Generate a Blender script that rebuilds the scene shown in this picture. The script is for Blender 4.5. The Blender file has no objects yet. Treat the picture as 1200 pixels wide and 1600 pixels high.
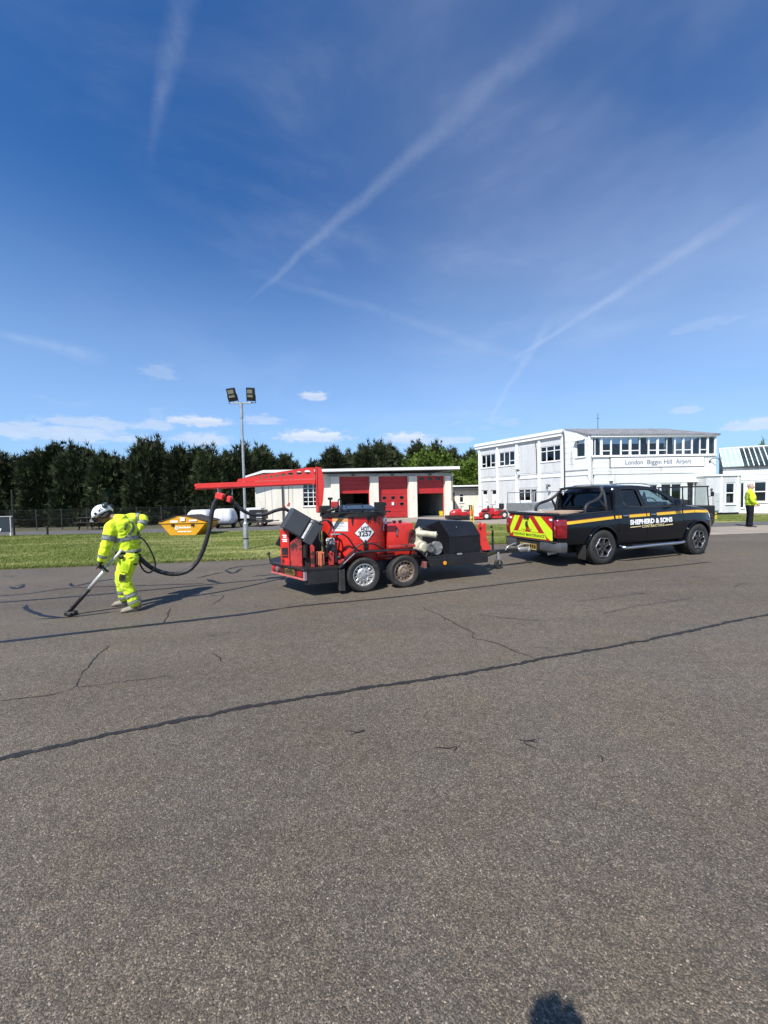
import bpy, bmesh, math, random
import numpy as np
from mathutils import Vector, Matrix, noise
R = math.radians
rnd = random.Random(7)
S = bpy.context.scene
COL = S.collection

# ------------------------------------------------------------------ camera
F_PX, H_CAM, PITCH, ROLL = 601.0, 1.6, R(-2.29), R(1.2)
_c, _s = math.cos(ROLL), math.sin(ROLL)
_R = Vector((1, 0, 0)); _U = Vector((0, -math.sin(PITCH), math.cos(PITCH))); _D = Vector((0, math.cos(PITCH), math.sin(PITCH)))
_R2 = _c*_R - _s*_U; _U2 = _s*_R + _c*_U
CAM = Vector((0, 0, H_CAM))
cd = bpy.data.cameras.new('camera'); cam = bpy.data.objects.new('camera', cd); COL.objects.link(cam)
cd.sensor_fit = 'VERTICAL'; cd.sensor_height = 36; cd.sensor_width = 27; cd.lens = F_PX/1600*36
cd.clip_start = 0.05; cd.clip_end = 5000
m = Matrix.Identity(4)
for i, v in enumerate((_R2, _U2, -_D)):
    for k in range(3): m[k][i] = v[k]
m.translation = CAM
cam.matrix_world = m
S.camera = cam
S.render.resolution_x = 768; S.render.resolution_y = 1024

def ray(px, py):
    return _D + _R2*((px-600)/F_PX) - _U2*((py-800)/F_PX)
def G(px, py, z=0.0):                 # point of the photo on the horizontal plane z
    d = ray(px, py); return CAM + d*((z-H_CAM)/d.z)
def P(px, py, Y):                     # point of the photo at distance Y
    d = ray(px, py); return CAM + d*(Y/d.y)

# ------------------------------------------------------------------ light
SUN_EL, SUN_AZ = R(49.5), R(207)        # azimuth clockwise from +Y
sd = Vector((math.sin(SUN_AZ)*math.cos(SUN_EL), math.cos(SUN_AZ)*math.cos(SUN_EL), math.sin(SUN_EL)))
sl = bpy.data.lights.new('sun', 'SUN'); sl.energy = 4.6; sl.angle = R(0.53); sl.color = (1.0, 0.955, 0.89)
so = bpy.data.objects.new('sun', sl); COL.objects.link(so)
so.rotation_euler = (-sd).to_track_quat('-Z', 'Y').to_euler(); so.location = (-30, -60, 80)
S.view_settings.view_transform = 'Standard'; S.view_settings.look = 'None'
S.view_settings.exposure = 0.5; S.view_settings.gamma = 1.0; S.view_settings.use_curve_mapping = False
S.render.engine = 'CYCLES'

# ------------------------------------------------------------------ node helper
class NT:
    def __init__(s, tree): s.t = tree; s.n = tree.nodes; s.l = tree.links
    def node(s, t, **k):
        n = s.n.new(t)
        for a, b in k.items(): setattr(n, a, b)
        return n
    def put(s, sock, v):
        if isinstance(v, bpy.types.NodeSocket): s.l.new(v, sock)
        else: sock.default_value = v
    def math(s, op, a, b=0.0, c=None, clamp=False):
        n = s.node('ShaderNodeMath', operation=op, use_clamp=clamp)
        s.put(n.inputs[0], a); s.put(n.inputs[1], b)
        if c is not None: s.put(n.inputs[2], c)
        return n.outputs[0]
    def vmath(s, op, a, b=(0, 0, 0)):
        n = s.node('ShaderNodeVectorMath', operation=op); s.put(n.inputs[0], a); s.put(n.inputs[1], b)
        return n.outputs['Value'] if op in ('DOT_PRODUCT', 'LENGTH') else n.outputs[0]
    def smooth(s, v, a, b, lo=0.0, hi=1.0):
        n = s.node('ShaderNodeMapRange', interpolation_type='SMOOTHSTEP')
        s.put(n.inputs[0], v); n.inputs[1].default_value = a; n.inputs[2].default_value = b; n.inputs[3].default_value = lo; n.inputs[4].default_value = hi
        return n.outputs[0]
    def noise(s, vec, scale, detail=3, rough=.55, dist=0.0, out='Fac'):
        n = s.node('ShaderNodeTexNoise'); s.put(n.inputs['Vector'], vec)
        n.inputs['Scale'].default_value = scale; n.inputs['Detail'].default_value = detail; n.inputs['Roughness'].default_value = rough; n.inputs['Distortion'].default_value = dist
        return n.outputs[out]
    def mapping(s, vec, scale=(1, 1, 1), rot=(0, 0, 0), loc=(0, 0, 0)):
        n = s.node('ShaderNodeMapping'); s.put(n.inputs[0], vec)
        n.inputs['Location'].default_value = loc; n.inputs['Rotation'].default_value = rot; n.inputs['Scale'].default_value = scale
        return n.outputs[0]
    def mix(s, f, a, b, blend='MIX'):
        n = s.node('ShaderNodeMix', data_type='RGBA', blend_type=blend); s.put(n.inputs[0], f); s.put(n.inputs[6], a); s.put(n.inputs[7], b)
        return n.outputs[2]
    def ramp(s, v, stops):
        n = s.node('ShaderNodeValToRGB'); s.put(n.inputs[0], v)
        e = n.color_ramp.elements
        while len(e) < len(stops): e.new(.5)
        for el, (p, c) in zip(e, stops): el.position = p; el.color = (*c, 1) if len(c) == 3 else c
        return n.outputs[0]

# ------------------------------------------------------------------ sky
w = bpy.data.worlds.new('World'); S.world = w; w.use_nodes = True
n = NT(w.node_tree); n.n.clear()
out = n.node('ShaderNodeOutputWorld'); bg = n.node('ShaderNodeBackground'); n.l.new(bg.outputs[0], out.inputs[0])
sky = n.node('ShaderNodeTexSky', sky_type='NISHITA'); sky.sun_disc = False
sky.sun_elevation = SUN_EL; sky.sun_rotation = SUN_AZ; sky.altitude = 180; sky.air_density = 1.0; sky.dust_density = 0.35; sky.ozone_density = 3.5
dirv = n.node('ShaderNodeTexCoord').outputs['Generated']
dirv = n.vmath('NORMALIZE', dirv)
sep = n.node('ShaderNodeSeparateXYZ'); n.l.new(dirv, sep.inputs[0]); dz = sep.outputs[2]
# spread of the high cloud as on a flat layer overhead
zs = n.math('MAXIMUM', dz, 0.03)
comb = n.node('ShaderNodeCombineXYZ')
n.l.new(n.math('DIVIDE', sep.outputs[0], n.math('ADD', zs, .12)), comb.inputs[0]); n.l.new(n.math('DIVIDE', sep.outputs[1], n.math('ADD', zs, .12)), comb.inputs[1])
flat = comb.outputs[0]
wisp = n.noise(n.mapping(dirv, (.8, 1, 2.6), (0, R(42), 0)), 2.3, 8, .60, .5)
veil = n.noise(n.mapping(dirv, (.8, 1, 1.6), (0, R(35), 0)), 1.5, 5, .55, .3)
fine = n.noise(n.mapping(dirv, (.7, 1, 4.0), (0, R(48), 0)), 7.0, 7, .62, .4)
cir = n.math('MULTIPLY', n.smooth(wisp, .40, .80), n.smooth(veil, .36, .66))
cir = n.math('MULTIPLY', cir, n.math('MULTIPLY_ADD', fine, .8, .5))
cir = n.math('MULTIPLY', n.math('MULTIPLY', cir, n.smooth(sep.outputs[0], -.55, .45, .30, 1.0)), .27)
# haze veil thickening to the right (east of north)
east = n.smooth(sep.outputs[0], -.35, .75)
cir = n.math('ADD', cir, n.math('MULTIPLY', east, n.math('MULTIPLY', n.smooth(veil, .15, .75), .24)))
def trail(a, b, w0, w1, k, seed, ta=.04, tb=.1):
    global cir
    d1 = ray(*a).normalized(); d2 = ray(*b).normalized()
    nn = d1.cross(d2).normalized(); tt = nn.cross(d1)
    ang = math.atan2(d2.dot(tt), d2.dot(d1))
    wob = n.math('MULTIPLY', n.math('SUBTRACT', n.noise(dirv, 9+seed, 5, .6), .5), (w0+w1)*.55)
    wob = n.math('ADD', wob, n.math('MULTIPLY', n.math('SUBTRACT', n.noise(dirv, 3.1+seed*.1, 2), .5), .02))
    dist = n.math('ABSOLUTE', n.math('ADD', n.vmath('DOT_PRODUCT', dirv, tuple(nn)), wob))
    t = n.math('DIVIDE', n.math('ARCTAN2', n.vmath('DOT_PRODUCT', dirv, tuple(tt)), n.vmath('DOT_PRODUCT', dirv, tuple(d1))), ang)
    wd = n.math('MULTIPLY_ADD', t, w1-w0, w0)
    f = n.math('SUBTRACT', 1.0, n.math('DIVIDE', dist, n.math('MAXIMUM', wd, .001)), clamp=True)
    f = n.smooth(f, 0.0, 1.0)
    f = n.math('MULTIPLY', f, n.math('MULTIPLY', n.smooth(t, -ta, ta), n.smooth(t, 1-tb, 1+tb, 1.0, 0.0)))
    f = n.math('MULTIPLY', f, n.smooth(n.noise(dirv, 14+seed*2, 6, .7), .25, .72, .40, 1.05))
    cir = n.math('ADD', cir, n.math('MULTIPLY', f, k))
trail((405, 455), (930, -10), .006, .036, .095, 1, .12, .25)
trail((800, 562), (1175, 326), .006, .020, .115, 2, .10, .15)
trail((243, 215), (296, -40), .012, .030, .10, 3, .3, .3)
trail((440, 440), (850, 570), .012, .022, .06, 4, .15, .15)
trail((765, 655), (850, 515), .008, .016, .12, 5, .12, .2)
trail((0, 520), (150, 560), .012, .02, .14, 6, .1, .2)
cir = n.math('MINIMUM', cir, .62)
# small fair-weather cumulus near the horizon
az = n.math('ARCTAN2', sep.outputs[0], sep.outputs[1])
el = n.math('ARCSINE', dz)
cc = n.node('ShaderNodeCombineXYZ'); n.l.new(n.math('MULTIPLY', n.math('SINE', az), 1.0), cc.inputs[0]); n.l.new(n.math('MULTIPLY', el, 2.8), cc.inputs[1]); n.l.new(n.math('COSINE', az), cc.inputs[2])
cn = n.noise(cc.outputs[0], 9.0, 7, .58); cn2 = n.noise(cc.outputs[0], 26, 5, .6)
band = n.math('MULTIPLY', n.smooth(el, .015, .08), n.smooth(el, .15, .26, 1.0, 0.0))
cum = n.math('MULTIPLY', n.smooth(cn, .57, .72), band)
cum = n.math('MULTIPLY', cum, .28)
lit = n.math('MULTIPLY', cn2, .6)
def blob(px, py, hw, hh, k, bright):
    global cum, lit
    d = ray(px, py).normalized()
    a0 = math.atan2(d.x, d.y); e0 = math.asin(d.z)
    da = n.math('DIVIDE', n.math('SUBTRACT', az, a0), hw/F_PX); de = n.math('DIVIDE', n.math('SUBTRACT', el, e0), hh/F_PX)
    wob = n.math('MULTIPLY', n.math('SUBTRACT', n.noise(cc.outputs[0], 34, 6, .65), .5), 2.1)
    r = n.math('SQRT', n.math('ADD', n.math('MULTIPLY', da, da), n.math('MULTIPLY', n.math('MULTIPLY', de, de), n.smooth(de, -.25, .25, 2.2, 1.0))))
    f = n.math('MULTIPLY', n.smooth(n.math('ADD', r, wob), .55, 1.15, 1.0, 0.0), k)
    cum = n.math('MAXIMUM', cum, f)
    top = n.math('MULTIPLY', n.smooth(de, -.7, .55), bright)
    lit = n.math('MAXIMUM', lit, n.math('MULTIPLY', n.math('MINIMUM', f, 1.0), top))
for b in [(308, 659, 42, 10, .75, .7), (490, 620, 21, 9, .65, .75), (492, 683, 58, 13, .75, .8), (635, 686, 44, 11, .7, .8), (315, 688, 38, 12, .6, .6),
          (80, 678, 100, 13, .55, .35), (150, 663, 60, 9, .5, .2), (250, 584, 24, 12, .20, .25), (410, 657, 30, 9, .45, .45), (245, 665, 22, 10, .45, .4),
          (1100, 508, 36, 8, .12, .1), (1185, 664, 34, 9, .6, .7), (1070, 642, 16, 6, .4, .4), (700, 690, 40, 8, .5, .6)]:
    blob(*b)
skyc = n.mix(1.0, sky.outputs[0], (.38, .82, 1.27, 1), 'MULTIPLY')
c1 = n.mix(cir, skyc, (7.6, 8.1, 9.0, 1))
lowhz = n.math('MULTIPLY', n.smooth(el, -.04, .66, 1.0, 0.0), .60)
c1 = n.mix(lowhz, c1, (4.6, 6.6, 9.4, 1))
cumc = n.mix(n.math('MINIMUM', lit, 1.0), (4.6, 5.4, 6.9, 1), (9.6, 9.8, 10.2, 1))
c2 = n.mix(n.math('MINIMUM', cum, .92), c1, cumc)
n.l.new(c2, bg.inputs[0]); bg.inputs[1].default_value = 0.085

# ------------------------------------------------------------------ materials
MATS = {}
def M(name, col, rough=.5, metal=0.0, var=.12, vs=6.0, bump=0.0, bs=60.0, coat=0.0, dirt=None, ds=3.0, da=.55, spec=.5, stretch=(1, 1, 1), sheen=0.0):
    """Procedural material: base colour broken up by noise, optional stains (dirt colour, scale, threshold) and bump."""
    if name in MATS: return MATS[name]
    mt = bpy.data.materials.new(name); mt.use_nodes = True; MATS[name] = mt
    t = NT(mt.node_tree); b = t.n['Principled BSDF']
    co = t.node('ShaderNodeTexCoord').outputs['Object']
    co = t.mapping(co, stretch)
    nz = t.noise(co, vs, 5, .6)
    lo = tuple(c*(1-var) for c in col)+(1,); hi = tuple(min(1, c*(1+var)) for c in col)+(1,)
    c = t.mix(t.smooth(nz, .3, .7), lo, hi)
    rg = t.math('MULTIPLY_ADD', t.noise(co, vs*2.3, 4), .25, rough-.125, clamp=True)
    if dirt:
        dm = t.smooth(t.math('ADD', t.noise(co, ds, 6, .68), t.math('MULTIPLY', t.math('SUBTRACT', t.noise(co, ds*6, 4, .6), .5), .35)), da, da+.14)
        c = t.mix(dm, c, (*dirt, 1))
    t.put(b.inputs['Base Color'], c); t.put(b.inputs['Roughness'], rg)
    b.inputs['Metallic'].default_value = metal; b.inputs['Coat Weight'].default_value = coat; b.inputs['Coat Roughness'].default_value = .04
    b.inputs['Specular IOR Level'].default_value = spec
    if sheen: b.inputs['Sheen Weight'].default_value = sheen
    if bump:
        bn = t.node('ShaderNodeBump'); bn.inputs['Strength'].default_value = bump; bn.inputs['Distance'].default_value = .01
        t.l.new(t.noise(co, bs, 4, .6), bn.inputs['Height']); t.l.new(bn.outputs[0], b.inputs['Normal'])
    return mt

def glass(name, tint, refl=.12, thru=.7):
    if name in MATS: return MATS[name]
    mt = bpy.data.materials.new(name); mt.use_nodes = True; MATS[name] = mt
    t = NT(mt.node_tree); t.n.clear()
    o = t.node('ShaderNodeOutputMaterial'); gl = t.node('ShaderNodeBsdfGlossy'); gl.inputs['Roughness'].default_value = .03; gl.inputs['Color'].default_value = (.85, .92, .95, 1)
    tr = t.node('ShaderNodeBsdfTransparent'); tr.inputs[0].default_value = (*tint, 1)
    lw = t.node('ShaderNodeLayerWeight'); lw.inputs[0].default_value = .5
    f = t.math('ADD', t.math('MULTIPLY', t.math('POWER', lw.outputs['Facing'], 4.0), .85), refl*.5, clamp=True)
    mx = t.node('ShaderNodeMixShader'); t.l.new(f, mx.inputs[0]); t.l.new(tr.outputs[0], mx.inputs[1]); t.l.new(gl.outputs[0], mx.inputs[2])
    t.l.new(mx.outputs[0], o.inputs[0]); return mt

# ------------------------------------------------------------------ object helpers
def wm(o):
    b = o.matrix_basis.copy()
    if o.parent: return wm(o.parent) @ o.matrix_parent_inverse @ b
    return b
def obj(name, bm, mt=None, parent=None, world=False, smooth=False, kind=None):
    me = bpy.data.meshes.new(name)
    if isinstance(bm, bmesh.types.BMesh):
        bmesh.ops.recalc_face_normals(bm, faces=bm.faces)
        bm.to_mesh(me); bm.free()
    else: me = bm
    if mt is not None:
        me.materials.clear()
        for q in (mt if isinstance(mt, (list, tuple)) else [mt]): me.materials.append(q)
    if smooth:
        me.polygons.foreach_set('use_smooth', [True]*len(me.polygons))
        if smooth != 'all':
            try: me.set_sharp_from_angle(angle=R(38))
            except Exception: pass
    o = bpy.data.objects.new(name, me); COL.objects.link(o)
    if parent is not None:
        o.parent = parent
        if world: o.matrix_parent_inverse = wm(parent).inverted()
    if kind: o['kind'] = kind
    return o
def tag(o, label=None, cat=None, group=None, kind=None):
    if label: o['label'] = label
    if cat: o['category'] = cat
    if group: o['group'] = group
    if kind: o['kind'] = kind
    return o
def thing(name, label, cat, loc=(0, 0, 0), rz=0.0, group=None):
    o = bpy.data.objects.new(name, None); COL.objects.link(o); o.location = loc; o.rotation_euler = (0, 0, rz); o.empty_display_size = .2
    return tag(o, label, cat, group)
def dup(root, loc, rz=None, label=None):
    def cp(o, par):
        c = o.copy(); COL.objects.link(c)
        if par is not None: c.parent = par
        for ch in list(o.children): cp(ch, c)
        return c
    r = cp(root, None); r.location = loc
    if rz is not None: r.rotation_euler = (0, 0, rz)
    if label: r['label'] = label
    return r
nb = bmesh.new
IDM = Matrix.Identity(4)
def box(bm, x0, x1, y0, y1, z0, z1, bev=0.0, mx=None, seg=1):
    t = nb(); vs = [t.verts.new((x, y, z)) for x in (x0, x1) for y in (y0, y1) for z in (z0, z1)]
    for f in ((0, 1, 3, 2), (4, 6, 7, 5), (0, 4, 5, 1), (2, 3, 7, 6), (0, 2, 6, 4), (1, 5, 7, 3)): t.faces.new([vs[i] for i in f])
    if bev: bmesh.ops.bevel(t, geom=list(t.edges), offset=bev, segments=seg, profile=.6, affect='EDGES')
    merge(bm, t, mx)
def merge(bm, t, mx=None):
    if mx is not None: t.transform(mx)
    mp = {v: bm.verts.new(v.co) for v in t.verts}
    for f in t.faces:
        try: g = bm.faces.new([mp[v] for v in f.verts]); g.material_index = f.material_index; g.smooth = f.smooth
        except ValueError: pass
    t.free()
def loft(bm, rings, cap=True, closed=True):
    rv = [[bm.verts.new(p) for p in r] for r in rings]
    k = len(rings[0])
    for a, b in zip(rv[:-1], rv[1:]):
        for i in range(k if closed else k-1):
            j = (i+1) % k
            try: bm.faces.new((a[i], a[j], b[j], b[i]))
            except ValueError: pass
    if cap:
        for r in (rv[0], rv[-1]):
            try: bm.faces.new(r)
            except ValueError: pass
    return rv
def frame_of(t, ref):
    t = t.normalized(); a = ref - t*ref.dot(t)
    if a.length < 1e-4: a = t.orthogonal()
    a.normalize(); return a, t.cross(a)
def tube(bm, pts, r, nseg=8, ref=None, cap=True):
    pts = [Vector(p) for p in pts]; rr = r if isinstance(r, (list, tuple)) else [r]*len(pts)
    rings = []; a = None
    for i, p in enumerate(pts):
        t = (pts[min(i+1, len(pts)-1)]-pts[max(i-1, 0)])
        if ref is not None: a, b = frame_of(t, Vector(ref))
        else:
            a, b = frame_of(t, a if a is not None else Vector((.13, .21, 1)))
        q = rr[i]; rx, ry = (q if isinstance(q, (tuple, list)) else (q, q))
        rings.append([p + a*rx*math.cos(2*math.pi*k/nseg) + b*ry*math.sin(2*math.pi*k/nseg) for k in range(nseg)])
    loft(bm, rings, cap)
def cyl(bm, p0, p1, r0, r1=None, nseg=16): tube(bm, [p0, p1], [r0, r0 if r1 is None else r1], nseg)
def spline(pts, k=6):
    pts = [Vector(p) for p in pts]; o = []
    for i in range(len(pts)-1):
        p0 = pts[max(i-1, 0)]; p1 = pts[i]; p2 = pts[i+1]; p3 = pts[min(i+2, len(pts)-1)]
        for j in range(k):
            t = j/k; o.append(.5*((2*p1)+(p2-p0)*t+(2*p0-5*p1+4*p2-p3)*t*t+(3*p1-p0-3*p2+p3)*t**3))
    o.append(pts[-1]); return o
def lathe(bm, prof, c, axis='y', nseg=24, cap=False):
    """prof: list of (radius, offset along axis)"""
    c = Vector(c); ax = {'x': (Vector((1, 0, 0)), Vector((0, 1, 0)), Vector((0, 0, 1))), 'y': (Vector((0, 1, 0)), Vector((0, 0, 1)), Vector((1, 0, 0))), 'z': (Vector((0, 0, 1)), Vector((1, 0, 0)), Vector((0, 1, 0)))}[axis]
    rings = [[c + ax[0]*h + ax[1]*r*math.cos(2*math.pi*k/nseg) + ax[2]*r*math.sin(2*math.pi*k/nseg) for k in range(nseg)] for r, h in prof]
    loft(bm, rings, cap)
def prism(bm, poly, fn, d0, d1, bev=0.0):
    """poly of (a,b); fn(a,b,d)->point"""
    t = nb(); A = [t.verts.new(fn(a, b, d0)) for a, b in poly]; B = [t.verts.new(fn(a, b, d1)) for a, b in poly]
    t.faces.new(A); t.faces.new(B[::-1]); k = len(poly)
    for i in range(k): t.faces.new((A[i], B[i], B[(i+1) % k], A[(i+1) % k]))
    if bev: bmesh.ops.bevel(t, geom=list(t.edges), offset=bev, segments=1, profile=.6, affect='EDGES')
    merge(bm, t)
def quad(bm, *p): bm.faces.new([bm.verts.new(q) for q in p])
def sphere(bm, c, r, u=16, v=10, sc=(1, 1, 1), mx=None):
    t = nb(); bmesh.ops.create_uvsphere(t, u_segments=u, v_segments=v, radius=r)
    for q in t.verts: q.co = Vector((q.co.x*sc[0], q.co.y*sc[1], q.co.z*sc[2]))
    if mx is not None: t.transform(mx)
    for q in t.verts: q.co += Vector(c)
    merge(bm, t)
_dg = None
def evald(o):
    dg = bpy.context.evaluated_depsgraph_get(); dg.update()
    return bpy.data.meshes.new_from_object(o.evaluated_get(dg))
def with_mods(bm, mods, name='piece'):
    bmesh.ops.recalc_face_normals(bm, faces=bm.faces)
    me = bpy.data.meshes.new(name); bm.to_mesh(me); bm.free(); o = bpy.data.objects.new(name, me); COL.objects.link(o)
    for ty, kw in mods:
        q = o.modifiers.new(ty, ty)
        for a, b in kw.items(): setattr(q, a, b)
    r = evald(o); bpy.data.objects.remove(o); return r
def text_mesh(s, size, bold=0.0, spacing=1.0, depth=0.0):
    cu = bpy.data.curves.new('lettering', 'FONT'); cu.body = s; cu.size = size; cu.align_x = 'CENTER'; cu.align_y = 'CENTER'; cu.offset = bold; cu.space_character = spacing; cu.extrude = depth; cu.resolution_u = 3
    o = bpy.data.objects.new('lettering', cu); COL.objects.link(o); me = evald(o); bpy.data.objects.remove(o); bpy.data.curves.remove(cu); return me
def text_on(bm, s, size, fn, bold=0.0, spacing=1.0, sx=1.0, width=None, shear=0.0):
    me = text_mesh(s, size, bold, spacing)
    xs = [v.co.x for v in me.vertices]; ys = [v.co.y for v in me.vertices]
    cx = (max(xs)+min(xs))/2; cy = (max(ys)+min(ys))/2
    if width: sx = width/(max(xs)-min(xs))
    vs = [bm.verts.new(fn((v.co.x-cx)*sx+shear*(v.co.y-cy), v.co.y-cy)) for v in me.vertices]
    for p in me.polygons:
        try: bm.faces.new([vs[i] for i in p.vertices])
        except ValueError: pass
    bpy.data.meshes.remove(me)
class Fr:
    """upright wall frame: s along, d towards the viewer, z up"""
    def __init__(s, o, e):
        s.o = Vector((o[0], o[1], 0)); e = Vector((e[0], e[1], 0)); s.u = (e-s.o).normalized(); s.len = (e-s.o).length; s.n = Vector((s.u.y, -s.u.x, 0))
        s.m = Matrix(((s.u.x, s.n.x, 0, s.o.x), (s.u.y, s.n.y, 0, s.o.y), (0, 0, 1, 0), (0, 0, 0, 1)))
    def p(s, a, d, z): return s.o + s.u*a + s.n*d + Vector((0, 0, z))
    def box(s, bm, a0, a1, d0, d1, z0, z1, bev=0.0): box(bm, a0, a1, d0, d1, z0, z1, bev, s.m)
    def wall(s, bm, a0, a1, z0, z1, holes, d=0.0, th=.2, topfn=None):
        xs = sorted({a0, a1, *[h[0] for h in holes], *[h[1] for h in holes]}); zs = sorted({z0, z1, *[h[2] for h in holes], *[h[3] for h in holes]})
        t = nb(); V = {}
        def vv(i, j):
            if (i, j) not in V:
                z = zs[j]
                if topfn and j == len(zs)-1: z = topfn(xs[i])
                V[i, j] = t.verts.new((xs[i], d, z))
            return V[i, j]
        for i in range(len(xs)-1):
            for j in range(len(zs)-1):
                cx = (xs[i]+xs[i+1])/2; cz = (zs[j]+zs[j+1])/2
                if any(h[0] < cx < h[1] and h[2] < cz < h[3] for h in holes): continue
                t.faces.new((vv(i, j), vv(i+1, j), vv(i+1, j+1), vv(i, j+1)))
        r = bmesh.ops.extrude_face_region(t, geom=list(t.faces))
        for q in r['geom']:
            if isinstance(q, bmesh.types.BMVert): q.co.y -= th
        merge(bm, t, s.m)
# ================================================================== SETTING
def sheet(name, pts, z, mt, parent=None, skirt=0.0, cuts=0):
    bm = nb(); vs = [bm.verts.new((x, y, z)) for x, y in pts]; f = bm.faces.new(vs)
    if f.normal.z < 0: f.normal_flip()
    if skirt:
        for i in range(len(vs)):
            a, b = vs[i], vs[(i+1) % len(vs)]
            c = bm.verts.new((b.co.x, b.co.y, z-skirt)); d = bm.verts.new((a.co.x, a.co.y, z-skirt)); bm.faces.new((a, b, c, d))
    o = obj(name, bm, mt, parent); o['kind'] = 'structure'; return o

def ground_mat(name, build):
    mt = bpy.data.materials.new(name); mt.use_nodes = True; t = NT(mt.node_tree); b = t.n['Principled BSDF']
    co = t.node('ShaderNodeTexCoord').outputs['Object']; build(t, b, co); return mt
def asphalt(t, b, co):
    def vor(scale):
        v = t.node('ShaderNodeTexVoronoi'); t.l.new(co, v.inputs['Vector']); v.inputs['Scale'].default_value = scale
        s = t.node('ShaderNodeSeparateColor'); t.l.new(v.outputs['Color'], s.inputs[0]); return s.outputs[0], v.outputs['Distance'], s.outputs[1]
    a, ad, a2 = vor(210.0); c, cd_, c2 = vor(115.0); e, _, e2 = vor(30.0); g, _, _ = vor(420.0)
    # chippings: mostly dark binder, some pale stones
    k1 = t.math('MULTIPLY_ADD', t.smooth(a, .25, 1.0), .78, .60)
    k2 = t.math('MULTIPLY_ADD', t.smooth(c, .30, 1.0), .36, .82)
    k3 = t.math('MULTIPLY_ADD', e, .22, .89)
    k4 = t.math('MULTIPLY_ADD', g, .6, .70)
    k = t.math('MULTIPLY', t.math('MULTIPLY', k1, k2), t.math('MULTIPLY', k3, k4))
    rare = t.math('MULTIPLY', t.smooth(a2, .965, .985), 1.6)
    k = t.math('ADD', k, rare)
    big = t.noise(co, .22, 4, .6); mid = t.noise(co, 1.3, 5, .62); sm = t.noise(co, 7.0, 5, .65); lane = t.noise(t.mapping(co, (.12, 1.1, 1), (0, 0, R(-17))), 1.0, 5, .6)
    tone = t.math('MULTIPLY_ADD', big, .70, .62); tone = t.math('MULTIPLY', tone, t.math('MULTIPLY_ADD', mid, .40, .80)); tone = t.math('MULTIPLY', tone, t.math('MULTIPLY_ADD', sm, .36, .82))
    tone = t.math('MULTIPLY', tone, t.math('MULTIPLY_ADD', lane, .56, .72))
    k = t.math('MULTIPLY', k, tone)
    base = t.mix(t.smooth(mid, .3, .7), (.152, .124, .090, 1), (.122, .109, .090, 1))
    stone = t.mix(t.smooth(c2, .25, .85), base, t.mix(.5, base, (.165, .128, .088, 1)))
    cmb = t.node('ShaderNodeCombineXYZ')
    for i in range(3): t.l.new(k, cmb.inputs[i])
    col = t.mix(1.0, stone, cmb.outputs[0], 'MULTIPLY')
    # old oil / sealer stains
    st = t.smooth(t.math('ADD', t.noise(co, .8, 6, .7), t.math('MULTIPLY', t.noise(co, 9, 4, .7), .12)), .66, .80)
    col = t.mix(t.math('MULTIPLY', st, .60), col, (.022, .022, .024, 1))
    t.l.new(col, b.inputs['Base Color']); t.put(b.inputs['Roughness'], t.math('MULTIPLY_ADD', a, .3, .62)); b.inputs['Specular IOR Level'].default_value = .35
    bn = t.node('ShaderNodeBump'); bn.inputs['Strength'].default_value = .9; bn.inputs['Distance'].default_value = .0025
    h = t.math('ADD', t.math('MULTIPLY', ad, -1.0), t.math('MULTIPLY', cd_, -.9)); h = t.math('ADD', h, t.math('MULTIPLY', a, .35))
    t.l.new(h, bn.inputs['Height']); t.l.new(bn.outputs[0], b.inputs['Normal'])
MA = ground_mat('asphalt', asphalt)
def lawn_fn(t, b, co):
    pat = t.noise(co, .5, 5, .6); fine = t.noise(co, 14, 6, .7); mow = t.noise(t.mapping(co, (.16, 1.3, 1), (0, 0, R(-11))), 1.0, 4, .55); wid = t.noise(co, 2.2, 4, .6)
    c = t.mix(t.smooth(pat, .35, .68), (.128, .168, .034, 1), (.182, .212, .054, 1))
    c = t.mix(t.math('MULTIPLY', t.smooth(mow, .46, .66), .8), c, (.38, .365, .15, 1))
    c = t.mix(t.math('MULTIPLY', t.smooth(wid, .56, .72), .5), c, (.070, .100, .020, 1))
    c = t.mix(t.math('MULTIPLY', t.smooth(fine, .5, .75), .5), c, (.25, .26, .09, 1))
    t.l.new(c, b.inputs['Base Color']); b.inputs['Roughness'].default_value = .8; b.inputs['Specular IOR Level'].default_value = .2
    bn = t.node('ShaderNodeBump'); bn.inputs['Strength'].default_value = .8; bn.inputs['Distance'].default_value = .04
    t.l.new(t.noise(co, 22, 5, .7), bn.inputs['Height']); t.l.new(bn.outputs[0], b.inputs['Normal'])
ML = ground_mat('lawn_turf', lawn_fn)
MC = M('forecourt_concrete', (.30, .255, .205), .85, var=.14, vs=1.2, bump=.3, bs=80, dirt=(.17, .145, .12), ds=.9, da=.56)
MR = M('road_tarmac', (.105, .10, .098), .85, var=.18, vs=2.0, bump=.4, bs=140, dirt=(.16, .15, .13), ds=.7, da=.6)
MT = M('rough_ground', (.085, .075, .042), .95, var=.35, vs=1.5, bump=.6, bs=20, dirt=(.07, .085, .03), ds=.5, da=.5)
MBIT = M('bitumen', (.010, .010, .012), .42, var=.3, vs=14, bump=.35, bs=60)
MBITO = M('old_bitumen', (.017, .016, .016), .75, var=.4, vs=20, bump=.4, bs=90)

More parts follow.
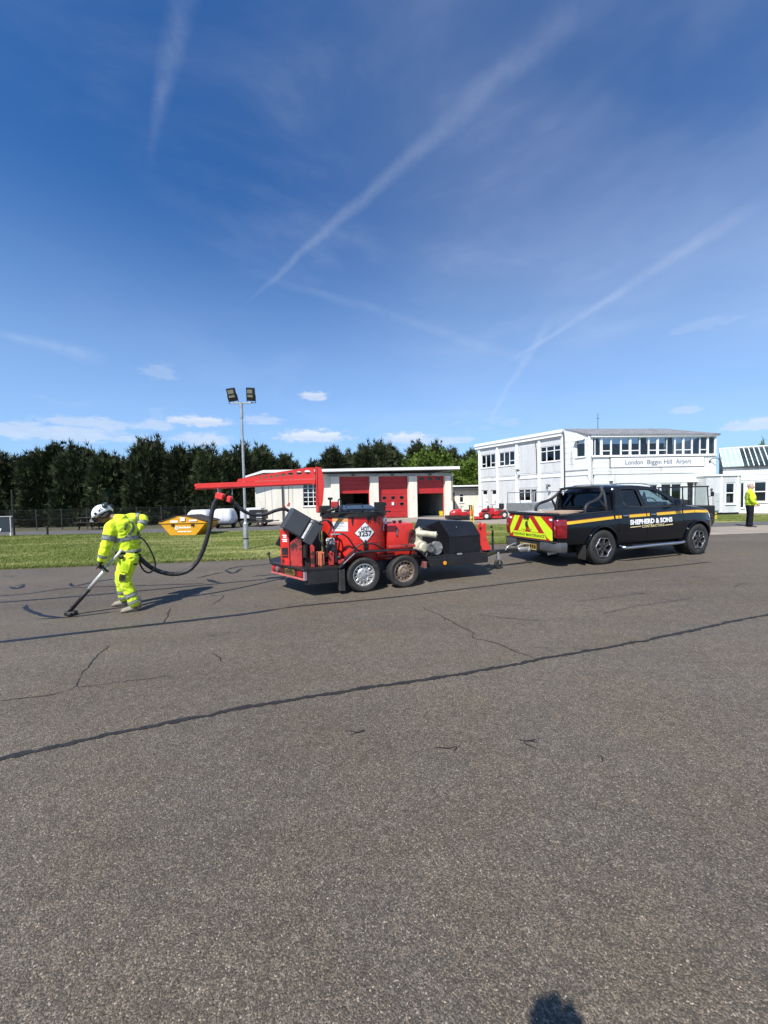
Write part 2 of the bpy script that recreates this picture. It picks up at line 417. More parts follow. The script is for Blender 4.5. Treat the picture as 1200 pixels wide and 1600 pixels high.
sheet('terrain', [(-1500, -1500), (1500, -1500), (1500, 1500), (-1500, 1500)], -.03, MT)
apron = sheet('asphalt_apron', [(-70, -60), (70, -60), (70, 19.4), (14, 19.6), (5, 21), (-70, 19.6)], 0, MA)
sheet('service_road', [(-70, 19.25), (-19, 19.25), (-5.2, 19.2), (1.8, 22.7), (1.0, 25.0), (-5.0, 22.9), (-12, 22.4), (-70, 21.7)], .005, MR)
sheet('forecourt', [(-3.5, 24.2), (1.0, 22.6), (4.3, 20.6), (6.2, 19.7), (9.5, 18.2), (13.0, 22.6), (13.0, 23.6), (8.2, 32.2), (8.0, 34), (4.9, 29.15), (-8.4, 25.9), (-8.0, 23.6)], .010, MC)
NEAR = [(-60, 2.6), (-30, 6.9), (-20, 8.15), (-9.5, 9.43), (-2.94, 10.24), (3.68, 12.32), (8.2, 13.1)]
FAR = [(10.2, 15.2), (9.2, 17.9), (6.0, 20.1), (1.7, 22.88), (-5.28, 19.35), (-19.45, 19.41), (-60, 19.4)]
sheet('lawn', NEAR+FAR, .028, ML, skirt=.05)
sheet('right_lawn', [(13.2, 18.9), (17.07, 18.62), (40, 20.4), (40, 40), (13.2, 40)], .028, ML, skirt=.05)
sheet('concrete_strip', [(9.0, 13.25), (12.47, 13.62), (45, 17.2), (45, 20.4), (15.03, 16.5), (10.6, 15.9)], .010, MC)
sheet('site_road', [(10.6, 15.96), (15.03, 16.56), (45, 20.46), (45, 22), (17.07, 18.62), (11, 18.0)], .007, MR)

# ---- sealed joints, fresh sealant and cracks: ribbons lying on the asphalt
def ribbon(name, px, width, mt, jag=.35, z=.005, step=.05, amp=.0, world_pts=None):
    pts = [G(*p) for p in px] if world_pts is None else [Vector(p) for p in world_pts]
    sp = spline(pts, 24); d = [0]
    for a, b in zip(sp[:-1], sp[1:]): d.append(d[-1]+(b-a).length)
    L = d[-1]; nn = max(6, int(L/step)); nn = min(nn, 900); bm = nb(); row = []; sd_ = rnd.random()*100; j = 0
    for i in range(nn+1):
        q = L*i/nn
        while j < len(d)-2 and d[j+1] < q: j += 1
        f = (q-d[j])/max(1e-6, d[j+1]-d[j]); p = sp[j].lerp(sp[j+1], f); t = (sp[j+1]-sp[j]).normalized(); nrm = Vector((-t.y, t.x, 0))
        wob = noise.noise((q*.9, sd_, 0))*amp + noise.noise((q*5, sd_, 3))*amp*.5 + noise.noise((q*19, sd_, 5))*amp*.25
        wl = width*.5*(1+jag*noise.noise((q*9, sd_, 9))+jag*noise.noise((q*27, sd_, 2))); wr = width*.5*(1+jag*noise.noise((q*8, sd_, 19))+jag*noise.noise((q*25, sd_, 12)))
        e = min(1, (i+.4)/4, (nn-i+.4)/4)
        p = p+nrm*wob
        row.append((bm.verts.new((p.x+nrm.x*wl*e, p.y+nrm.y*wl*e, z)), bm.verts.new((p.x-nrm.x*wr*e, p.y-nrm.y*wr*e, z))))
    for a, b in zip(row[:-1], row[1:]): bm.faces.new((a[0], b[0], b[1], a[1]))
    o = obj(name, bm, mt, apron, world=True); return o
ribbon('sealed_joint', [(-60, 1194), (10, 1184), (200, 1142), (340, 1113), (470, 1090), (620, 1068), (780, 1043), (900, 1021), (1050, 993), (1200, 961), (1290, 944)], .040, MBITO, .75, amp=.03, step=.02)
ribbon('sealed_joint', [(-50, 1009), (40, 999), (160, 985), (260, 974), (380, 960), (440, 951)], .075, MBIT, .22, amp=.008)
ribbon('sealed_joint', [(436, 951.5), (480, 946), (600, 935), (720, 921), (860, 904), (1000, 890), (1112, 878)], .050, MBITO, .3, amp=.015)
ribbon('sealed_joint', [(-50, 945), (60, 937), (180, 927), (300, 916), (440, 903), (520, 897)], .055, MBIT, .25, amp=.01)
ribbon('sealed_joint', [(-50, 935), (40, 928), (110, 919), (190, 916), (320, 912)], .035, MBIT, .3, amp=.01)
ribbon('sealant_patch', [(42, 945), (40, 950), (52, 957), (72, 963), (98, 965)], .060, MBIT, .45)
ribbon('sealant_patch', [(55, 968), (100, 965), (140, 961), (185, 955)], .035, MBIT, .3)
ribbon('sealant_patch', [(110, 911), (116, 916), (150, 909), (186, 904)], .06, MBIT, .4)
ribbon('sealant_patch', [(14, 917), (28, 920), (38, 914)], .07, MBIT, .4)
ribbon('sealant_patch', [(22, 916), (44, 912)], .05, MBIT, .4)
ribbon('sealant_patch', [(323, 905), (334, 909), (345, 911)], .11, MBIT, .3)
ribbon('sealant_patch', [(306, 904), (330, 898), (352, 894)], .05, MBIT, .35)
ribbon('sealant_patch', [(350, 891), (372, 886), (405, 883), (432, 880)], .06, MBIT, .35)
ribbon('sealant_patch', [(352, 891), (362, 896), (369, 894), (378, 888)], .07, MBIT, .4)
ribbon('sealant_patch', [(392, 901), (430, 898), (452, 900)], .05, MBIT, .3)
for c, wd in [([(0, 1094), (50, 1090), (90, 1084), (120, 1074), (128, 1056), (150, 1030), (172, 1008)], .008), ([(120, 1074), (180, 1068), (270, 1056)], .006), ([(258, 974), (262, 962), (266, 950)], .013),
              ([(336, 944), (345, 938), (352, 930), (330, 930)], .012), ([(696, 966), (716, 978), (738, 988), (737, 997), (770, 1006), (806, 1020), (836, 1030)], .009), ([(660, 950), (690, 962), (700, 970)], .010),
              ([(676, 1164), (700, 1166), (714, 1168), (708, 1176)], .008), ([(806, 1157), (840, 1158), (820, 1160), (842, 1172)], .008), ([(936, 1180), (942, 1192)], .012), ([(1145, 918), (1160, 912), (1176, 912)], .010),
              ([(535, 1141), (560, 1146), (570, 1141), (545, 1150)], .008), ([(330, 1020), (345, 1028), (352, 1034)], .010), ([(740, 960), (790, 966), (850, 970)], .008), ([(940, 960), (1000, 948), (1080, 934)], .008), ([(900, 940), (1010, 926)], .008)]:
    ribbon('crack', c, wd, MBITO, .8, amp=.05, step=.015)

# ---- grass blades
def blades(name, poly, dens, zb, hgt, seed, mt, front=None):
    rs = np.random.RandomState(seed); P2 = np.array(poly); lo = P2.min(0); hi = P2.max(0); area = np.prod(hi-lo); n_ = int(area*dens)
    q = rs.rand(n_, 2)*(hi-lo)+lo; ins = np.zeros(n_, bool)
    for i in range(len(P2)):
        a, b = P2[i], P2[(i+1) % len(P2)]
        if a[1] == b[1]: continue
        c = ((a[1] > q[:, 1]) != (b[1] > q[:, 1])) & (q[:, 0] < (b[0]-a[0])*(q[:, 1]-a[1])/(b[1]-a[1])+a[0]); ins ^= c
    q = q[ins]
    if front is not None:
        e = []
        for (x0, y0), (x1, y1) in zip(front[:-1], front[1:]):
            L = math.hypot(x1-x0, y1-y0); k = int(L*420)
            tt = rs.rand(k); off = rs.rand(k)**2*.25-.03
            e.append(np.c_[x0+(x1-x0)*tt-(y1-y0)/L*off, y0+(y1-y0)*tt+(x1-x0)/L*off])
        q = np.vstack([q]+e)
    n_ = len(q); an = rs.rand(n_)*6.283; h = hgt*(.5+rs.rand(n_)); wv = .007+.006*rs.rand(n_); ln = (rs.rand(n_, 2)-.5)*.07
    v = np.zeros((n_, 3, 3)); dx = np.cos(an)*wv; dy = np.sin(an)*wv
    v[:, 0] = np.c_[q[:, 0]-dx, q[:, 1]-dy, np.full(n_, zb)]; v[:, 1] = np.c_[q[:, 0]+dx, q[:, 1]+dy, np.full(n_, zb)]; v[:, 2] = np.c_[q[:, 0]+ln[:, 0], q[:, 1]+ln[:, 1], zb+h]
    me = bpy.data.meshes.new(name); me.vertices.add(n_*3); me.loops.add(n_*3); me.polygons.add(n_)
    me.vertices.foreach_set('co', v.ravel()); me.loops.foreach_set('vertex_index', np.arange(n_*3)); me.polygons.foreach_set('loop_start', np.arange(n_)*3)
    me.update(calc_edges=True)
    return tag(obj(name, me, mt), 'short mown grass blades growing on the verge beside the asphalt', 'grass', kind='stuff')
def blade_fn(t, b, co):
    lawn_fn(t, b, co)
MGB = ground_mat('grass_blade', lawn_fn)
blades('grass', [(-16, 8.6), (-9.5, 9.43), (-2.94, 10.24), (3.68, 12.32), (8.2, 13.1), (10.2, 15.2), (9.2, 17.9), (6, 20.1), (1.7, 22.8), (-5.28, 19.3), (-19.4, 19.4), (-20.5, 19.4)], 620, .026, .035, 3, MGB, NEAR[2:])
g2 = blades('grass', [(17.0, 18.66), (30, 19.6), (30, 24), (17, 24.2)], 350, .026, .05, 5, MGB)
g2['label'] = 'strip of grass in front of the low white buildings on the right'

# ---- trees
def foliage_mat(name, dark, light, tip):
    mt = bpy.data.materials.new(name); mt.use_nodes = True; t = NT(mt.node_tree); b = t.n['Principled BSDF']
    co = t.node('ShaderNodeTexCoord').outputs['Object']
    oi = t.node('ShaderNodeObjectInfo').outputs['Random']
    c = t.mix(t.smooth(t.noise(co, 1.6, 4, .6), .32, .68), (*dark, 1), (*light, 1))
    c = t.mix(t.math('MULTIPLY', t.smooth(t.noise(co, 7.0, 4, .7), .52, .75), .6), c, (*tip, 1))
    k = t.math('MULTIPLY_ADD', oi, .5, .75); cm = t.node('ShaderNodeCombineXYZ')
    for i in range(3): t.l.new(k, cm.inputs[i])
    c = t.mix(1.0, c, cm.outputs[0], 'MULTIPLY')
    t.l.new(c, b.inputs['Base Color']); b.inputs['Roughness'].default_value = .7; b.inputs['Specular IOR Level'].default_value = .25
    return mt
MCON = foliage_mat('conifer_foliage', (.022, .033, .013), (.044, .054, .019), (.095, .092, .040))
MDEC = foliage_mat('spring_leaf', (.060, .110, .014), (.110, .165, .022), (.17, .22, .045))
MBARK = M('bark', (.060, .045, .032), .9, var=.3, vs=9, bump=.8, bs=18, stretch=(1, 1, .3))
def tri_mesh(name, V, mt):
    n_ = len(V)//3; me = bpy.data.meshes.new(name); me.vertices.add(n_*3); me.loops.add(n_*3); me.polygons.add(n_)
    me.vertices.foreach_set('co', np.asarray(V, dtype=np.float32).ravel()); me.loops.foreach_set('vertex_index', np.arange(n_*3)); me.polygons.foreach_set('loop_start', np.arange(n_)*3)
    me.update(calc_edges=True); me.materials.append(mt); return me
def fronds(rs, C, out, n_, spread, ln, wd, up):
    """n_ feathery sprays about each cluster centre"""
    k = len(C); C = np.repeat(C, n_, 0); O = np.repeat(out, n_, 0); m_ = len(C)
    off = rs.normal(size=(m_, 3))*spread; p = C+off
    d = O*1.0+off/np.max(spread)*.55+np.array([0, 0, up])+rs.normal(size=(m_, 3))*.38; d /= np.linalg.norm(d, axis=1)[:, None]
    V = []
    s = np.cross(d, rs.normal(size=(m_, 3))); s /= np.linalg.norm(s, axis=1)[:, None]
    L = (ln*(.55+.9*rs.rand(m_)))[:, None]; W = (wd*(.6+.8*rs.rand(m_)))[:, None]
    for a in (-.55, 0, .55):
        dd = d*math.cos(a)+s*math.sin(a); ll = L*(1-.3*abs(a)); ss = np.cross(dd, np.cross(d, s)+rs.normal(size=(m_, 3))*.3); ss /= np.linalg.norm(ss, axis=1)[:, None]
        V.append(np.stack([p-ss*W*.5, p+ss*W*.5, p+dd*ll], 1).reshape(-1, 3, 3))
    return np.concatenate(V).reshape(-1, 3)
def conifer_mesh(seed, h, r):
    rs = np.random.RandomState(seed); C = []; O = []
    for i in range(130):
        t = rs.rand()**.9*.86; a = rs.rand()*6.283
        env = r*min(1, .80+t*1.2)*(1-max(0, t-.15)/.88)**.72*(.86+.14*math.sin(a*3+seed)+.10*rs.normal())
        f = .66+.36*rs.rand(); C.append((math.cos(a)*env*f, math.sin(a)*env*f, t*h)); O.append((math.cos(a)*.75, math.sin(a)*.75, .45))
    # several leaders of different height give the ragged, feathery top
    for i in range(11):
        a = i*2.4+rs.rand(); q = (rs.rand()**.7)*.62*r if i else 0; z = h*((1.0 if i == 0 else .90+.07*rs.rand())-.30*(q/r)**1.3)
        for j in range(5): C.append((math.cos(a)*q*(1-.02*j), math.sin(a)*q*(1-.02*j), z-.22-j*.30)); O.append((math.cos(a)*.30, math.sin(a)*.30, 1.25))
    C = np.array(C); O = np.array(O)
    V = fronds(rs, C, O, 42, np.array([.23, .23, .24])*(r/1.7), .46, .12, .65)
    core = []
    for i in range(900):
        t = rs.rand()*.80; a = rs.rand()*6.283; env = r*.66*min(1, .8+t)*(1-max(0, t-.15)/.84)**.8; x, y, z = math.cos(a)*env, math.sin(a)*env, t*h
        T_ = np.array([-math.sin(a), math.cos(a), 0]); U_ = np.array([0, 0, 1.]); b = np.array([x, y, z]); s = .30
        core += [b-T_*s-U_*s*.8, b+T_*s-U_*s*.8, b+U_*s*1.1+np.array([math.cos(a), math.sin(a), 0])*-.08]
    V = np.concatenate([V, np.array(core)])
    return tri_mesh('crown', V, MCON)
def broad_mesh(seed, h, r):
    rs = np.random.RandomState(seed); C = []; O = []
    for i in range(120):
        d = rs.normal(size=3); d /= np.linalg.norm(d); f = .55+.5*rs.rand()
        p = np.array([d[0]*r*f, d[1]*r*f, h*.56+d[2]*h*.42*f]); p[:2] *= 1+.18*math.sin(d[0]*5+seed)
        C.append(p); O.append(d*.5)
    V = fronds(rs, np.array(C), np.array(O), 60, np.array([.30, .30, .26])*(r/2), .20, .13, .2)
    return tri_mesh('crown', V, MDEC)
def trunk_mesh(h, r):
    bm = nb(); tube(bm, [(0, 0, -.1), (.03, 0, h*.3), (-.03, .04, h*.65), (0, 0, h*.93)], [r*1.25, r, r*.6, .02], 9)
    rs = random.Random(int(h*100))
    for i in range(7):
        a = rs.random()*6.28; z = h*(.25+.09*i); q = (1-z/h)*1.3+.3
        tube(bm, [(0, 0, z), (math.cos(a)*q*.5, math.sin(a)*q*.5, z+.2), (math.cos(a)*q, math.sin(a)*q, z+.55)], [r*.35, r*.22, .012], 5)
    bmesh.ops.recalc_face_normals(bm, faces=bm.faces); me = bpy.data.meshes.new('trunk'); bm.to_mesh(me); bm.free(); me.materials.append(MBARK); return me
CON = [(conifer_mesh(11+i, 6.2, 1.75), trunk_mesh(6.2+.01*i, .15)) for i in range(5)]
DEC = [(broad_mesh(31+i, 4.2, 2.0), trunk_mesh(3.6+.01*i, .12)) for i in range(2)]
def tree(kind, px, ytop, hwpx, Y, label, i):
    lib, H0, R0 = (CON, 6.72, 1.75) if kind == 'conifer' else (DEC, 4.2, 2.0)
    b = P(px, 800, Y); top = P(px, ytop, Y).z; cm, tm = lib[i % len(lib)]
    t = thing('conifer_tree' if kind == 'conifer' else 'leafy_tree', label, 'tree', (b.x, b.y, -.03), i*1.7, 'dark conifers along the boundary' if kind == 'conifer' else 'light green trees behind the white buildings')
    sx = hwpx*(1.28 if kind == 'conifer' else 1.0)*Y/F_PX/R0; t.scale = (sx, sx, top/H0)
    obj('crown', cm, None, t); obj('trunk', tm, None, t)
TREES = [(4, 702, 24, 27.5, 'dark conifer cut off by the left edge of the photo'), (33, 706, 26, 29, 'narrow dark conifer second from the left edge, beside the gap of sky'), (62, 697, 24, 27.5, 'dark conifer left of the highest left-hand peak, above the short black post'),
 (92, 687, 25, 28, 'dark conifer with the tallest tip in the left clump of trees'), (119, 690, 24, 27.3, 'dark conifer straight above the picnic table'), (143, 695, 22, 28.4, 'dark conifer above the white helmet of the bending worker'),
 (167, 699, 22, 27.2, 'dark conifer just right of the white helmet'), (188, 706, 20, 29.5, 'lower dark conifer left of the dip in the treetops'), (229, 681, 24, 27.6, 'tall dark conifer right of the dip, left of the yellow skip'), (249, 681, 24, 28.8, 'tall dark conifer with feathery top straight above the left tip of the yellow skip'),
 (283, 692, 25, 28, 'dark conifer straight above the yellow skip'), (311, 690, 22, 29.4, 'dark conifer above the end of the red boom'), (331, 692, 23, 27.8, 'dark conifer above the hanging black hose'), (358, 700, 20, 29, 'dark conifer just left of the floodlight pole'),
 (381, 690, 23, 29.6, 'dark conifer straight behind the floodlight pole'), (411, 691, 26, 36.5, 'dark conifer behind the left end of the red-doored building roof'), (449, 703, 20, 40, 'small dark conifer standing alone between two gaps of sky above the red boom'),
 (492, 716, 20, 40, 'lower dark conifer at the left end of the clump behind the red-doored building'), (522, 694, 24, 38.5, 'dark conifer above the first red door'), (549, 703, 20, 40.5, 'dark conifer between the first and second red doors'), (572, 690, 22, 38, 'dark conifer left of the tallest tip behind the second red door'),
 (594, 684, 21, 39.2, 'dark conifer with the tallest tip behind the second red door'), (612, 690, 20, 40.5, 'dark conifer right of the tallest tip, left of the light green tree'), (654, 686, 22, 46, 'dark conifer rising behind the light green tree'), (682, 689, 24, 45, 'dark conifer above the third red door, behind light green leaves'),
 (706, 697, 20, 47, 'dark conifer between the two light green trees'), (738, 697, 20, 46, 'dark conifer touching the left roof corner of the two-storey building'), (768, 702, 20, 48, 'dark conifer mostly hidden behind the two-storey building')]
for i, (px, yt, hw, Y, lb) in enumerate(TREES): tree('conifer', px, yt, hw, Y, lb, i)
tree('leafy', 668, 706, 42, 39.5, 'light green leafy tree above the third red door', 0)
tree('leafy', 633, 722, 30, 40.5, 'small light green tree peeping over the roof beside the second red door', 1)
tree('leafy', 738, 722, 38, 38.5, 'light green leafy tree between the red-doored and the two-storey building', 1)
tree('leafy', 1192, 694, 10, 70, 'distant small tree above the glass roof at the right edge', 0)
# ================================================================== BUILDINGS
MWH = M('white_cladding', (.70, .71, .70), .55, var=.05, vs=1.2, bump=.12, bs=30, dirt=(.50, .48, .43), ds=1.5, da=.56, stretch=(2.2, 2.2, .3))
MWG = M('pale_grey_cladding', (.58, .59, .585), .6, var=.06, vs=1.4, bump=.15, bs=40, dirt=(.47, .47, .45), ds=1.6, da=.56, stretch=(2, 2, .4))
MWT = M('white_trim', (.80, .80, .78), .45, var=.04, vs=3, dirt=(.64, .62, .57), ds=2.5, da=.64)
MCR = M('cream_render', (.72, .68, .58), .8, var=.06, vs=1.5, bump=.35, bs=35, dirt=(.50, .45, .36), ds=2.2, da=.60, stretch=(2, 2, .45))
MGB_ = M('grey_band', (.38, .385, .385), .7, var=.1, vs=3, dirt=(.27, .27, .27), ds=2, da=.58)
MROOF = M('roof_felt', (.20, .205, .21), .8, var=.18, vs=2.5, bump=.3, bs=40, dirt=(.12, .12, .12), ds=1.5, da=.56)
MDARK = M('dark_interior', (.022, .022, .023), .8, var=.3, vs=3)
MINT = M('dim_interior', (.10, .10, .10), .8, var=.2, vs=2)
MREDD = M('red_door_paint', (.42, .022, .022), .42, var=.10, vs=2.5, bump=.05, dirt=(.30, .03, .028), ds=2.5, da=.6)
MDGL = M('downpipe_grey', (.05, .052, .055), .5)
MLETT = M('sign_lettering', (.085, .10, .13), .5, var=.05)
MSIGN = M('sign_board', (.76, .77, .78), .45, var=.03)
MBLIND = M('window_blind', (.42, .42, .41), .8, var=.06, vs=8)
GW = glass('window_glass', (.52, .56, .58), .10)
GF = glass('frosted_roof_glass', (.78, .92, .84), .30)

def window(par, fr, a0, a1, z0, z1, cols, rec=.06, fw=.05, blind=None, sill=True, d0=0.0, mt=None, gl=None):
    """cols: list of (width weight, [heights at which a transom crosses, 0..1])"""
    bm = nb(); d1 = d0-rec; mt = mt or MWT
    fr.box(bm, a0, a1, d1-.03, d1+.035, z1-fw, z1); fr.box(bm, a0, a1, d1-.03, d1+.035, z0, z0+fw)
    tot = sum(c[0] for c in cols); x = a0; panes = []
    for i, (wt, tr) in enumerate(cols):
        xe = x+(a1-a0)*wt/tot
        l = x+(fw if i == 0 else fw*.55); r = xe-(fw if i == len(cols)-1 else fw*.55)
        fr.box(bm, x if i == 0 else x-.0, l, d1-.03, d1+.032, z0+fw, z1-fw); fr.box(bm, r, xe, d1-.03, d1+.032, z0+fw, z1-fw)
        hs = [z0+fw]+[z0+(z1-z0)*q for q in tr]+[z1-fw]
        for q in tr: fr.box(bm, l, r, d1-.03, d1+.033, z0+(z1-z0)*q-fw*.5, z0+(z1-z0)*q+fw*.5)
        for b, t in zip(hs[:-1], hs[1:]): panes.append((l, r, b, t))
        x = xe
    if sill: fr.box(bm, a0-.04, a1+.04, d1+.03, d0+.06, z0-.05, z0-.003)
    o = obj('window', bm, mt, par, world=True)
    for l, r, b, t in panes:
        pb = nb(); fr.box(pb, l-.004, r+.004, d1-.012, d1-.004, b-.004, t+.004); p_ = obj('pane', pb, gl or GW, o)
    if blind:
        bb = nb(); fr.box(bb, a0+fw, a1-fw, d1-.10, d1-.09, z0+(z1-z0)*blind[0], z1-fw); obj('blind', bb, MBLIND, o)
    return o

# ---------------- two-storey terminal
P0 = (7.9, 31.86); C1 = (11.8, 25.3); C2 = (12.76, 23.72); E1 = (20.95, 24.30)
LW = Fr(P0, C2); FA = Fr(C2, E1)
term = thing('terminal_building', 'white two-storey airport building with London Biggin Hill Airport lettering', 'building', (14, 27, 0))
bm = nb()
holesL = [(.29, 1.80, 3.74, 4.81), (2.17, 3.68, 3.75, 4.81), (5.88, 7.44, 3.74, 4.79), (3.99, 5.60, .95, 1.93), (.30, .98, 0.05, 1.95), (1.30, 1.95, .05, 1.95)]
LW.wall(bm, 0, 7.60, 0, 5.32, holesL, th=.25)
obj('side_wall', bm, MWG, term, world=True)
gtop = lambda s: 5.66-(s-7.62)/(LW.len-7.62)*.58
bm = nb(); LW.wall(bm, 7.62, LW.len, 0, 5.66, [(8.52, 9.13, 3.82, 5.0)], th=.25, topfn=gtop); obj('gable_wall', bm, MWH, term, world=True)
# facade
k = FA.len/7.60
WX = [.13, .58, .71, 1.19, 1.26, 1.78, 1.85, 2.31, 2.43, 2.92, 2.97, 3.45, 3.52, 3.97, 4.09, 4.57, 4.61, 5.05, 5.12, 5.55, 5.65, 6.1, 6.17, 6.6, 6.65, 7.05, 7.16, 7.53]
WX = [x*k for x in WX]
bm = nb(); holesF = [(.12, FA.len-.06, 3.83, 5.02), (3.55*k, 4.06*k, .95, 2.02), (4.22*k, 5.53*k, .95, 2.06), (5.82*k, 6.74*k, .05, 2.10)]
FA.wall(bm, .26, FA.len, 0, 5.06, [(max(h[0], .3), *h[1:]) for h in holesF], th=.22); obj('front_wall', bm, MWH, term, world=True)
# back and side closing walls, floors
BL = Vector((P0[0]+6.5, P0[1]+7, 0)); BR = Vector((E1[0]+2.0, E1[1]+8.0, 0))
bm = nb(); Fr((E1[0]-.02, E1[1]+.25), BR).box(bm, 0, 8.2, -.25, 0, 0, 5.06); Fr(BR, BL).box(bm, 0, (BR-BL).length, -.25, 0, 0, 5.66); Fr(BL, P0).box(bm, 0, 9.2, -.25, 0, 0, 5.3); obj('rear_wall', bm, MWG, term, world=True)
def slab(name, pts, z0, z1, mt, par=None):
    bm = nb(); prism(bm, pts, lambda a, b, d: Vector((a, b, d)), z0, z1); return obj(name, bm, mt, par or term, world=True)
inner = [LW.p(.3, -.3, 0).xy, LW.p(9.0, -.3, 0).xy, FA.p(.6, -.3, 0).xy, FA.p(7.9, -.3, 0).xy, (BR.x-.5, BR.y-.5), (BL.x, BL.y-.6)]
slab('floor_slab', inner, 2.72, 2.95, MINT); slab('ground_floor', inner, .0, .05, MINT)
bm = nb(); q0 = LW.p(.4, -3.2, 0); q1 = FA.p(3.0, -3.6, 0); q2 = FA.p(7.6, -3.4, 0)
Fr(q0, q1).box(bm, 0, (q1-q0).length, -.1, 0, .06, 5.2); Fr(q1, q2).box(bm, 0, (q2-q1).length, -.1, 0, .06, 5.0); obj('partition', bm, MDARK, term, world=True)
# roofs
slab('main_roof', [LW.p(.02, -.02, 0).xy, LW.p(7.58, -.02, 0).xy, (LW.p(7.58, -.02, 0).xy+Vector((4.4, 6.2))), (BL.x, BL.y)], 5.325, 5.56, MROOF)
bm = nb(); LW.box(bm, -.24, 7.62, -.12, .16, 5.325, 5.53); LW.box(bm, -.26, 7.66, -.10, .22, 5.533, 5.74); obj('fascia', bm, MWT, term, world=True)
bm = nb(); rp = lambda s, d, z: FA.p(s, d, z)
ra, rb = LW.p(7.60, -.1, 5.80), LW.p(LW.len+.08, .06, 5.19); rc = FA.p(FA.len+.15, .16, 5.10); rd = FA.p(5.9*k, -1.9, 5.78)
rb2 = FA.p(-.10, .16, 5.15); th = Vector((0, 0, -.09))
top = [ra, LW.p(9.3, .10, 5.22), rb2, rc, FA.p(FA.len+.1, -1.9, 5.35), rd]
A_ = [bm.verts.new(p) for p in top]; B_ = [bm.verts.new(p+th) for p in top]; bm.faces.new(A_); bm.faces.new(B_[::-1])
for i in range(6): bm.faces.new((A_[i], B_[i], B_[(i+1) % 6], A_[(i+1) % 6]))
obj('lean_to_roof', bm, MROOF, term, world=True)
bm = nb(); FA.box(bm, -.06, FA.len+.12, .0, .13, 4.965, 5.05); obj('eave_board', bm, MWT, term, world=True)
# pilasters, bands, cladding panels on the side wall
for s_, w_ in [(.0, .22), (1.92, .20), (3.80, .20), (5.72, .20), (7.50, .20)]:
    bm = nb(); LW.box(bm, s_-.0 if s_ else .003, s_+w_, .003, .075, 0.02, 5.31, .01); obj('pilaster', bm, MWT, term, world=True)
for a, b in [(.225, 1.915), (2.125, 3.795), (4.005, 5.715), (5.925, 7.495)]:
    bm = nb(); LW.box(bm, a, b, .004, .05, 2.95, 2.99); LW.box(bm, a, b, .004, .05, 2.66, 2.70); LW.box(bm, a, b, .004, .025, 2.703, 2.947); obj('string_course', bm, MWH, term, world=True)
for a, b, z0, z1, nn in [(4.02, 5.70, 3.05, 5.02, 6), (5.94, 7.48, 3.02, 3.66, 4), (2.14, 3.78, .10, 2.60, 5), (.24, 1.90, 3.02, 3.66, 4), (2.14, 3.78, 3.02, 3.66, 4), (4.02, 5.70, 2.02, 2.60, 5), (5.94, 7.48, .1, 2.60, 5)]:
    for i in range(nn):
        x0 = a+(b-a)*i/nn; x1 = a+(b-a)*(i+1)/nn
        bm = nb(); LW.box(bm, x0+.006, x1-.006, .002, .018+.004*(i % 2), z0, z1, .004); obj('cladding_panel', bm, MWG, term, world=True)
for i in range(14):
    z0 = .12+i*.365
    if z0 > 5.2: break
    for (a, b) in ([(7.74, 9.36)] if not 3.4 < z0 < 4.95 else [(7.74, 8.46), (9.19, 9.36)]):
        bm = nb(); LW.box(bm, a, b, .002, .020, z0, min(z0+.355, gtop(b)-.03), .004); obj('cladding_board', bm, MWH, term, world=True)
bm = nb(); LW.box(bm, 7.76, 9.36, .022, .06, 2.99, 3.03); LW.box(bm, 7.76, 9.36, .022, .05, 2.66, 2.69); obj('string_course', bm, MGB_, term, world=True)
bm = nb(); LW.box(bm, LW.len-.12, LW.len+.02, .003, .09, 0, 5.08, .01); obj('corner_board', bm, MWT, term, world=True)
bm = nb(); tube(bm, [LW.p(7.80, .09, .1), LW.p(7.78, .09, 3), LW.p(7.74, .09, 5.3), LW.p(7.66, .06, 5.6)], .045, 8); obj('downpipe', bm, MDGL, term, world=True)
bm = nb(); tube(bm, [LW.p(5.66, .09, 3.0), LW.p(5.64, .09, 4.6), LW.p(5.55, .09, 5.2)], .025, 6); obj('downpipe', bm, MDGL, term, world=True)
window(term, LW, .29, 1.80, 3.74, 4.81, [(1, [.3]), (1, []), (1, [.33])])
window(term, LW, 2.17, 3.68, 3.75, 4.81, [(1, [.33]), (1, []), (1, [.33])])
window(term, LW, 5.88, 7.44, 3.74, 4.79, [(1, [.68]), (1.2, [.68]), (1, [.68])])
window(term, LW, 3.99, 5.60, .95, 1.93, [(1, []), (1, []), (1, [])], blind=(.42,))
window(term, LW, 8.52, 9.13, 3.82, 5.0, [(1, [.74])])
# open vent sash and its bracket
bm = nb(); mx = LW.m @ Matrix.Translation((8.825, .02, 4.97)) @ Matrix.Rotation(R(62), 4, 'X')
box(bm, -.30, .30, -.0, .03, -.30, -.0, .0, mx); obj('vent_sash', bm, MWT, term, world=True)
for (a, b) in [(.30, .98), (1.30, 1.95)]:
    bm = nb(); LW.box(bm, a+.03, b-.03, -.10, -.05, .06, 1.62); LW.box(bm, a+.03, b-.03, -.10, -.05, 1.90, 1.94); LW.box(bm, a+.03, a+.12, -.10, -.05, 1.62, 1.90); LW.box(bm, b-.12, b-.03, -.10, -.05, 1.62, 1.90)
    dr = obj('door', bm, MWH, term, world=True)
    bm = nb(); LW.box(bm, a+.12, b-.12, -.08, -.07, 1.62, 1.90); obj('pane', bm, GW, dr)
    bm = nb(); cyl(bm, LW.p(b-.10, -.06, 1.0), LW.p(b-.10, .0, 1.0), .02, nseg=8); LW.box(bm, b-.2, b-.09, -.012, .008, .985, 1.015); obj('handle', bm, MDGL, dr)
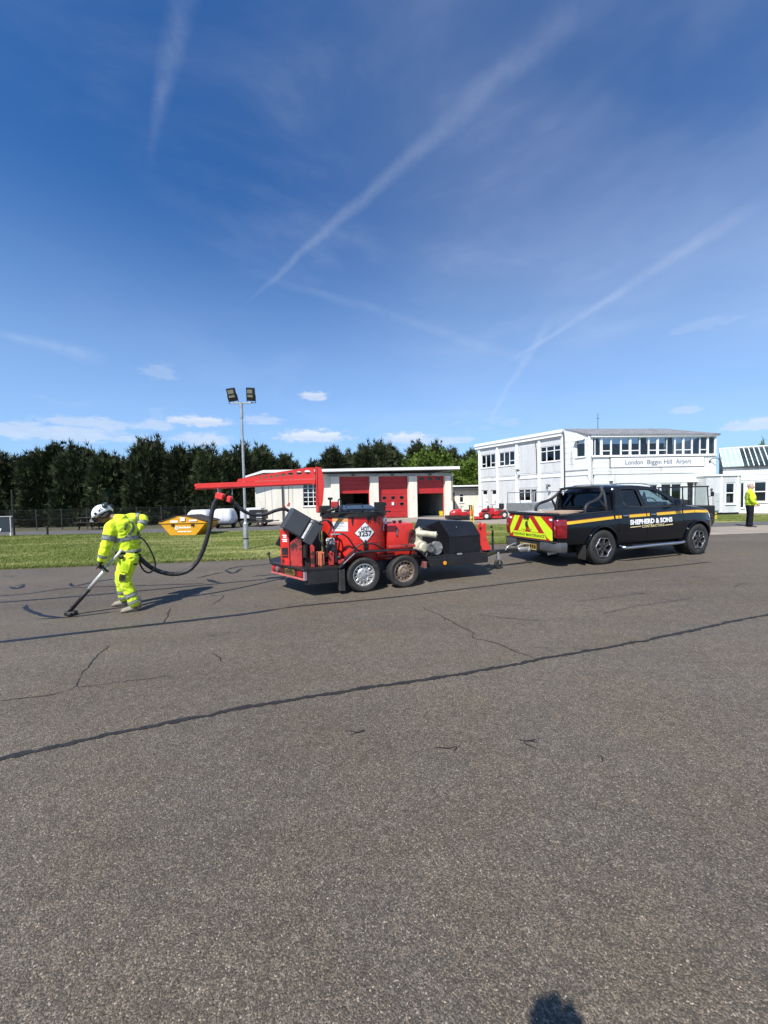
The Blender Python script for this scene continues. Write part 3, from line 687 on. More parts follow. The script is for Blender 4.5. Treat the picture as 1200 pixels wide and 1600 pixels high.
# swan-neck lamps
def wall_lamp(fr, s_, z, up=1):
    bm = nb(); tube(bm, spline([fr.p(s_, .02, z), fr.p(s_, .14, z+.16*up), fr.p(s_+.18, .30, z+.20*up), fr.p(s_+.38, .36, z+.16*up)], 5), .022, 6); fr.box(bm, s_-.05, s_+.05, .003, .03, z-.08, z+.08)
    tube(bm, [fr.p(s_+.34, .34, z+.2*up), fr.p(s_+.38, .36, z+.08*up)], [.05, .12], 10); obj('wall_lamp', bm, MDGL, term, world=True)
wall_lamp(LW, 3.9, 3.18); wall_lamp(LW, 6.45, 1.98)
wall_lamp(FA, 7.2*k, 3.36)
bm = nb(); FA.box(bm, 1.10*k, 1.26*k, .003, .12, 2.17, 2.27, .01); obj('wall_light', bm, MDGL, term, world=True)
# facade ribbon window: posts, transoms and panes, each light a window
for i in range(0, 28, 2):
    a, b = WX[i], WX[i+1]; low = (i//2) in (1, 3, 4, 6, 7, 9, 10, 12)
    window(term, FA, a-.045, b+.045, 3.81, 4.96, [(1, [.28] if low else [])], rec=.05, fw=.055, sill=False)
bm = nb(); FA.box(bm, .06, FA.len-.02, .004, .10, 3.735, 3.805); obj('sill', bm, MWT, term, world=True)
def mull(a, b):
    bm = nb(); FA.box(bm, a, b, -.09, .02, 3.81, 4.96); obj('mullion', bm, MWT, term, world=True)
for i in range(0, 26, 2):
    a, b = WX[i+1]+.047, WX[i+2]-.047
    if b-a > .01: mull(a, b)
mull(.02, WX[0]-.047); mull(WX[27]+.047, FA.len)
# blinds behind some lights
for i, h in [(8, .0), (0, .0), (13, .2), (5, .55)]:
    a, b = WX[2*i], WX[2*i+1]; bm = nb(); FA.box(bm, a, b, -.20, -.19, 3.86+h, 4.93); obj('blind', bm, M('grey_blind', (.16, .16, .19), .8), term, world=True)
# sign board: frame, face, lettering
bm = nb(); FA.box(bm, 1.12*k, 6.84*k, .004, .05, 3.07, 3.71, .0); sg = obj('sign_board', bm, MDGL, term, world=True)
bm = nb(); FA.box(bm, 1.15*k, 6.81*k, .006, .060, 3.10, 3.68); obj('sign_face', bm, MSIGN, sg)
for wd_, a, b, dz_ in (('London', 2.03, 3.08, 0), ('Biggin', 3.345, 4.20, -.045), ('Hill', 4.365, 4.83, 0), ('Airport', 5.09, 6.02, -.03)):
    bm = nb(); text_on(bm, wd_, .40, lambda x, y: FA.p((a+b)/2*k+x, .0635, 3.40+dz_+y), bold=.004, width=(b-a)*k)
    obj('lettering', bm, MLETT, sg)
for i in range(9):
    a = .28+i*(FA.len-.3)/9
    bm = nb(); FA.box(bm, a, a+(FA.len-.3)/9-.014, .002, .018, 2.10, 2.66, .004); obj('cladding_panel', bm, MWH, term, world=True)
for z0, z1, dd in [(2.68, 2.86, .05), (2.87, 3.04, .035)]:
    bm = nb(); FA.box(bm, .14, FA.len-.02, .003, dd, z0, z1, .006); obj('fascia_board', bm, MWH, term, world=True)
for j in range(2):
    z0 = 3.08+j*.32
    for a, b in ((.14, 1.10*k), (6.86*k, FA.len-.02)):
        bm = nb(); FA.box(bm, a, b, .002, .018, z0, z0+.31, .004); obj('cladding_board', bm, MWH, term, world=True)
window(term, FA, 3.55*k, 4.06*k, .95, 2.02, [(1, [])])
window(term, FA, 4.22*k, 5.53*k, .95, 2.06, [(1, []), (1, [])], fw=.06)
bm = nb(); FA.box(bm, 5.82*k, 5.9*k, -.1, -.04, .05, 2.1); FA.box(bm, 6.66*k, 6.74*k, -.1, -.04, .05, 2.1); FA.box(bm, 6.24*k, 6.33*k, -.1, -.04, .05, 2.1); FA.box(bm, 5.8*k, 6.8*k, .003, .12, 2.11, 2.2); dd_ = obj('entrance_door', bm, MWT, term, world=True)
for a, b in ((5.9, 6.24), (6.33, 6.66)):
    bm = nb(); FA.box(bm, a*k, b*k, -.075, -.065, .06, 2.09); obj('pane', bm, GW, dd_)
bm = nb(); mp = FA.p(1.75*k, -2.2, 0); cyl(bm, (mp.x, mp.y, 5.0), (mp.x, mp.y, 6.9), .028, .016, 6); cyl(bm, (mp.x-.12, mp.y, 6.55), (mp.x+.12, mp.y, 6.55), .012, nseg=5); obj('aerial', bm, MDGL, term, world=True)

# ---------------- low white annex on the right
AX = Fr((19.72, 23.55), (22.02, 23.72))
ann = thing('annex', 'low flat-roofed white annex with one tall window beside the glass roof', 'building', (20.9, 24.2, 0))
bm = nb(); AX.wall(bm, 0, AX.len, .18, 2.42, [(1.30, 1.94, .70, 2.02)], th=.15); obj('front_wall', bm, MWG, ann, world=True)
for a in (0, AX.len-.15):
    bm = nb(); AX.box(bm, a, a+.15, -2.6, -.153, .18, 2.42); obj('side_wall', bm, MWG, ann, world=True)
bm = nb(); AX.box(bm, .1, AX.len-.1, -2.5, -.06, .0, .178); obj('plinth', bm, MDARK, ann, world=True)
bm = nb(); AX.box(bm, -.06, AX.len+.06, -2.6, .07, 2.424, 2.54, .01); obj('roof', bm, MWT, ann, world=True)
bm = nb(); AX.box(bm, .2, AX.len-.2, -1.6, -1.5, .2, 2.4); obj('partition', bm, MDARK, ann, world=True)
window(ann, AX, 1.30, 1.94, .70, 2.02, [(1, [.52])], fw=.065, blind=(.0,) if False else None)
bm = nb(); AX.box(bm, .42, .80, .003, .10, .30, 1.42, .01); mb = obj('meter_cabinet', bm, M('cabinet_grey', (.42, .43, .43), .5), ann, world=True)
bm = nb(); AX.box(bm, .45, .77, .102, .11, .88, 1.38); AX.box(bm, .45, .77, .102, .11, .34, .85); obj('cabinet_door', bm, M('cabinet_door_grey', (.50, .51, .51), .45), mb)
bm = nb(); AX.box(bm, .28, .38, .003, .08, 1.55, 1.68, .01); obj('alarm_box', bm, MDGL, ann, world=True)
for s_ in (1.0, 2.1):
    bm = nb(); AX.box(bm, s_-.05, s_+.05, .003, .03, .2, 2.41); obj('cover_strip', bm, MWT, ann, world=True)

# ---------------- glass-roofed building at the right edge
GH = Fr((21.55, 24.45), (25.6, 21.6))
gh = thing('glass_roofed_building', 'white low building with sloping glass roof at the right edge', 'building', (23.5, 23.5, 0))
bm = nb(); wins = [(.42, 1.02, .42, 2.02), (1.42, 2.02, .80, 2.06), (2.32, 2.92, .80, 2.06), (3.3, 3.9, .8, 2.06)]
GH.wall(bm, 0, GH.len, .12, 2.90, wins, th=.15); obj('front_wall', bm, MWH, gh, world=True)
bm = nb(); GH.box(bm, 0, GH.len, -.2, .05, 0, .117); obj('plinth', bm, MC, gh, world=True)
window(gh, GH, .42, 1.02, .42, 2.02, [(1, [])]); [window(gh, GH, a, b, .80, 2.06, [(1, [.5])], fw=.06) for a, b, _, _ in wins[1:]]
bm = nb(); GH.box(bm, .1, GH.len, -2.6, -2.5, .1, 3.6); obj('partition', bm, MINT, gh, world=True)
for z0 in (2.14, 2.46):
    bm = nb(); GH.box(bm, .0, GH.len, .003, .025, z0, z0+.30, .005); obj('cladding_board', bm, MWH, gh, world=True)
bm = nb(); GH.box(bm, -.05, GH.len, .0, .14, 2.905, 2.99); obj('gutter', bm, MDGL, gh, world=True)
gm = GH.m; N_ = 21; pit = math.atan2(1.25, 1.9); RL = math.hypot(1.25, 1.9)
slope = gm @ Matrix.Translation((0, .06, 3.0)) @ Matrix.Rotation(-pit, 4, 'X')
bm = nb(); box(bm, -.05, GH.len, -RL-.09, -RL, -.03, .09, 0, slope); obj('ridge_beam', bm, MWT, gh, world=True)
for i in range(N_+1):
    x = i*GH.len/N_; bm = nb(); box(bm, x-.022, x+.022, -RL, -.0, -.03, .05, 0, slope); obj('glazing_bar', bm, MWT, gh, world=True)
    if i < N_:
        bm = nb(); box(bm, x+.023, x+GH.len/N_-.023, -RL, -.01, .0, .010, 0, slope); obj('roof_pane', bm, M('frosted_roof_pane', (.40, .54, .49), .18, var=.10, vs=2, coat=.3) if i < 4 else M('dark_roof_pane', (.035, .055, .052), .12, var=.4, vs=1.5, spec=.6), gh, world=True)
bm = nb(); GH.box(bm, 0, GH.len, -1.95, -1.85, .1, 4.1); obj('rear_wall', bm, MWG, gh, world=True)
bm = nb(); GH.box(bm, .0, GH.len, -1.84, -.16, 2.70, 2.74); obj('blind', bm, M('shade_cloth', (.30, .42, .37), .8), gh, world=True)

# ---------------- fire station with red doors
FS = Fr((-8.2, 26.0), (4.9, 29.2))
fs = thing('fire_station', 'long cream building with three red sectional doors, two part open', 'building', (-1.5, 30, 0))
DO = [(5.24, 7.41), (8.07, 10.30), (10.99, 13.18)]
bm = nb(); FS.wall(bm, -.45, 13.80, 0, 3.28, [(a, b, 0, 3.08) for a, b in DO]+[(2.70, 3.76, 1.05, 2.60)], th=.28); obj('front_wall', bm, MCR, fs, world=True)
bm = nb(); FS.box(bm, -.45, -.17, -8.6, -.283, 0, 3.2); FS.box(bm, 13.52, 13.80, -8.6, -.283, 0, 3.28); FS.box(bm, -.45, 13.80, -8.9, -8.603, 0, 3.28); obj('outer_wall', bm, MCR, fs, world=True)
bm = nb(); FS.box(bm, -.1, 13.5, -8.5, -.05, .0, .03); obj('bay_floor', bm, MINT, fs, world=True)
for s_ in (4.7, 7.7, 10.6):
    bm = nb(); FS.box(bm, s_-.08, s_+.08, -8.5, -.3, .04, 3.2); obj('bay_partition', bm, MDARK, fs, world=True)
# roof: one thin slab rising to the right, end drooping at the left
bm = nb(); prism(bm, [(-.95, 3.02), (.15, 3.30), (14.12, 3.50), (14.12, 3.72), (.15, 3.48), (-.98, 3.10)], lambda a, b, d: FS.p(a, d, b), -9.2, .62); obj('roof', bm, MROOF, fs, world=True)
bm = nb(); prism(bm, [(-.97, 3.03), (.15, 3.33), (14.14, 3.53), (14.14, 3.74), (.15, 3.50), (-1.0, 3.12)], lambda a, b, d: FS.p(a, d, b), .623, .70); obj('fascia', bm, MWT, fs, world=True)
bm = nb(); FS.box(bm, 4.40, 13.82, .004, .05, 3.09, 3.27, .008); obj('lintel', bm, MGB_, fs, world=True)
for a, b in [(4.60, 5.24), (7.41, 8.07), (10.30, 10.99), (13.18, 13.82)]:
    bm = nb(); FS.box(bm, a+.02, b-.02, .004, .16, .0, 3.085, .015); obj('pier', bm, MCR, fs, world=True)
for s_ in (6.2, 9.1, 12.0):
    bm = nb(); FS.box(bm, s_-.09, s_+.09, .053, .22, 3.11, 3.22, .01); obj('door_light', bm, MDGL, fs, world=True)
def sect_door(a, b, zs, wins, notice=None):
    d = thing('sectional_door', None, None); 
    bm = nb(); FS.box(bm, a+.003, a+.05, -.26, -.17, .04, 3.07); FS.box(bm, b-.05, b-.003, -.26, -.17, .04, 3.07)
    root = obj('sectional_door', bm, MREDD, fs, world=True); bpy.data.objects.remove(d)
    for z0, z1 in zip(zs[:-1], zs[1:]):
        hs = [(x-.14, x+.14, z-.10, z+.10) for x, z in wins if z0 < z < z1]
        bm = nb()
        FS.wall(bm, a+.052, b-.052, z0+.006, z1-.006, hs, d=-.16, th=.05)
        obj('panel', bm, MREDD, root)
        for h in hs:
            pb = nb(); prism(pb, [((h[0]+h[1])/2+.15*math.cos(t)*(1 if abs(math.cos(t)) < .8 else 1.0), (h[2]+h[3])/2+.11*math.sin(t)) for t in [i*math.pi/8 for i in range(16)]], lambda x, y, dd: FS.p(x, dd, y), -.20, -.185); obj('pane', pb, GW, root)
            rb_ = nb(); tube(rb_, [FS.p((h[0]+h[1])/2+.15*max(-.93, min(.93, 1.15*math.cos(t))), -.155, (h[2]+h[3])/2+.11*max(-.93, min(.93, 1.15*math.sin(t)))) for t in [i*math.pi/8 for i in range(17)]], .016, 5); obj('window_gasket', rb_, MDGL, root)
    if notice:
        pb = nb(); FS.box(pb, notice[0]-.09, notice[0]+.09, -.155, -.14, notice[1]-.10, notice[1]+.12); obj('notice', pb, MWT, root)
    return root
sect_door(*DO[0], [1.87, 2.19, 2.51, 2.80, 3.07], [])
d0, d1 = DO[1]; xs = [d0+.45, (d0+d1)/2, d1-.45]
sect_door(d0, d1, [.05, .48, .80, 1.28, 1.76, 2.20, 2.64, 3.07], [(x, z) for x in xs for z in (1.04, 1.51)], ((d0+d1)/2-.02, 1.06))
d0, d1 = DO[2]; xs = [d0+.45, (d0+d1)/2, d1-.45]
sect_door(d0, d1, [1.77, 2.18, 2.60, 3.07], [(x, 2.86) for x in xs])
window(fs, FS, 2.70, 3.76, 1.05, 2.60, [(1, [.2, .4, .6, .8])]*3, fw=.04, rec=.1)
for s_ in (.18, .62, 2.0):
    bm = nb(); FS.box(bm, s_-.012, s_+.012, .003, .012, .05, 3.1); obj('wall_joint', bm, MGB_, fs, world=True)
bm = nb(); tube(bm, [FS.p(1.33, .08, .05), FS.p(1.33, .08, 3.05)], .055, 8); obj('downpipe', bm, MDGL, fs, world=True)
bm = nb(); tube(bm, [FS.p(13.70, .2, 1.2), FS.p(13.70, .2, 3.0)], .03, 6); obj('downpipe', bm, MDGL, fs, world=True)

# ---------------- small linking building
LB = Fr((5.35, 33.0), (8.7, 33.1))
lb = thing('linking_building', 'small low cream building between the red-doored building and the two-storey one', 'building', (6.8, 34, 0))
bm = nb(); LB.wall(bm, 0, LB.len, 0, 2.0, [(.25, .75, .03, 1.85), (1.15, 1.52, .95, 1.72)], th=.2); obj('front_wall', bm, MCR, lb, world=True)
bm = nb(); LB.box(bm, -.2, LB.len, -.2, .35, 2.004, 2.30); obj('soffit', bm, MDGL, lb, world=True)
bm = nb(); LB.box(bm, -.3, LB.len, -3, .45, 2.304, 2.42); obj('roof', bm, MWT, lb, world=True)
bm = nb(); LB.box(bm, .25, .75, -.12, -.06, .03, 1.85); dr = obj('door', bm, M('brown_door', (.16, .12, .10), .6), lb, world=True)
window(lb, LB, 1.15, 1.52, .95, 1.72, [(1, [.66])]); bm = nb(); LB.box(bm, 0, LB.len, -3, -2.9, 0, 2); obj('rear_wall', bm, MDARK, lb, world=True)
# ================================================================== CRACK SEALING TRAILER
MRED = M('kettle_red', (.60, .024, .016), .38, var=.16, vs=3.5, bump=.05, bs=30, dirt=(.020, .010, .009), ds=3.4, da=.565, stretch=(1, 1, .45), coat=.15)
MRED2 = M('boom_red', (.70, .042, .030), .35, var=.08, vs=3, dirt=(.30, .03, .03), ds=2.4, da=.62, coat=.2)
MREDW = M('worn_red', (.42, .035, .030), .55, var=.25, vs=7, bump=.1, dirt=(.035, .018, .015), ds=4.5, da=.50)
MBLK = M('black_steel', (.016, .016, .017), .42, var=.25, vs=6, bump=.06, bs=40, dirt=(.045, .040, .035), ds=5, da=.60)
MTAR = M('tarred_steel', (.012, .011, .011), .55, var=.4, vs=9, bump=.5, bs=25, dirt=(.05, .04, .035), ds=6, da=.62)
MHOUS = M('engine_cover_black', (.010, .011, .014), .30, var=.2, vs=3, dirt=(.04, .042, .045), ds=7, da=.68)
MGRY = M('cabinet_grey_paint', (.050, .056, .062), .42, var=.08, vs=4, dirt=(.09, .09, .09), ds=8, da=.68)
MSIL = M('worn_silver', (.55, .54, .52), .38, metal=.7, var=.15, vs=8, dirt=(.22, .17, .12), ds=9, da=.58)
MRUST = M('rusty_wheel', (.24, .185, .14), .65, metal=.3, var=.3, vs=10, bump=.2, bs=50, dirt=(.10, .06, .04), ds=8, da=.5)
MTYR = M('tyre_rubber', (.022, .021, .020), .78, var=.3, vs=8, bump=.15, bs=60, dirt=(.06, .055, .048), ds=6, da=.55)
MCREAM = M('cream_paint', (.50, .46, .34), .5, var=.2, vs=7, dirt=(.22, .18, .12), ds=6, da=.54)
MWHT = M('white_vinyl', (.78, .78, .76), .4, var=.04, vs=5, dirt=(.5, .46, .40), ds=9, da=.70)
MINK = M('black_print', (.012, .012, .013), .5, var=.05)
MPLATE = M('amber_plate', (.55, .36, .03), .4, var=.1, vs=10, dirt=(.2, .13, .03), ds=12, da=.55)
MAMB = M('amber_lens', (.80, .33, .02), .2, var=.05, coat=.5)
MLENS = M('red_lens', (.42, .010, .014), .15, var=.1, coat=.8)
MGALV = M('galvanised', (.42, .43, .44), .45, metal=.55, var=.14, vs=9, dirt=(.30, .30, .30), ds=6, da=.58)
MHOSE = M('taped_hose', (.020, .020, .021), .5, var=.5, vs=14, bump=.5, bs=22, dirt=(.16, .15, .14), ds=11, da=.60)

TR = thing('crack_sealing_trailer', 'red tar kettle trailer with HOT 3257 diamond, long boom and four wheels on the asphalt', 'trailer', (-.35, 6.40, 0), R(20.5))
def part(name, bm, mt, par=None, sm=False): return obj(name, bm, mt, par or TR, smooth=sm)
def wheel_set(x, y, r, wd, side, rimmat, par, rim_r):
    """side -1: outer face towards -y"""
    s_ = side; bm = nb(); c = (x, y, r)
    pr = [(rim_r, .03), (rim_r+.012, .012), (rim_r+.035, .002), (r*.90, -.004), (r*.965, .012), (r, .035), (r*1.0, wd*.5), (r, wd-.035), (r*.965, wd-.012), (r*.9, wd), (rim_r, wd-.03), (rim_r-.01, wd*.5), (rim_r, .03)]
    lathe(bm, [(a, b*-s_) for a, b in pr], c, 'y', 40)
    ty = obj('wheel', bm, MTYR, par, smooth=True)
    tb = nb(); n_ = 46
    for i in range(n_):
        a = 2*math.pi*i/n_
        for (o0, o1, sh) in ((.03, wd*.46, .0), (wd*.54, wd-.03, .5)):
            a2 = a+sh*2*math.pi/n_; mx = Matrix.Translation(Vector(c)) @ Matrix.Rotation(a2, 4, 'Y')
            y0, y1 = sorted((o0*-s_, o1*-s_)); box(tb, -.013, .013, y0, y1, r-.004, r+.0045, 0, mx)
    tr_ = obj('tread', tb, MTYR, ty); tr_['kind'] = 'stuff'
    bm = nb(); rr = rim_r
    lathe(bm, [(a, b*-s_) for a, b in [(rr+.004, .022), (rr+.006, .010), (rr-.006, .008), (rr-.014, .03), (rr-.03, .06), (rr-.035, .10), (rr-.03, .16)]], c, 'y', 36)
    lathe(bm, [(a, b*-s_) for a, b in [(rr*.66, .052), (rr*.60, .035), (rr*.46, .026), (rr*.40, .034), (rr*.30, .034), (rr*.27, .012), (rr*.10, .006), (.0005, .006)]], c, 'y', 36)
    rim = obj('rim', bm, rimmat, ty, smooth=True)
    for i in range(14):
        a = 2*math.pi*i/14; mx = Matrix.Translation(Vector(c)) @ Matrix.Rotation(a, 4, 'Y')
        fb = nb(); y0, y1 = sorted((.040*-s_, .060*-s_)); box(fb, -rr*.105, rr*.105, y0, y1, rr*.62, rr*.87, .004, mx); obj('rim_tooth', fb, rimmat, ty)
    bb = nb(); lathe(bb, [(rr*.93, .075*-s_), (.001, .075*-s_)], c, 'y', 24); obj('brake_drum', bb, MBLK, ty)
    for i in range(5):
        a = 2*math.pi*i/5+.3; nbm = nb(); y0 = .030*-s_; cyl(nbm, (x+math.sin(a)*rr*.37, y+.036*-s_, r+math.cos(a)*rr*.37), (x+math.sin(a)*rr*.37, y+.014*-s_, r+math.cos(a)*rr*.37), .011, nseg=6); obj('wheel_nut', nbm, rimmat, ty)
    return ty
TW = 1.66
wheel_set(0, 0, .292, .19, -1, MSIL, TR, .185); wheel_set(.74, 0, .285, .19, -1, MRUST, TR, .185)
wheel_set(0, TW, .292, .19, 1, MSIL, TR, .185); wheel_set(.74, TW, .285, .19, 1, MRUST, TR, .185)
for x in (0, .74):
    bm = nb(); cyl(bm, (x, .12, .29), (x, TW-.12, .29), .04, nseg=10); part('axle', bm, MBLK)
# deck
dp = [(-.985, .01), (-.44, .01), (-.44, .24), (1.26, .24), (1.26, .14), (2.55, .14), (2.55, TW-.14), (1.26, TW-.14), (1.26, TW-.24), (-.44, TW-.24), (-.44, TW-.01), (-1.2, TW-.01), (-1.42, TW-.30), (-1.42, .95)]
bm = nb(); prism(bm, dp, lambda a, b, d: Vector((a, b, d)), .445, .475); part('deck', bm, MTAR)
RP = Fr((-1.42, .95), (-.99, 0))
L_ = RP.len
bm = nb(); RP.box(bm, 0, L_, -.05, 0, .30, .443, .006); part('rear_beam', bm, M('dark_red_reflective', (.13, .010, .012), .45, var=.25, vs=9, dirt=(.022, .014, .014), ds=5, da=.46))
bm = nb(); RP.box(bm, .0, L_-.005, .002, .022, .292, .325, .004); part('reflective_strip', bm, M('faded_red_strip', (.50, .13, .12), .4, var=.15, vs=9))
bm = nb(); RP.box(bm, -.02, L_+.02, -.06, .03, .447, .482, .006); part('deck_edge', bm, MBLK)
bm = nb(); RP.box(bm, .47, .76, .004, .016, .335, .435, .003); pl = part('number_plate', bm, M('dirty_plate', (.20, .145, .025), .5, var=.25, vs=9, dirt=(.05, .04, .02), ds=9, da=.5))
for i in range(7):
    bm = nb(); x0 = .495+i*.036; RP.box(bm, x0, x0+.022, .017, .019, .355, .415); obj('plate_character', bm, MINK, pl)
for a, nm, mt in ((.10, 'tail_lamp', MLENS), (.22, 'tail_lamp', M('dull_lamp', (.16, .13, .13), .3))):
    bm = nb(); cc_ = RP.p(a, .0, .385); nn_ = RP.n; tube(bm, [cc_, cc_+nn_*.03, cc_+nn_*.04], [.052, .05, .03], 14); part(nm, bm, mt, sm=True)
bm = nb(); RP.box(bm, .86, .99, .004, .016, .345, .43, .003); part('reflector', bm, MLENS)
bm = nb(); RP.box(bm, L_-.035, L_+.012, -.04, .012, .29, .445, .006); part('corner_post', bm, M('dull_pink_grey', (.32, .24, .23), .5))
bm = nb(); box(bm, -.985, -.45, .02, .05, .22, .443); box(bm, -.45, 1.3, .22, .26, .30, .443); part('side_rail', bm, MBLK)
bm = nb(); tube(bm, [(-1.44, .97, .48), (-1.46, 1.0, .62)], .012, 6); sphere(bm, (-1.463, 1.002, .63), .028, 10, 6); part('marker_stalk', bm, MBLK, sm=True)
bm = nb(); box(bm, -.43, -.33, .0, .20, .06, .42, .008); part('mudflap', bm, MTYR)
bm = nb(); box(bm, 1.13, 1.19, .03, .18, .30, .42, .008); part('mudflap', bm, M('dull_flap', (.20, .075, .065), .6))
# mudguard
def mudguard(y0, y1):
    pr = [(-.43, .43), (-.15, .655), (.05, .668), (.95, .640), (1.05, .60), (1.20, .44)]
    bm = nb(); t_ = .018
    A1 = [Vector((a, y0, z)) for a, z in pr]; 
    for i in range(len(pr)-1):
        (a, z), (a2, z2) = pr[i], pr[i+1]; n_ = Vector((-(z2-z), 0, a2-a)).normalized()*t_
        t2 = nb(); q = [Vector((a, y0, z)), Vector((a2, y0, z2)), Vector((a2, y1, z2)), Vector((a, y1, z))]
        va = [t2.verts.new(p) for p in q]; vb = [t2.verts.new(p+n_) for p in q]; t2.faces.new(va); t2.faces.new(vb[::-1])
        for j in range(4): t2.faces.new((va[j], vb[j], vb[(j+1) % 4], va[(j+1) % 4]))
        merge(bm, t2)
    o = part('mudguard', bm, MBLK)
    eb = nb(); ye = min(y0, y1) if y0 < .5 else max(y0, y1)
    tube(eb, [(-.43, ye, .445), (-.15, ye, .672), (.05, ye, .685), (.95, ye, .657), (1.05, ye, .617), (1.20, ye, .455)], .016, 6); obj('rolled_edge', eb, MGALV if False else MBLK, o, smooth=True)
mudguard(-.005, .235); mudguard(TW-.235, TW+.005)
bm = nb(); tube(bm, [(-.36, -.022, .515), (-.17, -.022, .672)], .007, 6); part('pale_edge_strip', bm, MGALV)
bm = nb(); box(bm, .50, 1.00, .10, .26, .690, .735, .008); part('footplate', bm, MREDW)
bm = nb(); cyl(bm, (.34, .30, .56), (.64, .22, .56), .045, nseg=12); part('cross_tube', bm, MREDW, sm=True)
# kettle
KC = Vector((.06, .80, 0)); KR = .585
def kp(phi, z, off=0.0): return Vector((KC.x+(KR+off)*math.sin(phi), KC.y-(KR+off)*math.cos(phi), z))
bm = nb(); lathe(bm, [(KR-.02, .48), (KR+.02, .482), (KR+.02, .505), (KR, .512), (KR, .80), (KR+.0035, .803), (KR+.0035, .812), (KR, .815), (KR, 1.262), (KR-.05, 1.262)], (KC.x, KC.y, 0), 'z', 64); kt = part('kettle', bm, MRED, sm=True)
bm = nb(); lathe(bm, [(KR-.06, 1.25), (KR+.012, 1.255), (KR+.03, 1.262), (KR+.03, 1.312), (KR+.01, 1.32), (.001, 1.325)], (KC.x, KC.y, 0), 'z', 64); part('kettle_rim', bm, MTAR, sm=True)
# tar runs down the kettle from under the rim
for i in range(26):
    ph = -1.2+2.5*rnd.random(); wd_ = .006+.022*rnd.random()**2; ln = .02+.14*rnd.random()**2; bm = nb()
    ring = [(-wd_, 1.256), (-wd_*.8, 1.256-ln*.6), (-wd_*.35, 1.256-ln), (wd_*.3, 1.256-ln*1.02), (wd_*.75, 1.256-ln*.55), (wd_, 1.256)]
    vs = [bm.verts.new(kp(ph+a/KR, z, .0035)) for a, z in ring]; bm.faces.new(vs)
    obj('tar_run', bm, MBIT, kt)
def plate_on_kettle(name, ph, z, poly, off, mt, par=None):
    bm = nb(); 
    # subdivide along the width so the vinyl follows the curve
    t = nb(); f = t.faces.new([t.verts.new((a, 0, b)) for a, b in poly]); bmesh.ops.triangulate(t, faces=t.faces)
    bmesh.ops.subdivide_edges(t, edges=t.edges, cuts=3, use_grid_fill=True)
    for v in t.verts: v.co = kp(ph+v.co.x/KR, z+v.co.z, off)
    merge(bm, t); return obj(name, bm, mt, par or kt)
h = .178
plate_on_kettle('hazard_diamond', .06, .985, [(-h-.012, 0), (0, -h-.012), (h+.012, 0), (0, h+.012)], .006, M('diamond_edge', (.10, .03, .03), .5))
dm = plate_on_kettle('hazard_diamond', .06, .985, [(-h, 0), (0, -h), (h, 0), (0, h)], .010, MWHT)
bm = nb(); text_on(bm, 'HOT', .115, lambda x, y: kp(.06+x/KR, 1.050+y, .0135), bold=.0025, width=.145); obj('lettering', bm, MINK, dm)
bm = nb(); text_on(bm, '3257', .125, lambda x, y: kp(.06+x/KR, .967+y, .0135), bold=.0035, width=.245); obj('lettering', bm, MINK, dm)
st = plate_on_kettle('instruction_label', -.69, 1.135, [(-.145, -.115), (.145, -.115), (.145, .115), (-.145, .115)], .006, MWHT)
plate_on_kettle('label_band', -.69, 1.215, [(-.14, -.032), (.14, -.032), (.14, .03), (-.14, .03)], .009, M('orange_print', (.75, .33, .08), .5), kt)
for j, (a, b, zz, hh) in enumerate([(-.11, .09, 1.15, .004), (-.11, .05, 1.125, .004), (-.11, .10, 1.10, .004), (-.11, .02, 1.075, .004), (-.08, -.02, 1.17, .012), (.02, .07, 1.17, .010)]):
    plate_on_kettle('print_line', -.69, zz, [(a, -hh), (b, -hh), (b, hh), (a, hh)], .009, M('grey_print', (.40, .36, .36), .5), kt)
bm = nb(); t_ = kp(.98, 1.17, .0); n_ = (t_-Vector((KC.x, KC.y, 1.17))).normalized()
tube(bm, [t_-n_*.005, t_+n_*.035], [.068, .066], 18); g_ = part('gauge', bm, MWHT, kt, sm=True)
bm = nb(); tube(bm, [t_+n_*.036, t_+n_*.045], [.028, .026], 12); obj('gauge_boss', bm, MINK, kt)
el_ = plate_on_kettle('small_label', .98, 1.035, [(-.075, -.05), (.075, -.05), (.075, .05), (-.075, .05)], .006, MWHT)
bm = nb(); text_on(bm, 'EE', .11, lambda x, y: kp(.985+x/KR, 1.035+y, .009), bold=.004, width=.10); obj('lettering', bm, MINK, el_)
bm = nb(); p_ = kp(.06, .76, .0); box(bm, -.035, .035, -.03, .02, -.06, .06, .01, Matrix.Translation(p_)); cyl(bm, p_+Vector((0, -.02, -.13)), p_+Vector((0, -.02, .1)), .016, nseg=8); part('drain_valve', bm, MTAR, kt)
for pts in [[(-.42, .18, .95), (-.36, .14, 1.0), (-.24, .12, .93), (-.14, .12, .78), (-.06, .14, .70), (.0, .18, .69)], [(-.16, .15, .69), (-.03, .13, .79), (.07, .12, .81), (.07, .13, .72)], [(.07, .13, .80), (.22, .12, .79), (.36, .15, .71), (.42, .2, .69)],
            [(-.50, .10, .93), (-.58, .08, .86), (-.60, .10, .70), (-.54, .12, .56)], [(-.62, .20, 1.24), (-.52, .16, 1.20), (-.46, .16, 1.05), (-.48, .16, .90)], [(-.70, .28, 1.18), (-.58, .22, 1.23), (-.50, .20, 1.12), (-.56, .20, .98)], [(-.66, .22, 1.10), (-.70, .20, .95), (-.66, .16, .82), (-.60, .16, .62)]]:
    bm = nb(); tube(bm, spline(pts, 6), .014, 7); part('oil_hose', bm, MTAR, sm=True)
bm = nb(); tube(bm, spline([(-.52, .15, .99), (-.40, .13, .99), (-.34, .14, .98)], 3), .012, 6); tube(bm, [(-.46, .13, .99), (-.46, .13, 1.05)], .010, 6); part('valve_lever', bm, MGALV, sm=True)
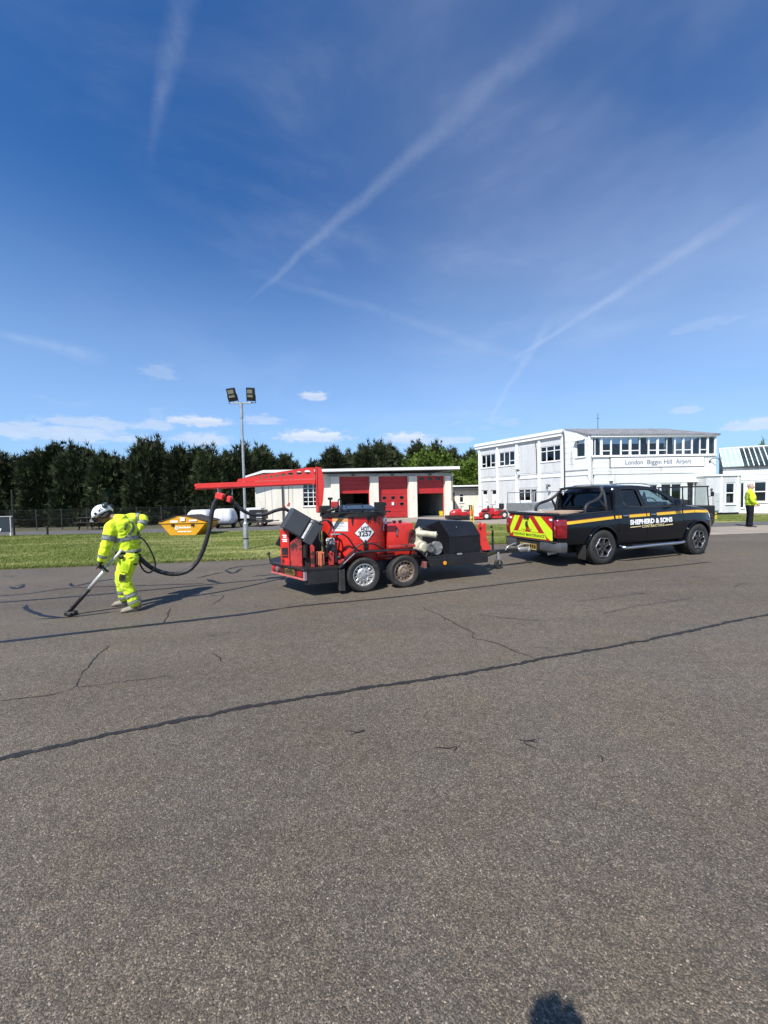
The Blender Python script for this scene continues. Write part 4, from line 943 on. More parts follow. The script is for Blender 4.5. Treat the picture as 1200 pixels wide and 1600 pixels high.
# pump and fittings in the recess between cabinet and kettle
bm = nb(); box(bm, -.58, -.46, .12, .24, .82, .93, .012); part('pump_gauge_box', bm, M('pump_grey', (.40, .40, .40), .5, dirt=(.1, .09, .08), ds=7, da=.52))
bm = nb(); cyl(bm, (-.52, .12, .76), (-.52, .34, .76), .075, nseg=16); part('pump', bm, MTAR, sm=True)
bm = nb(); box(bm, -.56, -.48, .11, .22, .48, .69, .01); part('pump_stand', bm, MREDW)
bm = nb(); box(bm, -.42, -.30, .14, .26, .49, .56, .01); box(bm, -.40, -.36, .15, .2, .56, .67, .005); part('pipe_block', bm, MREDW)
bm = nb(); cyl(bm, (-.44, .14, .52), (-.44, .14, .86), .022, nseg=8); cyl(bm, (-.50, .18, .60), (-.38, .14, .60), .028, nseg=8); part('riser_pipe', bm, MTAR, sm=True)
for x, y, z in ((-.60, .10, .90), (-.595, .10, .80), (-.54, .10, .70)):
    bm = nb(); sphere(bm, (x, y, z), .022, 8, 6); part('pipe_union', bm, MSIL if z > .75 else MREDW, sm=True)
bm = nb(); box(bm, -.74, -.63, .16, .34, .48, .70, .012); cyl(bm, (-.69, .15, .48), (-.69, .15, .70), .02, nseg=8); part('orange_block', bm, M('faded_orange', (.50, .14, .07), .6, var=.25, vs=9, dirt=(.06, .03, .02), ds=6, da=.55))
bm = nb(); box(bm, -.86, -.80, .12, .20, .475, .80, .006); prism(bm, [(-.865, .80), (-.795, .80), (-.83, .84)], lambda a, b, d: Vector((a, d, b)), .12, .20); part('stop_post', bm, MREDW)
# red rear cabinet and the dark motor beside it
CB = Fr((-1.30, .55), (-.86, .24))
bm = nb(); CB.box(bm, .0, .17, -.42, 0, .477, 1.08, .008); cbn = part('rear_cabinet', bm, MRED)
bm = nb(); prism(bm, [(.19, .477), (.40, .477), (.40, .92), (.33, .98), (.19, .86)], lambda a, b, d: CB.p(a, d, b), -.40, .012); part('cabinet_panel', bm, MREDW)
bm = nb(); CB.box(bm, .03, .14, .002, .014, .62, .645, .002); CB.box(bm, .03, .14, .002, .009, .66, .78, .002); part('cabinet_vent', bm, MTAR)
for zz, a, b in ((.985, .045, .125), (.955, .06, .12), (.915, .04, .13), (.885, .05, .13)):
    bm = nb(); CB.box(bm, a, b, .001, .004, zz-.010, zz+.010); obj('print_line', bm, MWHT, cbn)
bm = nb(); CB.box(bm, .175, .187, -.3, .02, .48, .98); CB.box(bm, .41, .50, -.40, -.06, .48, 1.0); part('motor_casing', bm, MTAR)
bm = nb(); cyl(bm, CB.p(.45, -.02, .62), CB.p(.45, -.02, .82), .045, nseg=12); part('motor', bm, MTAR, sm=True)
bm = nb(); box(bm, -1.0, -.62, .45, 1.2, .48, 1.15); part('inner_casing', bm, MTAR)
# tilted control cabinet: lid and body
CT = Matrix.Translation((-1.0, .30, .945)) @ Matrix(((-math.cos(R(32)), 0, math.sin(R(32)), 0), (0, 1, 0, 0), (math.sin(R(32)), 0, math.cos(R(32)), 0), (0, 0, 0, 1)))
bm = nb(); box(bm, 0, .345, 0, .36, 0, .375, .010, CT); cc_ = part('control_cabinet', bm, MGRY)
bm = nb(); box(bm, .022, .325, -.014, -.002, .02, .355, .005, CT); obj('cabinet_lid', bm, MGRY, cc_)
bm = nb(); box(bm, -.225, -.062, -.02, .34, -.03, .385, .010, CT); obj('cabinet_body', bm, MGRY, cc_)
bm = nb(); box(bm, -.060, -.002, .02, .30, .0, .37, .004, CT); obj('hinge_channel', bm, MTAR, cc_)
bm = nb(); box(bm, -.052, -.014, -.004, .016, .01, .30, .004, CT); obj('hinge_strip', bm, M('bright_strip', (.72, .72, .70), .4, var=.25, vs=22), cc_)
bm = nb(); box(bm, -.055, -.01, -.012, .012, .31, .36, .006, CT); obj('catch', bm, MSIL, cc_)
bm = nb(); box(bm, -.10, .25, .36, .42, -.30, .10, .0, CT); obj('cabinet_bracket', bm, MTAR, cc_)
# top of the kettle
bm = nb(); prism(bm, [(-.36, -.30), (.36, -.30), (.40, .30), (-.36, .34)], lambda a, b, d: Vector((KC.x+a+.02, KC.y+b, 1.345+d+.10*(b+.3))), 0, .045, .008); part('loading_hatch', bm, M('hatch_lid', (.018, .021, .028), .32, var=.3, vs=5, dirt=(.05, .05, .05), ds=7, da=.62))
bm = nb(); tube(bm, [(-.16, .48, 1.42), (-.16, .46, 1.47), (.14, .46, 1.47), (.14, .48, 1.42)], .012, 6); part('hatch_handle', bm, MTAR, sm=True)
bm = nb(); box(bm, .47, .64, .62, .80, 1.325, 1.50, .008); part('burner_box', bm, MTAR)
bm = nb(); box(bm, -.58, -.40, .62, .80, 1.33, 1.46, .01); cyl(bm, (-.46, .6, 1.36), (-.30, .5, 1.42), .03, nseg=8); cyl(bm, (-.3, .4, 1.33), (-.22, .55, 1.44), .022, nseg=8); part('agitator_drive', bm, MTAR)
bm = nb(); cyl(bm, (-.41, .62, 1.36), (-.41, .62, 1.58), .018, nseg=8); cyl(bm, (-.45, .62, 1.585), (-.37, .62, 1.585), .022, nseg=8); cyl(bm, (-.26, .64, 1.33), (-.26, .64, 1.55), .012, nseg=8); tube(bm, spline([(-.26, .64, 1.55), (-.24, .64, 1.57), (-.21, .64, 1.55), (-.2, .64, 1.40)], 4), .012, 6); part('vent_pipe', bm, MTAR, sm=True)
bm = nb(); box(bm, -.40, -.27, .60, .70, 1.42, 1.53, .012); part('relief_valve', bm, MREDW)
bm = nb(); box(bm, -.56, .60, .24, .30, 1.322, 1.345, .004); part('rim_angle', bm, MTAR)
for i in range(9):
    a = rnd.random()*6.28; q = .2+.3*rnd.random(); bm = nb(); sphere(bm, (KC.x+math.cos(a)*q, KC.y+math.sin(a)*q-.05, 1.33), .03+.03*rnd.random(), 8, 5, (1, 1, .6)); part('tar_lump', bm, MTAR, sm=True)
# second tank
bm = nb(); box(bm, .60, 1.14, .46, 1.22, .50, 1.09, .02, seg=2); t2 = part('fuel_tank', bm, M('tank_red', (.60, .030, .020), .38, var=.10, vs=3, dirt=(.22, .03, .03), ds=5, da=.62, coat=.15), sm=True)
for x in (.80, .92):
    bm = nb(); cyl(bm, (x, .60, 1.09), (x, .60, 1.125), .026, nseg=10); cyl(bm, (x, .60, 1.125), (x, .60, 1.145), .036, nseg=10); obj('filler_cap', bm, MTAR, t2)
bm = nb(); box(bm, .775, .80, .445, .459, .86, 1.02, .004); obj('tank_latch', bm, MTAR, t2); bm = nb(); box(bm, .782, .793, .438, .444, .88, 1.0); obj('latch_pin', bm, MSIL, t2)
bm = nb(); tube(bm, spline([(1.02, .43, .62), (1.02, .42, .78), (1.04, .42, .92), (1.09, .42, .96), (1.13, .42, .90), (1.10, .42, .76), (1.06, .42, .66)], 6), .018, 7); part('oil_hose', bm, MTAR, sm=True)
bm = nb(); tube(bm, spline([(.98, .40, .60), (1.03, .40, .72), (1.06, .40, .84)], 5), .014, 6); part('oil_hose', bm, MTAR, sm=True)
# cream burner, motor and blower in front of the engine cover
bm = nb(); box(bm, 1.16, 1.30, .42, .62, .50, .86, .014); part('white_casing', bm, MCREAM)
bm = nb(); cyl(bm, (1.20, .46, .92), (1.27, .40, .96), .06, .075, 14); tube(bm, spline([(1.20, .44, .90), (1.27, .34, .90), (1.36, .30, .885), (1.47, .24, .87)], 5), [.057]*15+[.05], 14); part('burner_blower', bm, MCREAM, sm=True)
bm = nb(); cyl(bm, (1.462, .245, .872), (1.49, .225, .868), .062, nseg=16); cyl(bm, (1.488, .226, .868), (1.50, .218, .866), .03, nseg=10); part('blower_cap', bm, MCREAM, sm=True)
bm = nb(); cyl(bm, (1.22, .52, .64), (1.24, .30, .64), .13, .12, 18); cyl(bm, (1.24, .30, .64), (1.25, .25, .64), .09, .07, 18); part('motor_body', bm, MCREAM, sm=True)
bm = nb(); lathe(bm, [(.085, -.0), (.085, -.03), (.055, -.035), (.05, -.015), (.02, -.02), (.001, -.02)], (1.36, .22, .64), 'y', 20); part('motor_fan_cover', bm, M('dull_grey', (.14, .14, .135), .5, var=.2, vs=9, dirt=(.05, .04, .03), ds=9, da=.5), sm=True)
bm = nb(); cyl(bm, (1.50, .30, .62), (1.51, .24, .62), .125, nseg=24); part('belt_guard', bm, M('guard_grey', (.22, .22, .205), .6, var=.15, vs=9, dirt=(.1, .08, .06), ds=8, da=.55), sm=True)
bm = nb(); cyl(bm, (1.22, .42, .56), (1.22, .42, .49), .05, nseg=10); tube(bm, spline([(1.30, .24, .54), (1.27, .22, .48), (1.24, .2, .42)], 4), .018, 6); tube(bm, spline([(1.20, .33, 1.02), (1.30, .30, 1.0), (1.40, .3, .93)], 4), .014, 6); part('fuel_line', bm, MTAR, sm=True)
bm = nb(); cyl(bm, (1.60, .26, .62), (1.60, .22, .62), .016, nseg=8); part('grease_cap', bm, MSIL)
# engine cover
bm = nb(); A_ = [(1.50, .27), (2.48, .27), (2.48, 1.30), (1.50, 1.30)]; T_ = [(1.74, .60), (2.44, .60), (2.44, 1.22), (1.74, 1.22)]
t_ = nb(); r0 = [t_.verts.new((a, b, .45)) for a, b in [(1.60, .27), (2.48, .27), (2.48, 1.30), (1.60, 1.30)]]; r1 = [t_.verts.new((a, b, .825)) for a, b in [(1.78, .27), (2.48, .27), (2.48, 1.30), (1.50, 1.30)]]; r2 = [t_.verts.new((a, b, z)) for a, b, z in [(1.70, .50, 1.12), (2.46, .50, 1.06), (2.46, 1.22, 1.06), (1.58, 1.22, 1.12)]]
r1[0].co = Vector((1.80, .27, .825)); r0[0].co = Vector((1.80, .27, .45)); r0[3].co = Vector((1.50, 1.30, .45))
for a, b in ((r0, r1), (r1, r2)):
    for i in range(4): t_.faces.new((a[i], a[(i+1) % 4], b[(i+1) % 4], b[i]))
t_.faces.new(r2); t_.faces.new(r0[::-1]); bmesh.ops.recalc_face_normals(t_, faces=t_.faces); bmesh.ops.bevel(t_, geom=list(t_.edges), offset=.012, segments=2, profile=.6, affect='EDGES'); merge(bm, t_)
ec = part('engine_cover', bm, MHOUS)
bm = nb(); box(bm, 1.81, 2.47, .258, .268, .808, .822, .002); obj('cover_seam', bm, MTAR, ec)
bm = nb(); box(bm, 2.02, 2.035, .40, .44, .965, .985, .003); obj('cover_catch', bm, MSIL, ec)
# front frame, drawbar, jack
for y0, y1 in ((.13, .21), (TW-.21, TW-.13)):
    bm = nb(); box(bm, 1.27, 2.56, y0, y1, .285, .443, .008); part('chassis_rail', bm, MBLK)
bm = nb(); cyl(bm, (1.60, .128, .35), (1.60, .112, .35), .036, nseg=16); part('side_marker', bm, MAMB)
bm = nb(); cyl(bm, (1.60, .129, .35), (1.60, .122, .35), .046, nseg=16); part('marker_ring', bm, MTAR)
bm = nb(); box(bm, 1.9, 2.0, .16, .19, .47, .50, .004); part('bolt_tab', bm, MSIL)
for x in (1.3, 2.47):
    bm = nb(); box(bm, x, x+.08, .212, TW-.212, .30, .44); part('cross_member', bm, MBLK)
bm = nb(); tube(bm, [(2.5, .3, .37), (3.15, .74, .36)], .045, 8); part('drawbar_arm', bm, MBLK)
bm = nb(); tube(bm, [(2.5, TW-.3, .37), (3.15, .88, .36)], .045, 8); part('drawbar_arm', bm, MBLK)
bm = nb(); box(bm, 3.05, 3.85, .77, .86, .31, .40, .01); part('drawbar', bm, MBLK)
bm = nb(); box(bm, 3.80, 4.12, .765, .865, .335, .41, .02); sphere(bm, (4.12, .815, .35), .065, 12, 8); part('coupling_head', bm, MGALV, sm=True)
bm = nb(); tube(bm, spline([(3.80, .80, .42), (3.92, .80, .47), (4.05, .80, .48), (4.14, .80, .46)], 5), .018, 7); part('coupling_lever', bm, MGALV, sm=True)
bm = nb(); tube(bm, spline([(3.55, .84, .40), (3.7, .90, .36), (3.9, .92, .33), (4.2, .98, .42)], 5), .014, 6); part('brake_cable', bm, MTAR, sm=True)
bm = nb(); tube(bm, spline([(3.45, .75, .38), (3.50, .73, .46), (3.62, .74, .50), (3.74, .76, .52)], 5), .012, 6); part('hand_brake', bm, MGALV, sm=True)
bm = nb(); cyl(bm, (3.10, .72, .42), (3.10, .72, .84), .022, nseg=10); part('jockey_handle', bm, MTAR)
bm = nb(); cyl(bm, (3.24, .72, .36), (3.24, .72, .16), .024, nseg=10); tube(bm, [(3.24, .66, .30), (3.24, .67, .105)], .010, 6); tube(bm, [(3.24, .78, .30), (3.24, .77, .105)], .010, 6); part('jockey_fork', bm, MGALV)
bm = nb(); lathe(bm, [(.05, -.025), (.09, -.03), (.102, -.015), (.102, .015), (.09, .03), (.05, .025), (.02, .03), (.02, -.03), (.05, -.025)], (3.24, .72, .102), 'y', 24); part('jockey_wheel', bm, MTYR, sm=True)
for y0 in (.56, .70):
    bm = nb(); prism(bm, [(2.68, .45), (2.94, .45), (2.90, .52), (2.83, .72), (2.82, 1.0), (2.77, 1.02), (2.73, .98), (2.70, .70)], lambda a, b, d: Vector((a, d, b)), y0, y0+.02, .003); part('jack_plate', bm, MRED2)
bm = nb(); cyl(bm, (2.78, .582, .90), (2.78, .70, .90), .025, nseg=10); cyl(bm, (2.77, .582, .62), (2.77, .70, .62), .03, nseg=10); part('jack_pin', bm, MTAR)
bm = nb(); tube(bm, [(2.79, .64, .80), (2.95, .64, .50), (2.98, .64, .44)], .022, 8); tube(bm, [(2.84, .64, .76), (2.96, .60, .80)], .010, 6); part('jack_strut', bm, MRED2)
bm = nb(); cyl(bm, (2.97, .60, .92), (3.0, .60, .92), .022, nseg=8); part('jack_knob', bm, MTAR)
# boom
by = .90
bm = nb(); box(bm, -.60, -.45, by-.07, by+.07, 1.33, 1.45, .008); part('mast_foot', bm, MRED2)
bm = nb(); prism(bm, [(-.585, 1.42), (-.52, 1.42), (-.49, 1.55), (-.465, 1.80), (-.475, 2.0), (-.505, 2.15), (-.585, 2.16)], lambda a, b, d: Vector((a, d, b)), by-.05, by+.05, .006); part('mast', bm, MRED2)
bm = nb(); box(bm, -.605, -.588, by-.065, by+.065, 1.34, 2.165, .004); part('mast_flange', bm, MRED2)
bm = nb(); prism(bm, [(-2.58, 1.775), (-.89, 1.835), (-.62, 1.845), (-.62, 1.945), (-2.58, 1.875)], lambda a, b, d: Vector((a, d, b)), by-.045, by+.045, .006); bmn = part('boom', bm, MRED2)
bm = nb(); prism(bm, [(-2.575, 1.80), (-.70, 1.862), (-.70, 1.875), (-2.575, 1.815)], lambda a, b, d: Vector((a, d, b)), by-.056, by-.0465); obj('boom_rib', bm, MRED2, bmn)
# gusset plate with lightening holes
outer = [(-1.95, 1.905), (-.628, 1.955), (-.628, 2.155), (-.78, 2.15), (-1.30, 2.065), (-1.93, 1.95)]
holes = []
for cx, cz, rx, rz in [(-.75, 2.075, .056, .036), (-.90, 2.055, .050, .033), (-1.05, 2.038, .044, .030), (-1.175, 2.020, .038, .028), (-1.285, 2.004, .033, .025), (-1.385, 1.990, .028, .022), (-1.475, 1.977, .024, .019), (-1.555, 1.966, .018, .015)]:
    holes.append([(cx+rx*math.cos(2*math.pi*i/14), cz+rz*math.sin(2*math.pi*i/14)) for i in range(14)])
def plate_with_holes(outer, holes, fn, d0, d1):
    t = nb(); es = []
    for lp in [outer]+holes:
        vs = [t.verts.new((a, 0, b)) for a, b in lp]; es += [t.edges.new((vs[i], vs[(i+1) % len(vs)])) for i in range(len(vs))]
    bmesh.ops.triangle_fill(t, use_beauty=True, use_dissolve=False, edges=es)
    r = bmesh.ops.extrude_face_region(t, geom=list(t.faces)); top_ = [q for q in r['geom'] if isinstance(q, bmesh.types.BMVert)]; ts = set(top_)
    for v in t.verts: v.co = fn(v.co.x, v.co.z, d1 if v in ts else d0)
    return t
bm = plate_with_holes(outer, holes, lambda a, b, d: Vector((a, d, b)), by-.012, by+.012); part('gusset_plate', bm, MRED2)
bm = nb(); tube(bm, [(-2.575, by, 1.825), (-2.60, by, 1.825)], [.05, .045], 4); part('boom_end_cap', bm, MRED2)
bm = nb(); cyl(bm, (-2.22, by, 1.79), (-2.22, by, 1.73), .008, nseg=6); part('hanger_rod', bm, MGALV)
bm = nb(); cyl(bm, (-2.03, by, 1.795), (-2.03, by, 1.68), .005, nseg=6); part('hanger_wire', bm, MGALV)
# ================================================================== BLACK PICKUP
MPNT = M('black_car_paint', (.0038, .0048, .0075), .20, var=.08, vs=2, coat=.55, spec=.15, dirt=(.010, .010, .010), ds=4, da=.64)
MBPL = M('black_plastic', (.020, .020, .021), .55, var=.12, vs=9, dirt=(.05, .047, .04), ds=6, da=.62)
MCHR = M('chrome', (.62, .63, .64), .14, metal=1.0, var=.05)
MRAIL = M('satin_silver', (.55, .56, .57), .3, metal=.8, var=.05)
MYEL = M('yellow_stripe', (.72, .44, .02), .4, var=.05, vs=5, dirt=(.45, .28, .03), ds=9, da=.68)
MFLY = M('fluorescent_yellow', (.62, .82, .02), .4, var=.05, vs=6, dirt=(.40, .50, .05), ds=8, da=.66)
MFRD = M('reflective_red', (.45, .012, .016), .4, var=.08, vs=8, dirt=(.25, .02, .02), ds=8, da=.62)
MSEAT = M('seat_fabric', (.020, .020, .022), .8, var=.2, vs=9)
MWOOD = M('plywood', (.42, .30, .20), .7, var=.18, vs=6, stretch=(1, 6, 1), dirt=(.35, .24, .16), ds=5, da=.56)
GC = glass('car_glass', (.72, .80, .80), .09)
GP = glass('privacy_glass', (.10, .12, .13), .10)
MALU = M('machined_alloy', (.62, .62, .62), .28, metal=.9, var=.06)
TK = thing('pickup_truck', 'black double-cab pickup with yellow side stripe, SHEPHERD & SONS lettering and chevron tailgate', 'pickup', (4.81, 8.41, 0), R(19.8))
def tp(name, bm, mt, par=None, sm=False): return obj(name, bm, mt, par or TK, smooth=sm)
YC, HW = .925, .905
def lerp(x, xs, ys): return float(np.interp(x, xs, ys))
def inset(s):
    r = 0.0
    if s < -.85: r += .10*min(1, (-.85-s)/.32)**2
    if s > 3.3: r += .24*min(1.1, (s-3.3)/.72)**2.8
    return r
ZT = ([-1.2, -1.0, .38, .44, 1.5, 2.7, 2.95, 3.3, 3.6, 3.8, 3.92, 3.99], [1.115, 1.135, 1.185, 1.235, 1.215, 1.215, 1.215, 1.17, 1.115, 1.05, .96, .84])
ZB = ([-1.2, -.9, -.4, .5, 2.6, 3.5, 3.99], [.50, .46, .44, .40, .40, .40, .36])
CROWN = ([-1.2, .38, 2.8, 2.95, 3.3, 3.7, 3.99], [.0, .0, .0, .05, .075, .06, .03])
def offs(s, z):
    """how far the flank lies inside its widest line"""
    zt = lerp(s, *ZT); zb = lerp(s, *ZB)
    t = (z-zb)/(zt-zb)
    o = lerp(t, [0, .05, .25, .48, .66, .72, .85, .97, 1.0], [.10, .04, .008, .0, .006, .020, .034, .055, .075])
    return o+inset(s)
def side(s, z, d=0.0, far=False):
    y = HW-offs(s, z)+d
    return Vector((s, YC+y if far else YC-y, z))
SS = [-1.16, -1.12, -1.05, -.95, -.8, -.5, -.2, .1, .37, .385, .44, .455, .8, 1.2, 1.6, 2.0, 2.4, 2.7, 2.85, 2.95, 3.1, 3.3, 3.45, 3.6, 3.72, 3.82, 3.90, 3.96, 3.99]
rings = []
for s in SS:
    zt = lerp(s, *ZT); zb = lerp(s, *ZB); cr = lerp(s, *CROWN); tl = [0, .05, .25, .48, .62, .68, .74, .85, .95, 1.0]
    nr = [side(s, zb+(zt-zb)*t) for t in tl]; fr_ = [side(s, zb+(zt-zb)*t, far=True) for t in tl]
    w_ = YC-nr[-1].y
    topn = [Vector((s, YC-w_*q, zt+.018*(1-q)**.3+cr*(1-q*q))) for q in (.94, .8, .55, .25, 0, -.25, -.55, -.8, -.94)]
    rings.append([Vector((s, YC-.4, zb))]+nr+topn+fr_[::-1]+[Vector((s, YC+.4, zb))])
bm = nb(); loft(bm, rings); bmesh.ops.recalc_face_normals(bm, faces=bm.faces)
cut = nb()
for x in (0, 3.16):
    for y0, y1 in ((-.2, .34), (1.51, 2.05)): cyl(cut, (x, y0, .40), (x, y1, .40), .435, nseg=40)
    box(cut, x-.40, x+.40, -.2, .34, .1, .36); box(cut, x-.40, x+.40, 1.51, 2.05, .1, .36)
bmesh.ops.recalc_face_normals(cut, faces=cut.faces); cm_ = bpy.data.meshes.new('arch'); cut.to_mesh(cm_); cut.free(); co_ = bpy.data.objects.new('arch', cm_); COL.objects.link(co_)
me = with_mods(bm, [('BOOLEAN', dict(operation='DIFFERENCE', object=co_, solver='EXACT', use_self=True))]); bpy.data.objects.remove(co_)
body = obj('body', me, [MPNT], TK, smooth=True)
# arches: dark liner lip
for x in (0, 3.16):
    for far in (False, True):
        bm = nb(); pts = []
        for i in range(25):
            a = R(-8+196*i/24); pts.append(Vector((x+.447*math.cos(a), 0, .40+.447*math.sin(a))))
        pts = [side(p.x, max(p.z, .42), .012, far)+Vector((0, 0, min(0, p.z-.42))) for p in pts]
        tube(bm, pts, [(.034, .022)]*len(pts), 8, ref=(0, 1, 0)); tp('wheel_arch', bm, MPNT if True else MBPL, sm=True)
        bm = nb(); y0, y1 = (.34, .36) if not far else (1.49, 1.51); cyl(bm, (x, y0, .40), (x, y1, .40), .44, nseg=24); tp('arch_liner', bm, MBPL)
# wheels
def alloy(x, far):
    y = .0 if not far else 2*YC; sg = -1 if not far else 1; r = .382; c = (x, y, r)
    bm = nb(); rr = .235
    pr = [(rr, .03), (rr+.01, .010), (rr+.05, -.002), (r*.90, -.004), (r*.955, .010), (r*.99, .03), (r, .06), (r, .13), (r, .20), (r*.98, .235), (r*.9, .25), (rr, .24), (rr-.01, .12), (rr, .03)]
    lathe(bm, [(a, b*-sg) for a, b in pr], c, 'y', 48); ty = tp('wheel', bm, MTYR, sm=True)
    tb = nb()
    for i in range(54):
        for (o0, o1, sh) in ((.022, .085, 0), (.092, .16, .5), (.168, .235, 0)):
            mx = Matrix.Translation(Vector(c)) @ Matrix.Rotation(2*math.pi*(i+sh)/54, 4, 'Y'); y0, y1 = sorted((o0*-sg, o1*-sg)); box(tb, -.015, .015, y0, y1, r-.01, r+.005, 0, mx)
    obj('tread', tb, MTYR, ty)['kind'] = 'stuff'
    bm = nb(); lathe(bm, [(a, b*-sg) for a, b in [(rr+.004, .022), (rr+.002, .008), (rr-.012, .008), (rr-.018, .05), (rr-.02, .16), (.02, .17)]], c, 'y', 40); obj('rim_barrel', bm, MBPL, ty, smooth=True)
    for i in range(6):
        a0 = 2*math.pi*i/6+.1; mx = Matrix.Translation(Vector(c)) @ Matrix.Rotation(a0, 4, 'Y')
        bm = nb(); prism(bm, [(-.040, .05), (-.026, .13), (-.052, .205), (-.045, .226), (.045, .226), (.052, .205), (.026, .13), (.040, .05)], lambda a, b, d: mx @ Vector((a, d*-sg, b)), .012, .05, .004); sp_ = obj('spoke', bm, MBPL, ty)
        bm = nb(); pts = []
        # machined rim segment: follows the lobed outline between spokes
        for j in range(9):
            t = -.5+j/8; rad = .222-.030*math.cos(t*2*math.pi)*.5-.012; ang = t*2*math.pi/6
            pts.append(mx @ Vector((math.sin(ang)*rad, .006*-sg, math.cos(ang)*rad)))
        tube(bm, pts, [(.0115, .007)]*9, 6, ref=(0, 1, 0)); obj('machined_edge', bm, MALU, ty, smooth=True)
        bm = nb(); tube(bm, [mx @ Vector((.020, .010*-sg, .06)), mx @ Vector((.014, .010*-sg, .13)), mx @ Vector((.034, .010*-sg, .19))], .0035, 4); obj('machined_line', bm, MALU, ty)
    bm = nb(); cyl(bm, (x, y+.045*-sg, r), (x, y+.008*-sg, r), .055, .04, 16); obj('hub_cap', bm, MBPL, ty)
    bm = nb(); cyl(bm, (x, y+.15*-sg, r), (x, y+.12*-sg, r), .15, nseg=24); obj('brake_disc', bm, MRUST, ty)
for x in (0, 3.16):
    for far in (False, True): alloy(x, far)
# door skins, a few millimetres proud with gaps between
def skin(name, s0, s1, zlo, zhi, d=.004, n_=(8, 7), edges=None, mt=None, par=None, far=False, slant=(0, 0)):
    bm = nb(); V = []
    for i in range(n_[0]+1):
        for j in range(n_[1]+1):
            z = zlo+(zhi-zlo)*j/n_[1]; s = (s0+slant[0]*j/n_[1])+((s1+slant[1]*j/n_[1])-(s0+slant[0]*j/n_[1]))*i/n_[0]
            V.append(bm.verts.new(side(s, z, d, far)))
    for i in range(n_[0]):
        for j in range(n_[1]):
            a = i*(n_[1]+1)+j; bm.faces.new((V[a], V[a+n_[1]+1], V[a+n_[1]+2], V[a+1]))
    r = bmesh.ops.extrude_face_region(bm, geom=list(bm.faces))
    for v in r['geom']:
        if isinstance(v, bmesh.types.BMVert): v.co.y += (.012 if not far else -.012)
    return obj(name, bm, mt or MPNT, par or TK, smooth=True)
doors = {}
for far in (False, True):
    d1 = skin('door', .50, 1.375, .47, 1.205, far=far, slant=(-.02, -.01), n_=(10, 9)); d2 = skin('door', 1.39, 2.56, .47, 1.195, far=far, slant=(-.01, .06), n_=(12, 9))
    if not far: doors = {1: d1, 2: d2}
    for d_, s0 in ((d1, .60), (d2, 1.50)):
        bm = nb(); pts = [side(s0+t*.20, 1.055, .012+.030*math.sin(math.pi*(.15+.7*t)), far) for t in [i/6 for i in range(7)]]; tube(bm, pts, [(.012, .017)]*7, 8, ref=(0, 1, 0)); obj('handle', bm, MCHR, d_, smooth=True)
skin('wing', 2.64, 3.06, .80, 1.17, n_=(5, 6)); skin('bed_side', -.98, .36, .86, 1.13, n_=(12, 5)); skin('bed_side', -.98, .36, .86, 1.13, n_=(12, 5), far=True)
# stripe, lettering
def strip(s0, s1, z0a, z0b, hgt, mt, par, d=.0085):
    bm = nb(); n_ = max(3, int((s1-s0)/.08)); V = []
    for i in range(n_+1):
        s = s0+(s1-s0)*i/n_; zc = z0a+(z0b-z0a)*i/n_; V.append((bm.verts.new(side(s, zc-hgt/2, d)), bm.verts.new(side(s, zc+hgt/2, d))))
    for a, b in zip(V[:-1], V[1:]): bm.faces.new((a[0], b[0], b[1], a[1]))
    return obj('stripe', bm, mt, par)
zst = lambda s: lerp(s, [-1.0, 0, .4, 1.4, 2.6, 3.2, 3.7], [.955, 1.005, 1.03, 1.05, 1.075, 1.085, 1.055])
for a, b, par in [(-1.0, .35, TK), (.40, .49, TK), (.51, .585, doors[1]), (.82, 1.37, doors[1]), (1.395, 1.485, doors[2]), (1.715, 2.59, doors[2]), (2.64, 3.06, TK), (3.07, 3.68, TK)]:
    strip(a, b, zst(a), zst(b), .062, MYEL, par)
    strip(a, b, zst(a)+.040, zst(b)+.040, .008, M('thin_red_line', (.25, .03, .02), .5), par)
bm = nb(); text_on(bm, 'SHEPHERD & SONS', .145, lambda x, y: side(1.52+x, .905+y+.012*x, .0095), bold=.0085, width=1.40, spacing=1.02); obj('lettering', bm, MWHT, doors[2])
bm = nb(); text_on(bm, 'CONTRACTING', .085, lambda x, y: side(1.56+x, .795+y+.012*x, .0095), bold=.003, width=.74, spacing=1.2); obj('lettering', bm, M('cream_vinyl', (.72, .62, .30), .4), doors[2])
for a, b in ((.82, 1.165), (1.955, 2.23)): strip(a, b, .787, .799, .020, M('cream_vinyl', (.72, .62, .30), .4), doors[1] if a < 1 else doors[2], d=.0095)
